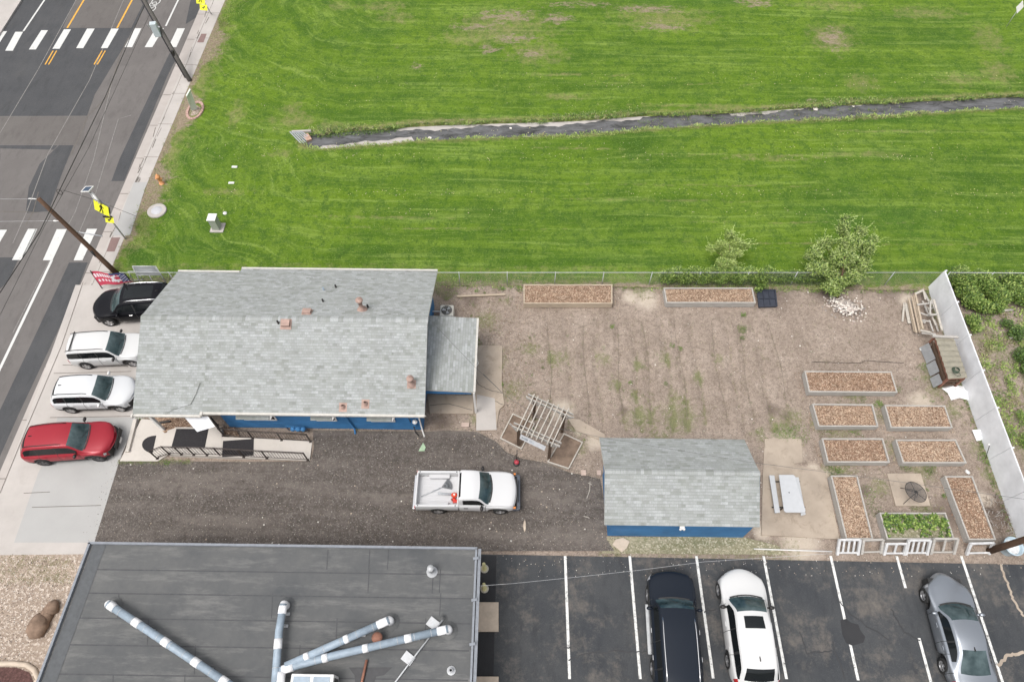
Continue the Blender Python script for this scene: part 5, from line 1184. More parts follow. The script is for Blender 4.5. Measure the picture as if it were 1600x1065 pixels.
# pergola
ph = 2.25
pg_ = thing('garden_pergola', 'weathered timber pergola gateway with thin rafters and a white sign board', 'pergola', tuple(G(848, 690)))
zb_ = ph-.10
Bn = (G(824,618.5,zb_), G(894.5,650,zb_)); Bs = (G(801.5,663,zb_), G(876,695,zb_)); dB = (Bn[1]-Bn[0]).normalized(); nB = Vector((-dB.y, dB.x, 0))
for (a, b) in (Bn, Bs):
    for s_ in (-.09, .09):
        mb = MB(); mb.beam(a+nB*s_, b+nB*s_, .04, .15); mb.build('beam', W_GREY, pg_, True)
tops = [(835,616),(841,619),(847,625),(857,625),(865,631),(873,632),(881.5,635),(888.5,638)]; bots = [(808,673),(814,677),(822,680),(830,683.5),(838,686.5),(846,690.5),(854.5,694),(861,697)]
for k, (a, b) in enumerate(zip(tops, bots)):
    mb = MB(); mb.beam(G(*a, ph+.02), G(*b, ph+.02), .045, .10); mb.build('rafter', W_PALE, pg_, True)
for (a, b), fr in ((Bn, (.17,.83)), (Bs, (.12,.80))):
    for f_ in fr:
        p = a.lerp(b, f_)
        mb = MB(); mb.beam((p.x, p.y, 0), (p.x, p.y, zb_+.02), .14, .14); mb.build('post', W_DARK, pg_, True)
        for s_ in (-1, 1):
            mb = MB(); mb.beam(p+dB*s_*.45+Vector((0,0,-.06)), p+Vector((0,0,-.65)), .05, .06); mb.build('brace', W_GREY, pg_, True)
for a, b in (((838,620),(812,672)), ((884,638),(857,692))):
    for zz in (1.0, 1.5):
        A = Bn[0].lerp(Bn[1], .17 if a[0] < 850 else .83); B = Bs[0].lerp(Bs[1], .12 if a[0] < 850 else .80); mb = MB(); mb.beam((A.x,A.y,zz), (B.x,B.y,zz), .04, .06); mb.build('side_rail', W_DARK, pg_, True)
sa, sb = G(813,681,1.98), G(852,700,1.98)
dS = (sb-sa).normalized(); nS = Vector((dS.y, -dS.x, 0))
mb = MB(); mb.add([sa+Vector((0,0,.13))-nS*.05, sb+Vector((0,0,.13))-nS*.05, sb+Vector((0,0,-.13))+nS*.08, sa+Vector((0,0,-.13))+nS*.08], [(3,2,1,0),(0,1,2,3)]); 
o = mb.build('sign_board', VIN, pg_, True); so_ = o.modifiers.new('s','SOLIDIFY'); so_.thickness = .03; so_.offset = 0
def text_obj(s, name, parent, mat, origin, xdir, ydir, size, world=True, extr=.002):
    cu = bpy.data.curves.new(name, 'FONT'); cu.body = s; cu.size = size; cu.extrude = extr; cu.align_x = 'CENTER'; cu.align_y = 'CENTER'
    tmp = bpy.data.objects.new('tmp', cu); COL.objects.link(tmp); dg = bpy.context.evaluated_depsgraph_get(); me = bpy.data.meshes.new_from_object(tmp.evaluated_get(dg)); bpy.data.objects.remove(tmp)
    zd = xdir.cross(ydir).normalized(); M = Matrix((xdir.normalized(), ydir.normalized(), zd)).transposed().to_4x4(); M.translation = origin
    if parent is not None and world: M = Matrix.LocRotScale(parent.location, parent.rotation_euler, parent.scale).inverted() @ M
    me.transform(M); me.materials.append(mat); o = bpy.data.objects.new(name, me); COL.objects.link(o)
    if parent is not None: o.parent = parent
    return o
yd = (Vector((0,0,.26))-nS*.13).normalized()
tm = (sa+sb)/2+nS*.02+dS.cross(yd)*.02
ddn = dS.cross(yd).normalized()
if ddn.z < 0: ddn = -ddn
c0_ = (sa+sb)/2; L0 = (sb-sa).length; rg = random.Random(12)
for f0, f1, mm in ((.07,.30,plain('blurred grey marks', (.26,.29,.32), .7)), (.36,.56,plain('faint blue grey marks', (.48,.52,.58), .7)), (.60,.92,plain('fainter marks', (.60,.61,.64), .7))):
    mb = MB(); x_ = f0*L0
    while x_ < f1*L0:
        w_ = rg.uniform(.02,.05); h_ = rg.uniform(.06,.13); p = sa+dS*(x_+w_/2)+nS*.015+ddn*.022; mb.add([p-dS*w_/2-yd*h_/2, p+dS*w_/2-yd*h_/2, p+dS*w_/2+yd*h_/2, p-dS*w_/2+yd*h_/2], [(0,1,2,3)]); x_ += w_+.014
    mb.build('worn_marking', mm, pg_, True)
tr_ = thing('string_trimmer', 'string trimmer with a red motor head standing by the left soil bed', 'trimmer', tuple(G(807, 722)))
mb = MB(); mb.tube([G(808,702,.5), G(807,720,.12)], .018, 6); mb.build('shaft', BLK, tr_, True)
mb = MB(); mb.blob(G(807,721.5,.12), (.13,.12,.1), 0, 10, .1); mb.build('motor_head', plain('dull red plastic', (.40,.04,.06), .5), tr_, True)
mb = MB(); c = G(807,724,.05); mb.lathe(c, [(.16,0),(.14,.05),(0,.06)], 10); mb.build('guard', BLK, tr_, True)
# picnic table
pt_ = thing('picnic_table', 'white picnic table with two fixed benches on the worn patio', 'picnic table', tuple(G(1232, 772)))
def slab(name, px, z, th, m, root, bev=.01):
    mb = MB(); mb.prism([G(x, y, z) for x, y in px], z-th, z); return mb.build(name, m, root, True, bevel=bev)
slab('table_top', [(1217,741),(1240,741),(1243,744),(1259,797),(1257,800),(1228,800),(1225,797)], .75, .05, plain('white composite', (.45,.46,.475), .6, .04), pt_, .02)
slab('bench', [(1202,742),(1210,742),(1219,800),(1211,801)], .45, .05, plain('white composite', (.45,.46,.475), .6, .04), pt_); slab('bench', [(1241,745),(1248,745),(1259,803),(1252,805)], .45, .05, plain('white composite', (.45,.46,.475), .6, .04), pt_)
for y_ in (752, 792):
    a, b = G(1206, y_, .38), G(1250+(y_-752)*.2, y_, .38); mb = MB(); mb.beam(a, b, .05, .05); mb.tube([Vector((a.x+.5,a.y,0)), Vector((a.x+.55,a.y,.68))], .03, 6); mb.tube([Vector((b.x-.35,b.y,0)), Vector((b.x-.4,b.y,.68))], .03, 6); mb.build('leg_frame', BLK, pt_, True)
mb = MB(); mb.lathe(G(1233,769,.752), [(.03,0),(.025,.004),(0,.004)], 10); mb.build('parasol_hole', BLK, pt_, True)
# slab with the round mesh table
sl = MB(); sl.prism([G(x, y, .06) for x, y in [(1386,739),(1439,739),(1454,790),(1400,790)]], -.05, .06); tag(sl.build('concrete_slab', GM['pad'], bevel=.01), 'square concrete slab under the round black mesh table', 'slab')
mt = thing('mesh_table', 'round black wire mesh patio table on the square slab', 'table', tuple(G(1427, 772, .06)))
c = G(1431, 768, .70); mb = MB(); Rr = .50; tl_ = Matrix.Rotation(R(10), 3, 'Y') @ Matrix.Rotation(R(-6), 3, 'X')
mb.tube([c+tl_ @ Vector((Rr*math.cos(a*math.pi/18), Rr*math.sin(a*math.pi/18), 0)) for a in range(37)], .014, 6); mb.build('rim_ring', BLK, mt, True)
mb = MB()
for k in range(5):
    a = k*2*math.pi/5+.45; mb.tube([c+tl_ @ Vector((.06*math.cos(a), .06*math.sin(a), -.02)), c+tl_ @ Vector((Rr*math.cos(a), Rr*math.sin(a), -.012))], .013, 5)
mb.lathe(c, [(.07,-.02),(.07,.01),(0,.015)], 10); mb.build('spokes', BLK, mt, True)
mb = MB()
for k in range(-24, 25):
    o_ = k*.02; h = math.sqrt(max(0, Rr*Rr-o_*o_))
    for v0, v1 in (((o_,-h),(o_,h)), ((-h,o_),(h,o_))): mb.beam(c+tl_ @ Vector((*v0,0)), c+tl_ @ Vector((*v1,.001)), .004, .004)
mb.build('wire_mesh', plain('dark mesh wire', (.05,.05,.055), .5), mt, True)
for k in range(3):
    a = k*2.09-2.2; mb = MB(); b0 = c+Vector((.1*math.cos(a), .1*math.sin(a), -.03)); mb.tube([b0, Vector((c.x+.45*math.cos(a)-.1, c.y+.45*math.sin(a), .06))], .014, 5); mb.build('leg', BLK, mt, True)
# fences
wf_ = thing('white_fence', 'long white panel fence running down the right side of the yard', 'fence', tuple(G(1522, 640)))
pA, pB = G(1449, 449), G(1592, 852); dF = (pB-pA).normalized(); Lf = (pB-pA).length; nF = Vector((-dF.y, dF.x, 0)); nF = nF if nF.x > 0 else -nF
VIN2 = plain('pale grey white fence panel', (.66,.67,.69), .55, .13, 1.3)
np_ = 7
for k in range(np_):
    a = pA+dF*(Lf*k/np_+.008); b = pA+dF*(Lf*(k+1)/np_-.008)
    mb = MB(); lean = nF*.12; a_, b_ = a, b
    mb.add([a_, b_, b_+lean+Vector((0,0,1.5)), a_+lean+Vector((0,0,1.5)), a_+nF*.05, b_+nF*.05, b_+lean+nF*.05+Vector((0,0,1.5)), a_+lean+nF*.05+Vector((0,0,1.5))], [(0,1,2,3),(7,6,5,4),(3,2,6,7),(0,3,7,4),(1,5,6,2)]); mb.build('panel', VIN2, wf_, True)
    mb = MB(); q = a+nF*.09; mb.beam(q+Vector((0,0,0)), q+nF*.13+Vector((0,0,1.58)), .07, .07); mb.build('post', VIN2, wf_, True)
mb = MB(); mb.beam(pA+nF*.155+Vector((0,0,1.515)), pB+nF*.155+Vector((0,0,1.515)), .06, .04); mb.build('top_rail', VIN2, wf_, True)
def chainlink(label, pts, h=1.2, step=2.7, posts=None, group='chain link fences', name='chain_link_fence', wire=.10, rail=True, thick=.0035):
    root = thing(name, label, 'fence', tuple(pts[0]), 0, group); cum = 0
    mesh = MB(); rl = MB()
    for a, b in zip(pts, pts[1:]):
        a = Vector(a); b = Vector(b); d = (b-a).normalized(); L = (b-a).length; n = int(L/step)+1
        for k in range(n+1):
            p = a+d*min(L, k*L/n); mb = MB(); mb.tube([p, p+Vector((0,0,h+.05))], .024, 6); mb.build('post', GALV, root, True)
        rl.tube([a+Vector((0,0,h)), b+Vector((0,0,h))], .018, 6)
        m = int(L/wire); 
        for k in range(-int(h/wire), m):
            for sgn in (1, -1):
                s0 = k*wire; t0 = max(0, -s0); t1 = min(h, L-s0)
                if t1 <= t0: continue
                z0, z1 = (t0, t1) if sgn > 0 else (h-t0, h-t1)
                p0 = a+d*(s0+t0)+Vector((0,0,z0)); p1 = a+d*(s0+t1)+Vector((0,0,z1)); sd_ = Vector((0,0,thick)); sx_ = Vector((-d.y, d.x, 0))*thick
                mesh.add([p0-sd_, p1-sd_, p1+sd_, p0+sd_], [(0,1,2,3)])
    rl.build('top_rail', GALV, root, True); o = mesh.build('wire_mesh', plain('grey galvanised wire', (.30,.31,.31), .6), root, True); return root
chainlink('long chain link fence between the yard and the mown field', [G(204,446), G(1455,446)])
chainlink('chain link fence over the vines beyond the white fence', [G(1466,446), G(1800,448)])
# leaning white railing and gate panels along the south edge
def railing_panel(px, lab, nb, m, z=.55):
    a, b = G(*px[0]), G(*px[1]); root = thing('leaning_panel', lab, 'railing panel', tuple((a+b)/2), 0, 'old railing panels leaning along the south edge of the yard')
    d = (b-a).normalized(); up_ = (Vector((0,0,1))+Vector((-d.y, d.x, 0))*px[2]).normalized()*z
    mb = MB(); mb.beam(a+up_, b+up_, .09, .09); mb.build('top_rail', m, root, True)
    mb = MB(); mb.beam(a+up_*.12, b+up_*.12, .07, .07); mb.build('bottom_rail', m, root, True)
    for e in (a, b): mb = MB(); mb.beam(e, e+up_*1.04, .11, .11); mb.build('post', m, root, True)
    for k in range(nb):
        p = a+d*((b-a).length*(k+1)/(nb+1)); mb = MB(); mb.beam(p+up_*.15, p+up_*.97, .09, .04); mb.build('slat', m, root, True)
WP = plain('chalky white paint', (.52,.52,.52), .7, .2)
railing_panel([(1308,866),(1340,866),.9], 'white slatted railing panel leaning below the narrow upright bed', 3, WP, .75)
railing_panel([(1346,865),(1376,864),.9], 'greyish railing panel between the two white slatted ones', 0, W_GREY, .7)
railing_panel([(1381,866),(1412,866),.7], 'dirty white broken frame left of the brighter slatted panel', 1, WP, .6)
railing_panel([(1415,866),(1448,866),.8], 'bright white slatted railing panel below the overgrown bed', 3, WP, .75)
railing_panel([(1454,865),(1490,865),.8], 'grey timber frame panel right of the bright white one', 1, W_GREY, .8)
railing_panel([(1510,866),(1545,865),.6], 'pale frame panel next to the leaning brown pole', 0, WP, .65)
cl_ = MB(); cl_.tube([G(1178,857,.06), G(1300,861,.06)], .03, 6); tag(cl_.build('fallen_rail', WHITE), 'thin white rail lying on the ground south of the patio', 'rail')
rb = MB(); rb.prism([G(x, y, .12) for x, y in [(957,850),(962,842),(974,839),(984,845),(980,855),(972,862)]], .02, .12); tag(rb.build('flat_stone', TAN, bevel=.02), 'flat tan stone slab by the garage\'s south wall', 'stone')
ln = MB(); ln.beam(G(590,854,.08), G(744,856,.08), .05, .08); ln.beam(G(140,850,.08), G(588,853,.08), .04, .06); tag(ln.build('edging_board', W_PALE), 'thin pale edging board between the gravel drive and the flat roofed building', 'edging')
# lumber rack, hutch, junk along the white fence
def plank(mb, a, b, z0, z1=None, w_=.14, t_=.035, m=0): mb.beam(G(*a, z0), G(*b, z0 if z1 is None else z1), w_, t_, m)
lr = thing('lumber_stack', 'stack of old boards and frames piled against the white fence', 'lumber', tuple(G(1448, 490)))
for k, (a, b, z0) in enumerate((((1420,466),(1432,520),.30),((1425,463),(1437,519),.42),((1428,461),(1441,518),.5),((1419,470),(1429,518),.2),((1430,458),(1442,514),.6))): mb = MB(); plank(mb, a, b, z0, w_=.09, t_=.04); mb.build('board', W_TAN, lr, True)
for k, (a, b, z0, z1) in enumerate((((1430,459),(1441,454),.6,.6),((1433,476),(1457,473),.65,.65),((1436,488),(1450,493),.55,.5),((1440,520),(1462,522),.5,.5),((1438,516),(1455,519),.62,.6),((1454,470),(1453,492),.7,.7),((1452,492),(1466,491),.62,.6),
    ((1445,478),(1452,494),.25,.3),((1450,480),(1462,508),.3,.3),((1436,500),(1446,504),.3,.35),((1441,470),(1450,485),.2,.25),((1455,468),(1466,496),.55,.5),((1459,468),(1472,516),.6,.55),((1440,500),(1452,502),.4,.4),((1452,500),(1458,518),.35,.3),((1443,455),(1452,472),.3,.3),((1442,452),(1446,468),.4,.4),((1460,500),(1466,518),.2,.2),((1446,486),(1458,480),.2,.2))):
    mb = MB(); plank(mb, a, b, z0, z1, .08 if k % 3 else .11, .04); mb.build('board', W_GREY if k % 4 else W_PALE, lr, True)
for a, b, l in (((1413,473),(1410,502),'thin'),((1415,474),(1421,505),'broad')):
    mb = MB(); plank(mb, a, b, .06, w_=.10 if l == 'thin' else .17); tag(mb.build('loose_plank', W_PALE), l+' pale plank lying on the soil left of the lumber stack', 'plank')
ht = thing('hutch', 'low rusty hutch with a ribbed cream metal roof beside the white fence', 'hutch', tuple(G(1480, 560)))
hz = 1.05
q = [G(1460,523,hz), G(1489,524,hz+.1), G(1512,590,hz+.1), G(1482,592,hz)]
mb = MB(); nR = 40
for k in range(nR):
    u0, u1 = k/nR, (k+1)/nR; z0, z1 = .02*math.sin(u0*nR*1.26), .02*math.sin(u1*nR*1.26)
    a, b, c_, d_ = q[0].lerp(q[3],u0), q[1].lerp(q[2],u0), q[1].lerp(q[2],u1), q[0].lerp(q[3],u1)
    mb.add([a+Vector((0,0,z0)), b+Vector((0,0,z0)), c_+Vector((0,0,z1)), d_+Vector((0,0,z1))], [(0,3,2,1),(0,1,2,3)], smooth=False)
mb.build('metal_roof', CREAM, ht, True)
mb = MB(); mb.beam(G(1457,525,hz+.1), G(1497,527,hz+.15), .12, .1); mb.build('ridge_log', W_GREY, ht, True)
base = [(p.x, p.y) for p in q]; cx_ = sum(p[0] for p in base)/4; cy_ = sum(p[1] for p in base)/4; ins = [(lerp(cx_, x, .86), lerp(cy_, y, .94)) for x, y in base]
for k in range(4):
    mb = MB(); mb.beam((*ins[k], 0), (*ins[k], hz-.06), .09, .09); mb.build('post', RUST, ht, True)
for z_ in (.3, .62, hz-.12):
    for k in (1, 2, 3): mb = MB(); mb.beam((*ins[k], z_), (*ins[(k+1)%4], z_), .03, .14); mb.build('rail', W_DARK if z_ < .9 else RUST, ht, True)
mb = MB(); mb.prism([(lerp(cx_, x, .75), lerp(cy_, y, .8)) for x, y in base], 0, .72); mb.build('box', plain('dark hutch inside', (.16,.10,.07), .9, .4), ht, True)
for k, (a, b) in enumerate((((1451,535),(1462,560)), ((1461,562),(1468,580)), ((1467,583),(1473,598)))):
    mb = MB(); p0, p1 = G(*a, .5), G(*b, .5); mb.add([p0, p1, p1+Vector((-.25,-.05,-.45)), p0+Vector((-.25,-.05,-.45))], [(0,1,2,3),(3,2,1,0)]); mb.build('side_sheet', GALV, ht, True)
for a in ((1457,556),(1466,578),(1474,600)): mb = MB(); p0 = G(*a, .05); mb.beam(p0, p0+Vector((.65,.2,.55)), .06, .06); mb.build('strut', W_DARK, ht, True)
hc = MB(); c = G(1493,578,hz+.15)
for k in range(5): hc.tube([c+Vector(((.17-.012*k)*math.cos(a*math.pi/9)+.01*k, (.17-.012*k)*math.sin(a*math.pi/9), .02*k)) for a in range(19)], .013, 5)
hc.tube([c+Vector((.12,-.1,.02)), c+Vector((.16,-.3,.0)), c+Vector((.0,-.35,.01)), c+Vector((-.15,-.22,.01)), c+Vector((-.1,.05,.01))], .013, 5)
tag(hc.build('garden_hose', OLIVE), 'coiled dark green garden hose on the hutch roof', 'hose')
def tarp(px, lab, seed):
    rg = random.Random(seed); P_ = [G(x, y, .05) for x, y in px]; c = sum(P_, Vector())/len(P_); mb = MB(); n = len(P_); rings = 4
    vs = [c+Vector((0,0,.08))]
    for r_ in range(1, rings+1):
        for p in P_: vs.append(c.lerp(p, r_/rings)+Vector((rg.uniform(-.04,.04), rg.uniform(-.04,.04), rg.uniform(.0,.12) if r_ < rings else -.02)))
    fs = [(0, 1+k, 1+(k+1)%n) for k in range(n)]
    for r_ in range(rings-1):
        for k in range(n): fs.append((1+r_*n+k, 1+(r_+1)*n+k, 1+(r_+1)*n+(k+1)%n, 1+r_*n+(k+1)%n))
    mb.add(vs, fs, smooth=False); o = mb.build('plastic_sheet', plain('crumpled white plastic', (.72,.72,.72), .5)); s_ = o.modifiers.new('s', 'SOLIDIFY'); s_.thickness = .015; return tag(o, lab, 'plastic sheet')
tarp([(1473,607),(1484,603),(1495,602),(1508,604),(1512,612),(1513,624),(1500,622),(1487,624),(1480,613)], 'crumpled white plastic sheet just south of the hutch', 2)
tarp([(1520,671),(1529,669),(1539,683),(1533,688),(1526,688)], 'small crumpled white plastic scrap against the white fence', 5)
rpk = MB(); rg = random.Random(8); c0 = G(1322,480)
for k in range(560):
    a = rg.uniform(0, 6.28); d = min(1.25, abs(rg.gauss(0, .55))); x = c0.x+d*1.05*math.cos(a); y = c0.y+d*.72*math.sin(a)-.15*(math.cos(a)*d); rpk.blob((x, y, .02+.16*(1-d)), (rg.uniform(.04,.08), rg.uniform(.04,.07), rg.uniform(.025,.05)), rg.choice([0,1,1,2]), 6, .3, k)
o = rpk.build('rock_pile', [ROCKW, plain('pinkish rocks', (.52,.45,.40), .9, .2, obj=False), plain('grey rocks', (.30,.27,.25), .9, .2, obj=False)]); tag(o, 'pile of loose pale rocks below the larger tree', 'rock pile', kind='stuff')
bp_ = thing('plastic_pallet', 'black plastic tray pallet beside the vine covered bed', 'pallet', tuple(G(1198, 468)))
mb = MB(); P_ = [G(x, y, .14) for x, y in [(1183,453),(1211,453),(1214,478),(1186,479)]]; mb.prism(P_, 0, .10); mb.build('tray', plain('navy black plastic', (.035,.04,.055), .45, .2), bp_, True, bevel=.01)
mb = MB()
for k in range(4):
    mb.beam(P_[k], P_[(k+1)%4], .06, .06)
for u in (.33, .66): mb.beam(P_[0].lerp(P_[1],u), P_[3].lerp(P_[2],u), .05, .05)
mb.beam(P_[0].lerp(P_[3],.5), P_[1].lerp(P_[2],.5), .05, .05); mb.build('rim_bars', plain('navy black plastic', (.035,.04,.055), .45, .2), bp_, True)
pl_ = MB(); pl_.beam(G(714,463,.08), G(790,460,.08), .10, .08); tag(pl_.build('loose_plank', W_TAN), 'long thin tan board on the soil between the house and the tan raised bed', 'plank')
# blue stump by north bed: cooling unit beside the house
acu = thing('ac_condenser', 'cream air conditioner condenser with a black fan beside the house', 'air conditioner', tuple(G(698, 492)))
c = G(698, 485, .75); mb = MB(); mb.box((c.x, c.y, .40), (.72, .72, .74)); mb.build('casing', plain('cream casing', (.60,.58,.52), .5, .05), acu, True, bevel=.05)
mb = MB(); mb.lathe((c.x, c.y, .772), [(.30,0),(.28,.012),(.0,.012)], 24); mb.build('fan_well', BLK, acu, True)
mb = MB()
for k in range(3):
    a = k*2.09+.5; mb.add([Vector((c.x, c.y, .79))+Vector((.05*math.cos(a), .05*math.sin(a), 0)), Vector((c.x+.25*math.cos(a), c.y+.25*math.sin(a), .80)), Vector((c.x+.25*math.cos(a+.7), c.y+.25*math.sin(a+.7), .79)), Vector((c.x+.05*math.cos(a+.9), c.y+.05*math.sin(a+.9), .79))], [(0,1,2,3)])
mb.build('fan_blade', GREYP, acu, True)
mb = MB()
for r_ in (.08,.15,.22,.29): mb.tube([(c.x+r_*math.cos(a*math.pi/9), c.y+r_*math.sin(a*math.pi/9), .81) for a in range(19)], .006, 4)
mb.build('fan_guard', plain('cream casing', (.60,.58,.52), .5), acu, True)
mb = MB(); mb.tube([(c.x-.35, c.y+.1, .5), (c.x-1.0, c.y+.1, .5)], .04, 6); mb.build('line_set', WHITE, acu, True)
mt_ = thing('gas_meter', 'blue painted meters and pipes at the foot of the house\'s south wall', 'meter', tuple(G(466, 676)))
for (px, r_) in ((458,.13),(466,.15),(474,.13)):
    c = G(px, 668, .45); mb = MB(); mb.blob((c.x, Yw-.25, .45), (r_, .12, r_), 0, 10, .08); mb.build('meter_body', BLUE, mt_, True)
mb = MB(); a = G(452,672).x; b = G(480,672).x; mb.tube([(a, Yw-.12, 0), (a, Yw-.2, .62), (b, Yw-.2, .62), (b, Yw-.12, 0)], .025, 6); mb.build('pipe', BLUE, mt_, True)
el = thing('electric_meter', 'round white electric meter with dark cables at the house corner', 'meter', (G(648,670).x, Yw-.08, 0))
mb = MB(); mb.lathe((G(648,659,1.3).x, Yw-.16, 1.30), [(.12,-.05),(.11,.02),(0,.05)], 14, axis='Z'); mb.build('meter_dial', WHITE, el, True)
mb = MB(); x = G(645,664,1.0).x; mb.box((x, Yw-.07, .9), (.26,.1,.5)); mb.build('meter_box', BLUE, el, True)
mb = MB(); mb.tube([(x, Yw-.12, .65), (x+.03, Yw-.2, .1), (x+.2, Yw-.35, .05)], .03, 6); mb.tube([(x-.15, Yw-.1, 1.9), (x-.1, Yw-.12, 1.1)], .02, 6); mb.build('cable', BLK, el, True)
# ------------------------------------------------ ramp, railings, mats
rp = thing('entry_ramp', 'pale concrete entry landing and ramp below the house\'s porch', 'ramp', tuple(G(340, 700)))
def prz(name, px, z0, z1, m, root=rp, bev=0): mb = MB(); mb.prism([G(x, y, z1) for x, y in px], z0, z1); return mb.build(name, m, root, True, bevel=bev)
prz('lower_walk', [(221,654),(264,658),(266,708),(246,720),(187,720)], -.05, .06, GM['ramp'])
prz('step', [(262,672),(275,668),(263,709),(246,712),(256,690)], 0, .17, GM['ramp'])
L_ = [G(x, y, .32) for x, y in [(274,668),(348,668),(352,714),(262,712)]]
prz('landing', [(274,667),(346,667),(347,712.5),(262,709)], 0, .32, GM['ramp'])
mb = MB(); a, b, c, d = G(346,667,.32), G(347,712.5,.32), G(484,719,.04), G(488,688,.04); e = G(352,681,.31)
a = Vector((L_[1].x-.06, G(348,682,.32).y, .318)); b = Vector((L_[1].x-.06, G(347,712.5,.32).y, .318))
tp = [a, b, c, d]; mb.add(tp+[Vector((p.x,p.y,-.05)) for p in tp], [(3,2,1,0)[::-1] if False else (0,1,2,3),(0,4,5,1),(1,5,6,2),(2,6,7,3),(3,7,4,0)]); mb.build('ramp_slab', GM['ramp'], rp, True)
rn = [ (b.lerp(c, .5)) ]
def rampz(x):
    t_ = (x-a.x)/(c.x-a.x); return lerp(.318, .04, min(1, max(0, t_)))
def mat(px, lab, zf, nm='rubber_mat'):
    pts = []
    for x, y in px:
        p = G(x, y, .2); 
        for _ in range(3): p = G(x, y, zf(p.x)+.012)
        pts.append(p)
    mb = MB(); n = len(pts); ar_ = sum(pts[i].x*pts[(i+1)%n].y-pts[(i+1)%n].x*pts[i].y for i in range(n))
    if ar_ < 0: pts = pts[::-1]
    mb.add(pts+[p-Vector((0,0,.01)) for p in pts], [tuple(range(n))]+[(k, k+n, (k+1)%n+n, (k+1)%n) for k in range(n)]); return tag(mb.build(nm, RUB), lab, 'mat', 'black mats on the entry walk')
mat([(275.5,669.5),(326,669.5),(320,699),(267.5,699)], 'large square black mat on the landing', lambda x: .32)
mat([(348.5,688.5),(396.5,685),(396,711),(347,713.5)], 'black mat at the top of the sloping ramp', rampz)
cc_ = (243, 694)
mat([(244,680)]+[(243-21*math.sin(a*math.pi/10)+(10-a)*.15-1, 694-14*math.cos(a*math.pi/10)) for a in range(1,10)]+[(238,708)], 'half round black mat at the foot of the steps', lambda x: .06)
wc = MB(); wc.prism([G(x, y, .08) for x, y in [(233,651),(292,651),(304,668),(275,668),(270,672),(257,676),(246,664)]], 0, .08); tag(wc.build('bark_bed', CH, bevel=.01), 'small brown bark bed under the porch eave', 'garden bed')
bt = MB(); bt.beam(G(245,661,.14), G(266,657.5,.14), .09, .08); tag(bt.build('black_pipe', BLK), 'short black pipe lying on the bark bed', 'pipe')
ws = MB(); ws.beam(G(212,655,.12), G(199,706,.12), .18, .15); ws.beam(G(217,655,.05), G(203,700,.05), .02, .02); tag(ws.build('wheel_stop', GM['ramp'], bevel=.02), 'long low concrete wheel stop between the red suv and the entry walk', 'wheel stop')
aw = MB(); q = [G(287,650,2.3), G(325,650,2.3), G(336,666,1.9), G(308,674,1.7)]; aw.add([q[0], q[3], q[2], q[1]], [(0,1,2,3),(3,2,1,0)]); o = aw.build('shade_cloth', plain('white cloth', (.72,.73,.75), .8, .04)); tag(o, 'white cloth hanging out from under the porch eave', 'cloth'); s_ = o.modifiers.new('s','SOLIDIFY'); s_.thickness = .01
bk = MB(); bk.prism([(a.x-.0, Yw-.02), (a.x+.55, Yw-.02), (a.x+.9, Yw-.55), (a.x-.35, Yw-.3)], 0, .06); tag(bk.build('bark_patch', CH), 'strip of brown bark between the ramp railing and the wall', 'garden bed')
def railing(name, lab, pts, h, nbal):
    """pts: base points"""
    root = thing(name, lab, 'railing', tuple(pts[0]), 0, 'bronze ramp railings')
    mb = MB(); mb.tube([p+Vector((0,0,h)) for p in pts], .024, 8); mb.build('top_rail', BRN, root, True)
    mb = MB(); mb.tube([p+Vector((0,0,.1)) for p in pts], .016, 6); mb.build('bottom_rail', BRN, root, True)
    mb = MB(); mb.tube([p+Vector((0,0,h-.13)) for p in pts], .013, 6); mb.build('handrail', BRN, root, True)
    for p in pts: mb = MB(); mb.beam(p, p+Vector((0,0,h+.01)), .05, .05); mb.box(p+Vector((0,0,.006)), (.13,.13,.012)); mb.build('post', BRN, root, True)
    for a, b in zip(pts, pts[1:]):
        n = max(2, int((b-a).length/.13))
        for k in range(1, n): p = a.lerp(b, k/n); mb = MB(); mb.beam(p+Vector((0,0,.1)), p+Vector((0,0,h)), .014, .014); mb.build('baluster', BRN, root, True)
def gz(x, y, zf):
    p = G(x, y, .2)
    for _ in range(3): p = G(x, y, zf(p.x))
    return p
zfl = lambda x: .06 if x < G(262,712).x-.05 else (.32 if x < a.x else rampz(x))
railing('ramp_railing', 'bronze railing along the open south side of the landing and ramp', [gz(246,716,lambda x: .06), gz(264.5,709,lambda x: .32), gz(283.5,709.5,zfl), gz(303,710,zfl), gz(323.5,710.5,zfl), gz(344,711,zfl), gz(381,713.5,zfl), gz(417,715.5,zfl), gz(481,718.5,zfl)], .92, 6)
railing('ramp_railing', 'bronze railing on the ramp\'s wall side, turning in at the door', [gz(340,664,lambda x: .32), gz(350,680,lambda x: .31), gz(395,684.5,zfl), gz(440,687,zfl), gz(485,689.5,zfl)], .90, 6)
# ------------------------------------------------ street furniture
def pole(name, lab, a, b, r0, r1, cat='utility pole', m=W_POLE):
    root = thing(name, lab, cat, tuple(a)); mb = MB(); mb.tube([Vector(a).lerp(Vector(b), k/6) for k in range(7)], [lerp(r0, r1, k/6) for k in range(7)], 12); mb.build('shaft', m, root, True); return root
p1 = pole('utility_pole', 'brown wooden utility pole standing by the lower crosswalk', G(182,427), G(60,310,4.9), .15, .11)
mb = MB(); p = G(57,311,4.85); mb.tube([p, p+Vector((-.25,.02,0))], .03, 6); mb.tube([p+Vector((-.25,.02,0)), p+Vector((-.42,.02,0))], [.05,.02], 8); mb.build('insulator', WHITE, p1, True)
mb = MB(); p = G(86,345,3.6); mb.tube([p, p+Vector((.35,.0,0))], .02, 6); mb.blob(p, (.11,.05,.04), 0, 8, 0); mb.build('insulator', WHITE, p1, True)
mb = MB(); q0 = G(113,361,2.7); q1 = G(160,369,2.4); mb.tube([q0, q1], .035, 8); mb.build('bracket_arm', GALV, p1, True)
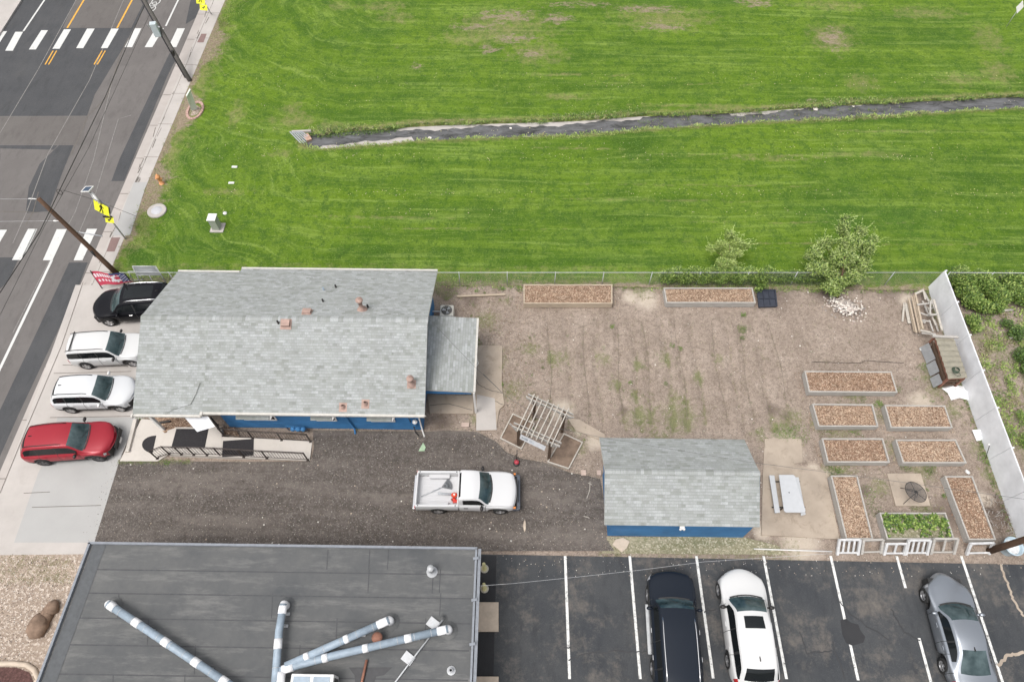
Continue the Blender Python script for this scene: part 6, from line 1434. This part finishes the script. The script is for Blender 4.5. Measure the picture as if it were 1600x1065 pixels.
mb = MB(); mb.tube([G(90,338,3.75), G(180,426,.1)], .028, 6); mb.tube([G(142,391,1.7)+Vector((.02,-.05,0)), G(150,399,1.3)+Vector((.02,-.05,0))], .07, 8); mb.build('riser_conduit', BLK, p1, True)
b2 = G(297,127); t2 = G(226,2,3.9); d2 = (t2-b2)*(9.5/3.9)
p2 = pole('utility_pole', 'tall dark utility pole with a grey box near the upper crosswalk', b2, b2+d2, .15, .10, m=wood('grey black pole timber', (.14,.13,.12), .6, (12,12,1)))
mb = MB(); mb.tube([b2+d2*.02+Vector((-.16,-.06,0)), b2+d2*.9+Vector((-.13,-.06,0))], .05, 8); mb.build('riser_conduit', plain('dark conduit', (.04,.04,.045), .5), p2, True)
mb = MB(); c = G(243,46,2.75); mb.box(c+Vector((0,0,.0)), (.42,.35,.95), rz=.2); mb.build('cabinet', plain('pale blue grey cabinet', (.50,.56,.58), .5, .05), p2, True, bevel=.03)
mb = MB(); mb.beam(G(230,38,3.3), G(234,44,3.0), .04, .04); mb.beam(c+Vector((0,0,.2)), c+Vector((.4,-.05,.2)), .08, .08); mb.build('bracket', GALV, p2, True)
mb = MB(); mb.box(G(271,85,1.4), (.16,.2,.5)); mb.build('meter_box', BLK, p2, True)
b3 = G(1546,860); t3 = G(1600,843,2.5); d3 = (t3-b3)*(9/2.5)
p3 = pole('utility_pole', 'brown utility pole leaning out of the frame at the lower right', b3, b3+d3, .15, .11)
sc_ = MB(); sc_.blob(G(1573,851,.4), (.55,.32,.35), 0, 12, .05); sc_.box(G(1590,858,.4), (.5,.4,.5)); 
bin_ = thing('pale_blue_tub', 'pale blue tub half hidden behind the leaning brown pole', 'tub', tuple(G(1573, 858)))
mb = MB(); c = G(1572,858); mb.lathe((c.x,c.y,0), [(.30,0),(.40,.55),(.43,.58),(.40,.60),(.36,.56),(.27,.1),(0,.1)], 20); mb.build('tub_body', plain('pale blue plastic', (.42,.52,.58), .4), bin_, True)
mb = MB(); mb.lathe((c.x,c.y,.1), [(.33,.30),(0,.30)], 16); mb.build('tub_contents', plain('white debris', (.6,.6,.6), .8, .4, 14), bin_, True)
def wire(pts, r, lab, name='overhead_cable', m=BLK, sag=.0):
    P_ = [G(x, y, z) for x, y, z in pts]; out = []
    for k in range(len(P_)-1):
        for q in range(8): 
            t_ = q/8; p = P_[k].lerp(P_[k+1], t_); out.append(p-Vector((0,0,sag*4*t_*(1-t_))))
    out.append(P_[-1]); mb = MB(); mb.tube(out, r, 5); return tag(mb.build(name, m), lab, 'cable')
wire([(226,8,4.2),(203,60,4.25),(165,150,4.3),(100,283,4.5),(62,362,4.6),(0,457,4.8),(-60,560,5)], .022, 'thick black cable running down over the road from the tall dark pole')
wire([(235,20,4.0),(180,140,4.1),(138,232,4.2),(70,352,4.3),(0,492,4.5),(-60,600,4.6)], .010, 'thin dark cable beside the thick black one over the road')
wire([(98,297,4.5),(150,313,2.8),(213,338,.1)], .010, 'thin guy wire coming down to the sidewalk above the yellow sign')
cl2 = MB(); c = G(93,300,4.5); cl2.tube([c+Vector((.13*math.cos(a*math.pi/8), .03*math.sin(a*math.pi/8), .16*math.sin(a*math.pi/8))) for a in range(17)], .016, 5); tag(cl2.build('cable_loop', BLK), 'small coiled cable loop hanging above the road', 'cable')
wire([(672,500,4.3),(742,573,3.6),(790,618,3.4),(868,668,3.6),(945,684,3.9),(1060,703,4.3),(1175,722,4.7),(1375,748,5.3),(1620,782,6.2)], .007, 'thin black service cable running from the house gable over the garage', m=plain('faded cable', (.10,.10,.10), .8))
wire([(745,915,3.6),(800,911,3.9),(900,901,4.3),(1000,890,4.7),(1100,877,5.2),(1300,864,6)], .005, 'thin pale cable crossing above the parking lot from the flat roofed building', m=GALV)
wire([(55,311,4.85),(0,311,4.9),(-60,311,5)], .006, 'fine wire leaving the brown utility pole\'s top to the left', m=GALV); wire([(85,345,3.6),(0,346,3.9),(-60,346,4)], .006, 'fine wire leaving the brown utility pole\'s lower insulator to the left', m=GALV)
# pedestrian sign with solar panel
def man(mb, o, xd, yd, s):
    """walking figure made of strokes on a sign"""
    z = xd.cross(yd).normalized()*.004
    def st(pts, w_):
        for (x0, y0), (x1, y1) in zip(pts, pts[1:]):
            a = o+xd*x0*s+yd*y0*s+z; b = o+xd*x1*s+yd*y1*s+z; d = (b-a).normalized(); n = z.normalized().cross(d)*w_*s/2; mb.add([a-n, b-n, b+n, a+n], [(0,1,2,3),(3,2,1,0)])
    mb.add([o+xd*(.05+.075*math.cos(k*.785))*s+yd*(.40+.075*math.sin(k*.785))*s+z for k in range(8)], [tuple(range(8))])
    st([(.03,.30),(-.02,0)], .19); st([(0,.02),(.12,-.18),(.10,-.42)], .11); st([(-.03,.02),(-.12,-.20),(-.26,-.40)], .11); st([(.03,.28),(.17,.12),(.28,.10)], .08); st([(0,.28),(-.15,.16),(-.18,.02)], .08)
def ped_sign(base, lab, zs_, tilt):
    root = thing('crossing_sign', lab, 'road sign', tuple(base), 0, 'yellow pedestrian crossing signs')
    top = Vector(base)+tilt
    mb = MB(); mb.tube([base, top], .045, 8); mb.build('post', GALV, root, True); return root, top
base = G(197,374); top = G(137,297,3.15)
root, _ = ped_sign(base, 'solar powered pedestrian crossing sign pole beside the lower crosswalk', None, top-base)
mb = MB(); mb.tube([G(157,318,2.45), G(143,301,3.0)], .07, 8); mb.build('upper_post', WHITE, root, True)
sp = G(136.5,295.5,3.2); mb = MB(); mb.box(sp, (.46,.62,.05), rx=R(-18), rz=R(3)); mb.build('solar_frame', WHITE, root, True); mb = MB(); mb.box(sp+Vector((0,-.008,.03)), (.34,.48,.012), rx=R(-18), rz=R(3)); mb.build('solar_cells', DGLASS, root, True)
q = [G(144,324,2.05), G(151,317.5,2.45), G(173,327,2.45), G(167,336,2.05)]
# rectangular sign plate: face south-west, slightly tipped upward by perspective only
c = (q[0]+q[2])/2; xd = (q[3]-q[0]); xd.z = 0; xd.normalize(); yd2 = (q[1]-q[0]).normalized(); yd2 = (yd2-xd*yd2.dot(xd)).normalized(); nz = xd.cross(yd2)
def plate(c, xd, yd_, w_, h_, name, m, root, shape='rect', th=.006):
    n = xd.cross(yd_).normalized()
    if shape == 'rect': P_ = [c-xd*w_/2-yd_*h_/2, c+xd*w_/2-yd_*h_/2, c+xd*w_/2+yd_*h_/2, c-xd*w_/2+yd_*h_/2]
    elif shape == 'diamond': P_ = [c-yd_*h_/2, c+xd*w_/2, c+yd_*h_/2, c-xd*w_/2]
    elif shape == 'penta': P_ = [c-xd*w_/2-yd_*h_/2, c+xd*w_/2-yd_*h_/2, c+xd*w_/2+yd_*h_*.1, c+yd_*h_/2, c-xd*w_/2+yd_*h_*.1]
    k = len(P_); mb = MB(); mb.add(P_+[p-n*th for p in P_], [tuple(range(k)), tuple(range(k, 2*k))[::-1]]+[(i, i+k, (i+1)%k+k, (i+1)%k) for i in range(k)]); return mb.build(name, m, root, True)
wS = (q[3]-q[0]).length; hS = (q[1]-q[0]).length
plate(c, xd, yd2, wS, hS, 'sign_plate', YEL, root); mb = MB(); man(mb, c+nz*.002, xd, yd2, hS*1.12); mb.build('walking_figure', BLK, root, True)
plate(c+yd2*.02-nz*.10+yd2*.12, xd, yd2, wS, hS*.95, 'sign_back', plain('grey sign back', (.16,.16,.17), .5), root)
c = G(171,343,1.75); plate(c, Vector((1,-.12,0)).normalized(), Vector((.1,.55,.85)).normalized(), .50, .38, 'arrow_plaque', YEL, root)
n_ = Vector((1,-.12,0)).normalized().cross(Vector((.1,.55,.85)).normalized()); mb = MB(); xx = Vector((1,-.12,0)).normalized(); yy = Vector((.1,.55,.85)).normalized(); o_ = c+n_*.006
mb.add([o_-xx*.1-yy*.08, o_+xx*.0-yy*.10, o_+xx*.14+yy*.08, o_+xx*.04+yy*.1, o_-yy*.0, o_-xx*.1+yy*.02], [(0,1,2,3,4,5)]); mb.build('arrow_symbol', BLK, root, True)
mb = MB(); mb.box(G(168,338.5,1.95), (.5,.06,.10)); mb.build('beacon_bar', BLK, root, True)
base = G(330,22); root, _ = ped_sign(base, 'second yellow crossing sign, cut off by the top edge beside the far crosswalk', None, G(309,-12,2.6)-base)
xx = Vector((1,-.12,0)).normalized(); yy = Vector((.1,.5,.87)).normalized(); c = G(318,12,1.75); plate(c, xx, yy, .55, .38, 'arrow_plaque', YEL, root); o_ = c+xx.cross(yy)*.006; mb = MB(); mb.add([o_-xx*.1-yy*.06, o_+xx*.0-yy*.08, o_+xx*.14+yy*.08, o_+xx*.04+yy*.1, o_, o_-xx*.1+yy*.02], [(0,1,2,3,4,5)]); mb.build('arrow_symbol', BLK, root, True)
c = G(313,-1,2.2); plate(c, xx, yy, .65, .6, 'sign_plate', YEL, root, 'penta'); mb = MB(); man(mb, c+xx.cross(yy)*.002, xx, yy, .5); mb.build('walking_figure', BLK, root, True)
# park sign with stone ring
root = thing('park_sign', 'pale green sign slab standing in a pink stone ring by the sidewalk', 'sign', tuple(G(300,172)))
mb = MB(); a0, a1 = G(299,171), G(308,168); t0, t1 = G(291,150,1.5), G(297,139,1.9)
mb = MB(); lo0, lo1 = G(298.5,172,.1), G(305.5,159,.1); lo1 = lo0+(t1-t0); lo1.z = .1; hi0, hi1 = t0, t1
nn = (lo1-lo0).cross(Vector((0,0,1))).normalized()*.09; P_ = [lo0, Vector((lo1.x,lo1.y,.1)), t1, t0]
mb.add([p+nn for p in P_]+[p-nn for p in P_], [(0,1,2,3),(7,6,5,4),(0,4,5,1),(1,5,6,2),(2,6,7,3),(3,7,4,0)]); mb.build('sign_slab', plain('pale green panel', (.62,.68,.60), .6, .05), root, True)
mb = MB(); c = G(305,173,.08)
for k in range(20):
    a = k*math.pi/10; mb.box(c+Vector((.48*math.cos(a), .82*math.sin(a), 0)), (.17,.22,.16), rz=a)
mb.build('stone_ring', PINK, root, True, bevel=.02)
mb = MB(); mb.lathe((0,0,0), [(1,0),(0,.05)], 20); o = mb.build('gravel_fill', GM['pink_gravel'], root); o.scale = (.42,.76,1); o.location = c-root.location+Vector((0,0,-.02))
# hydrant, cover, cabinet, diamonds
root = thing('fire_hydrant', 'orange fire hydrant on the bare strip beside the sidewalk', 'hydrant', tuple(G(253,287)))
mb = MB(); mb.lathe((0,0,0), [(.16,0),(.16,.05),(.11,.06),(.11,.55),(.15,.56),(.15,.60),(.10,.70),(.04,.76),(.03,.80),(0,.80)], 14); mb.build('barrel', plain('orange hydrant paint', (.68,.32,.14), .5, .15), root)
for s_ in (-1, 1): mb = MB(); mb.tube([(s_*.08,0,.44),(s_*.20,0,.44)], .06, 8); mb.build('outlet', plain('orange hydrant paint', (.68,.32,.14), .5), root)
c = G(245,329,.05); root = thing('manhole_cover', 'round pale concrete manhole cover in the dirt by the sidewalk', 'manhole', (c.x,c.y,.0))
mb = MB(); mb.lathe((0,0,0), [(.56,0),(.56,.07),(.50,.08),(.33,.08)], 28); mb.build('concrete_ring', GM['walk'], root)
mb = MB(); mb.lathe((0,0,0), [(.33,.078),(.32,.09),(.0,.092)], 28); mb.build('lid', plain('grey iron lid', (.46,.46,.48), .6, .1, 12), root)
root = thing('utility_cabinet', 'white topped grey utility cabinet standing in the lawn', 'cabinet', tuple(G(341,358)))
c = G(341,357,.0); mb = MB(); mb.box((c.x,c.y,.05), (.78,.7,.10)); mb.build('base_slab', GM['walk'], root, True)
mb = MB(); mb.box((c.x-.02,c.y+.0,.52), (.42,.46,.86)); mb.build('cabinet_body', plain('grey green cabinet', (.36,.38,.33), .6, .08), root, True, bevel=.01)
mb = MB(); mb.box((c.x-.02,c.y+.0,.975), (.50,.54,.06)); mb.build('cabinet_lid', WHITE, root, True, bevel=.01)
for k, (px, py, l) in enumerate(((351,330,'just above the utility cabinet'),(362,287,'midway up the west lawn'),(367,262,'uppermost on the west lawn'),(352,334,'beside the utility cabinet'))):
    if k == 0: continue
    c = G(px, py); mb = MB(); mb.lathe((0,0,0), [(.12,0),(.12,.05),(0,.06)], 12) if k == 3 else mb.box((0,0,.03), (.34,.14,.06)); o = mb.build('valve_box', WHITE); o.location = (c.x,c.y,.03); tag(o, 'small white valve box lid '+l, 'valve box')
root = thing('diamond_sign', 'white diamond sign on a thin post at the far right of the field', 'sign', tuple(G(1579,32)))
top = G(1592,13,1.5); b_ = G(1579,32); b_ = Vector((top.x-.1, top.y-.1, 0)); b_ = G(1582,30); 
mb = MB(); mb.tube([Vector((top.x,top.y,0)), top], .02, 6); mb.build('post', GALV, root, True); plate(top+Vector((0,-.03,.1)), Vector((1,0,0)), Vector((0,.3,.95)).normalized(), .52, .9, 'sign_plate', WHITE, root, 'diamond')
# culvert grate
root = thing('culvert_grate', 'grey metal culvert trash grate at the head of the creek', 'grate', tuple(G(470,216,-.2)))
mb = MB(); A0, A1 = G(452,206,.12), G(478,205,.12); B0, B1 = G(474,226,-.15), G(484,214,-.15)
for k in range(6):
    u = k/5; mb2 = MB(); mb2.beam(G(453,206,.16).lerp(G(474,204.5,.16),u*.8), G(473,227,-.05).lerp(G(485,216,-.05),u), .06, .05); mb2.build('bar', GREYP, root, True)
mb = MB(); mb.beam(G(456,206,.06), G(486,205,.06), .12, .14); mb.build('headwall', GM['gutter'], root, True)
mb = MB(); mb.beam(G(478,212,-.1), G(484,221,-.15), .35, .3); mb.build('rusty_plate', plain('rusty pink plate', (.42,.27,.20), .8, .3), root, True)
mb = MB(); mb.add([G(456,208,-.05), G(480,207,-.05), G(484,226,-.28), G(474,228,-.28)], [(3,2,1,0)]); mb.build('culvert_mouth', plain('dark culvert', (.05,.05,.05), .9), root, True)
rg = random.Random(44)
for px, py, s_, l in ((672,216,.16,'pale stone on the near edge of the creek, mid left'),(798,201,.12,'small white stone in the creek water'),(1274,171,.24,'largest white stone in the creek'),(1333,167,.12,'small stone in the far right of the creek')):
    c = G(px,py,-.2); mb = MB(); mb.blob((0,0,0), (s_,s_*.8,s_*.6), 0, 8, .2, int(px)); o = mb.build('creek_stone', ROCKW); o.location = c; tag(o, l, 'stone')
# banner and gate frame at the north west corner
root = thing('banner', 'red white and blue advertising banner strung by the sidewalk', 'banner', tuple(G(175,447)))
z_ = 1.0
P_ = [G(141,424,1.35), G(196,428,1.35), G(207,441,.55), G(157,446,.55)]
def pq(u, v): return P_[0].lerp(P_[1], u).lerp(P_[3].lerp(P_[2], u), v)+Vector((0, .05*math.sin(u*9), 0))
nb = MB(); nu, nv = 40, 12
for i in range(nu):
    for jx in range(nv):
        u, v = (i+.5)/nu, (jx+.5)/nv
        if u > .72 and .15 < v < .9: m_ = 2 if not ((i+jx*2) % 5 == 0) else 1
        elif u > .50: m_ = 1 if (math.hypot((u-.62)*2.2, v-.5) < .30 and math.hypot((u-.66)*2.2, v-.45) > .16) else (2 if v < .2 else 0)
        elif .18 < v < .42 and (i % 3): m_ = 1
        elif .60 < v < .78 and (i % 4 > 1): m_ = 1
        else: m_ = 0
        nb.add([pq(i/nu, jx/nv), pq((i+1)/nu, jx/nv), pq((i+1)/nu, (jx+1)/nv), pq(i/nu, (jx+1)/nv)], [(3,2,1,0),(0,1,2,3)], m_)
nb.build('banner_cloth', [plain('banner magenta red', (.50,.05,.09), .7, .1), plain('banner white', (.70,.68,.70), .7, .05), plain('banner navy', (.05,.06,.16), .7, .1)], root, True)
for a, b in (((141,423),(160,451)), ((194,427),(212,448))):
    mb = MB(); B_ = G(*b); mb.tube([B_, G(*a, 1.45)], .03, 6); mb.build('post', BLK, root, True)
root = thing('frame_sign', 'grey metal frame holding a blank pale sheet behind the black suv', 'sign', tuple(G(240,450)))
P_ = [G(207,416,1.6), G(243,416,1.6), G(262,446,.15), G(222,446,.15)]
FR = plain('grey frame tube', (.42,.43,.43), .6)
for a, b in ((0,1),(1,2),(2,3),(3,0)): mb = MB(); mb.tube([P_[a], P_[b]], .03, 6); mb.build('frame_tube', FR, root, True)
for u in (.45,): mb = MB(); mb.tube([P_[0].lerp(P_[3],u), P_[1].lerp(P_[2],u)], .025, 6); mb.tube([P_[0].lerp(P_[3],u).lerp(P_[1].lerp(P_[2],u),.5), P_[3].lerp(P_[2],.5)], .02, 6); mb.build('cross_tube', FR, root, True)
mb = MB(); q = [P_[0].lerp(P_[1],.06), P_[0].lerp(P_[1],.97), P_[1].lerp(P_[2],.42), P_[0].lerp(P_[3],.40)]; mb.add([p+Vector((0,-.03,0)) for p in q], [(3,2,1,0),(0,1,2,3)]); mb.build('sheet', plain('pale translucent sheet', (.52,.54,.55), .5, .06), root, True)
root = thing('side_gate', 'small bare tube gate frame between the banner and the blank sign', 'gate', tuple(G(212,447)))
P_ = [G(200,424,1.0), G(213,424,1.0), G(224,437,.3), G(208,438,.3)]
mb = MB()
for a, b in ((0,1),(1,2),(2,3),(3,0)): mb.tube([P_[a], P_[b]], .025, 6)
mb.build('frame_tube', FR, root, True)
# drip lines in the soil
for k, fx in enumerate(furX):
    if k % 2: continue
    y0 = G(800, 655+rg.uniform(-18,8)).y; y1 = G(800, 500+rg.uniform(-6,20)).y; n = 26
    pts = [Vector((fx+.08*math.sin(lerp(y0,y1,q/n)*1.1+fx)+rg.uniform(-.01,.01), lerp(y0,y1,q/n), .004)) for q in range(n+1)]
    if k % 3 == 1: pts += [Vector((fx+.25*(1-math.cos(q*.5))+.08*math.sin(y1*1.1+fx), y1+.25*math.sin(q*.5), .004)) for q in range(1,7)]
    mb = MB(); mb.tube(pts, .009, 5); tag(mb.build('drip_hose', plain('dusty drip hose', (.20,.165,.135), .9, .3, obj=False)), 'thin dusty drip hose lying north to south across the garden soil', 'hose', 'drip hoses in the garden soil')
for px, l in (([(1268,565),(1300,566),(1345,567),(1352,563),(1412,567)], 'dark hose lying across the soil just above the topmost single bed'),):
    mb = MB(); mb.tube([G(x,y,.015) for x,y in px], .012, 5); tag(mb.build('drip_hose', BLK), l, 'hose')
# sticks and small junk on the drive
for a, b, l in (((922,752),(917,778),'bent white stick on the gravel left of the garage'),((912,806),(921,809),'short pale stick near the garage\'s lower left corner')):
    mb = MB(); mb.tube([G(*a,.05), G((a[0]+b[0])/2+2,(a[1]+b[1])/2,.06), G(*b,.05)], .015, 5); tag(mb.build('stick', W_PALE), l, 'stick')
mb = MB(); mb.tube([G(919,754,.05), G(925,757,.05)], .012, 5); tag(mb.build('stick', W_PALE), 'tiny pale twig crossing the bent white stick', 'stick')
mb = MB(); c = G(820,821,.05); mb.blob((0,0,0), (.07,.28,.04), 0, 8, .25, 3); o = mb.build('flat_stone', TAN); o.location = c; tag(o, 'slim tan stone on the gravel right of the pickup\'s nose', 'stone')
mb = MB(); P_ = [G(x,y,.08) for x,y in [(654,704),(661,691),(665,698),(663,704)]]; mb.prism(P_, .03, .08); tag(mb.build('green_scrap', plain('pale green plastic', (.33,.45,.30), .6)), 'pale green scrap on the gravel above the pickup', 'scrap')
for px, py, sx, sy, l in ((727,663,.38,.22,'pinkish paving block on the dirt below the lean-to'),(912,738,.24,.26,'tan paving block beside the right soil bed'),(936,738,.2,.24,'small tan block against the garage corner')):
    c = G(px,py,.08); mb = MB(); mb.box((0,0,0), (sx,sy,.1)); o = mb.build('paving_block', plain('pinkish paver', (.46,.36,.31), .9, .1), bevel=.01); o.location = (c.x,c.y,.05); tag(o, l, 'paving block')
sp_ = MB()
for k, (px,py) in enumerate(((758,695),(703,462),(900,614),(700,604))): pass
# ------------------------------------------------ trees, vines, bushes
def leafy(mb, cl, n, L, rg, mats, up=.3):
    """cl: clump list (centre, radii)"""
    wts = [c[1][0]*c[1][1]*c[1][2] for c in cl]; tot = sum(wts)
    for (c, r), w_ in zip(cl, wts):
        for k in range(int(n*w_/tot)):
            d = Vector((rg.gauss(0,1), rg.gauss(0,1), rg.gauss(0,1))).normalized()*(rg.random()**.45); p = Vector(c)+Vector((d.x*r[0], d.y*r[1], d.z*r[2]))
            a = rg.uniform(0,6.28); l = L*rg.uniform(.6,1.3); dr_ = Vector((math.cos(a), math.sin(a), rg.uniform(-.4,.9)+up)).normalized()*l; sd_ = Vector((-math.sin(a), math.cos(a), rg.uniform(-.5,.5))).normalized()*l*.24
            mb.add([p, p+dr_*.5+sd_, p+dr_, p+dr_*.5-sd_], [(0,1,2,3)], rg.choice(mats))
def tree(lab, base, top, clumps, n, L, mats, matl, seed, cat='tree', name='young_tree', limbs=6):
    rg = random.Random(seed); root = thing(name, lab, cat, tuple(base), 0); tp_ = Vector(top)
    mb = MB(); mb.tube([Vector(base)-Vector((0,0,.05)), Vector(base).lerp(tp_,.5)+Vector((.05,.02,0)), tp_], [.07,.045,.01], 7); mb.build('trunk', W_POLE, root, True)
    for c, r in clumps[:limbs]:
        s_ = Vector(base).lerp(tp_, rg.uniform(.15,.6)); mb = MB(); mb.tube([s_, s_.lerp(Vector(c),.5)+Vector((0,0,.05)), Vector(c)], [.03,.02,.006], 5); mb.build('limb', W_POLE, root, True)
    mb = MB(); leafy(mb, clumps, n, L, rg, mats)
    for c, r in clumps:      # protruding shoots
        for q in range(7):
            a = rg.uniform(0,6.28); e = rg.uniform(.1,1.2); dv = Vector((math.cos(a)*math.cos(e), math.sin(a)*math.cos(e), math.sin(e))); p0 = Vector(c)+Vector((dv.x*r[0], dv.y*r[1], dv.z*r[2]))*.7
            for t_ in range(10):
                p = p0+dv*t_*.055; aa = rg.uniform(0,6.28); dr_ = (dv+Vector((math.cos(aa), math.sin(aa), 0))*.8).normalized()*L; sd_ = Vector((-math.sin(aa), math.cos(aa), .2))*L*.22; mb.add([p, p+dr_*.5+sd_, p+dr_, p+dr_*.5-sd_], [(0,1,2,3)], rg.choice(mats))
    o = mb.build('crown', matl, root, True); o['kind'] = 'stuff' if False else o.get('kind', 'part'); del o['kind']; return root
MT = [L_DARK, L_MID, L_PALE, L_SIL]
def cz(px, py, z): return tuple(G(px, py, z))
tree('larger bushy silver green tree over the north fence, above the rock pile', G(1308,468), G(1320,400,2.3),
  [(cz(1318,358,2.7),(.35,.35,.5)), (cz(1345,362,2.5),(.4,.35,.35)), (cz(1328,380,2.3),(.7,.5,.45)), (cz(1290,380,2.0),(.5,.4,.35)), (cz(1353,388,2.0),(.5,.45,.4)), (cz(1275,393,1.7),(.4,.4,.3)), (cz(1318,402,1.9),(.8,.6,.5)), (cz(1345,412,1.4),(.6,.5,.4)), (cz(1290,420,1.3),(.7,.5,.4)), (cz(1308,440,.9),(.6,.45,.4)), (cz(1325,432,1.0),(.7,.5,.4)), (cz(1305,455,.5),(.35,.3,.3)), (cz(1272,420,1.2),(.5,.4,.35)), (cz(1318,342,3.0),(.16,.18,.35)), (cz(1300,448,.7),(.6,.45,.35)), (cz(1335,425,1.1),(.6,.5,.4)), (cz(1265,400,1.5),(.35,.35,.3)), (cz(1365,375,2.1),(.3,.3,.3))], 17000, .125, [0,1,2,2,3,3], MT, 21, limbs=10)
tree('smaller light green sapling behind the vine covered bed', G(1138,440), G(1140,385,1.9),
  [(cz(1140,368,2.1),(.28,.25,.35)), (cz(1150,378,1.9),(.35,.3,.25)), (cz(1128,384,1.7),(.4,.3,.28)), (cz(1112,388,1.5),(.3,.25,.2)), (cz(1142,394,1.5),(.6,.4,.3)), (cz(1162,385,1.6),(.28,.25,.22)), (cz(1135,410,1.1),(.6,.4,.35)), (cz(1150,425,.7),(.5,.35,.3))], 8000, .115, [1,2,2,2,3], MT, 5)
def vine(lab, spans, n, L, mats, seed, name='vine_hedge', cat='vines'):
    rg = random.Random(seed); cl = [(cz(x,y,z),(rx,ry,rz2)) for x,y,z,rx,ry,rz2 in spans]; c0 = cl[0][0]; root = thing(name, lab, cat, (c0[0], c0[1], 0))
    mb = MB(); leafy(mb, cl, n, L, rg, mats, .5); mb.build('foliage', MT, root, True)
    mb = MB()
    for c, r in cl: mb.tube([(c[0], c[1]+.05, 0), (c[0]+rg.uniform(-.2,.2), c[1], c[2])], [.02,.008], 5)
    mb.build('stems', W_DARK, root, True)
vine('dense green vines on the north fence behind the grey raised bed', [(1043+k*14, 432-4*(k%2), .75, .50, .38, .55) for k in range(12)]+[(1190,445,.35,.3,.3,.25),(1183,452,.25,.2,.2,.15)], 13000, .11, [0,1,1,1,2,2], 31)
vine('lower green vines on the fence between the sapling and the larger tree', [(1212+k*13, 432, .6, .42, .32, .45) for k in range(10)], 8000, .10, [0,1,1,1,2], 32)
vine('big mound of bright green vines beyond the white fence', [(1505,440,.6,.7,.5,.55),(1520,470,.5,.6,.5,.5),(1545,450,.7,.6,.5,.5),(1538,480,.4,.5,.4,.4),(1500,425,.7,.5,.4,.4),(1562,465,.6,.6,.5,.5),(1520,500,.3,.4,.4,.3),(1590,440,.7,.8,.5,.5),(1598,465,.5,.6,.5,.4),(1575,435,.6,.5,.4,.4),(1620,450,.6,.7,.6,.5),(1530,435,.7,.6,.5,.5),(1555,480,.4,.5,.4,.4),(1510,455,.5,.6,.5,.5),(1580,455,.6,.6,.5,.5),(1525,512,.25,.35,.35,.25),(1492,432,.6,.5,.4,.45)], 26000, .125, [0,1,1,1,2,2], 33)
vine('dark green weedy bush at the right edge beside the neighbour\'s plot', [(1590,520,.3,.5,.5,.3),(1598,555,.3,.5,.5,.3),(1572,505,.2,.4,.3,.2),(1612,580,.3,.5,.6,.3)], 3500, .10, [0,0,1], 34, 'weedy_bush', 'bush')
vine('low bright green weeds just beyond the white fence, lower right', [(1595,650,.2,.3,.4,.2),(1606,690,.2,.4,.5,.25),(1578,600,.12,.25,.6,.12)], 1500, .08, [1,1,2], 35, 'weedy_bush', 'bush')
lg = MB(); lg.tube([G(1548,486,.1), G(1582,484,.1)], [.09,.07], 8); tag(lg.build('fallen_log', W_PALE), 'pale log lying below the vine mound beyond the white fence', 'log')
lg = MB(); lg.tube([G(1578,528,.1), G(1600,524,.15)], [.06,.04], 8); tag(lg.build('fallen_log', W_PALE), 'short pale branch at the right edge below the log', 'log')
# dead brush heap by the lower right bed
dbm = MB(); rg = random.Random(99); c0 = G(1565,806)
for k in range(260):
    a = rg.uniform(0,6.28); d = math.sqrt(rg.random()); p = c0+Vector((d*.8*math.cos(a), d*.9*math.sin(a), rg.uniform(.02,.2)*(1-d)+.03)); b = rg.uniform(0,6.28); L = rg.uniform(.1,.35)
    dbm.tube([p, p+Vector((math.cos(b)*L, math.sin(b)*L, rg.uniform(-.03,.06)))], .007, 3, rg.choice([0,0,1]), caps=False)
tag(dbm.build('brush_heap', [plain('dead brown twigs', (.15,.11,.085), .9, .3), W_GREY]), 'heap of dead brown twigs between the last upright bed and the white fence', 'brush heap')
st2 = thing('garden_stake', 'thin dark stake standing by the white fence', 'stake', tuple(G(1540,716)))
mb = MB(); mb.tube([G(1540,716), G(1546,696,.9)], .015, 5); mb.build('rod', BLK, st2, True); mb = MB(); mb.blob(G(1545,694,.92), (.06,.05,.05), 0, 8, .1); mb.build('cap', WHITE, st2, True)
for px, py, l in ((1512,737,'above the narrow bed nearest the white fence'),(1440,546,'left of the hutch'),(1466,500-44,'')):
    if not l: continue
    c = G(px,py,.04); mb = MB(); mb.blob((0,0,0), (.12,.14,.05), 0, 7, .3, px); o = mb.build('paper_scrap', WHITE); o.location = c; tag(o, 'small white scrap on the soil '+l, 'scrap')
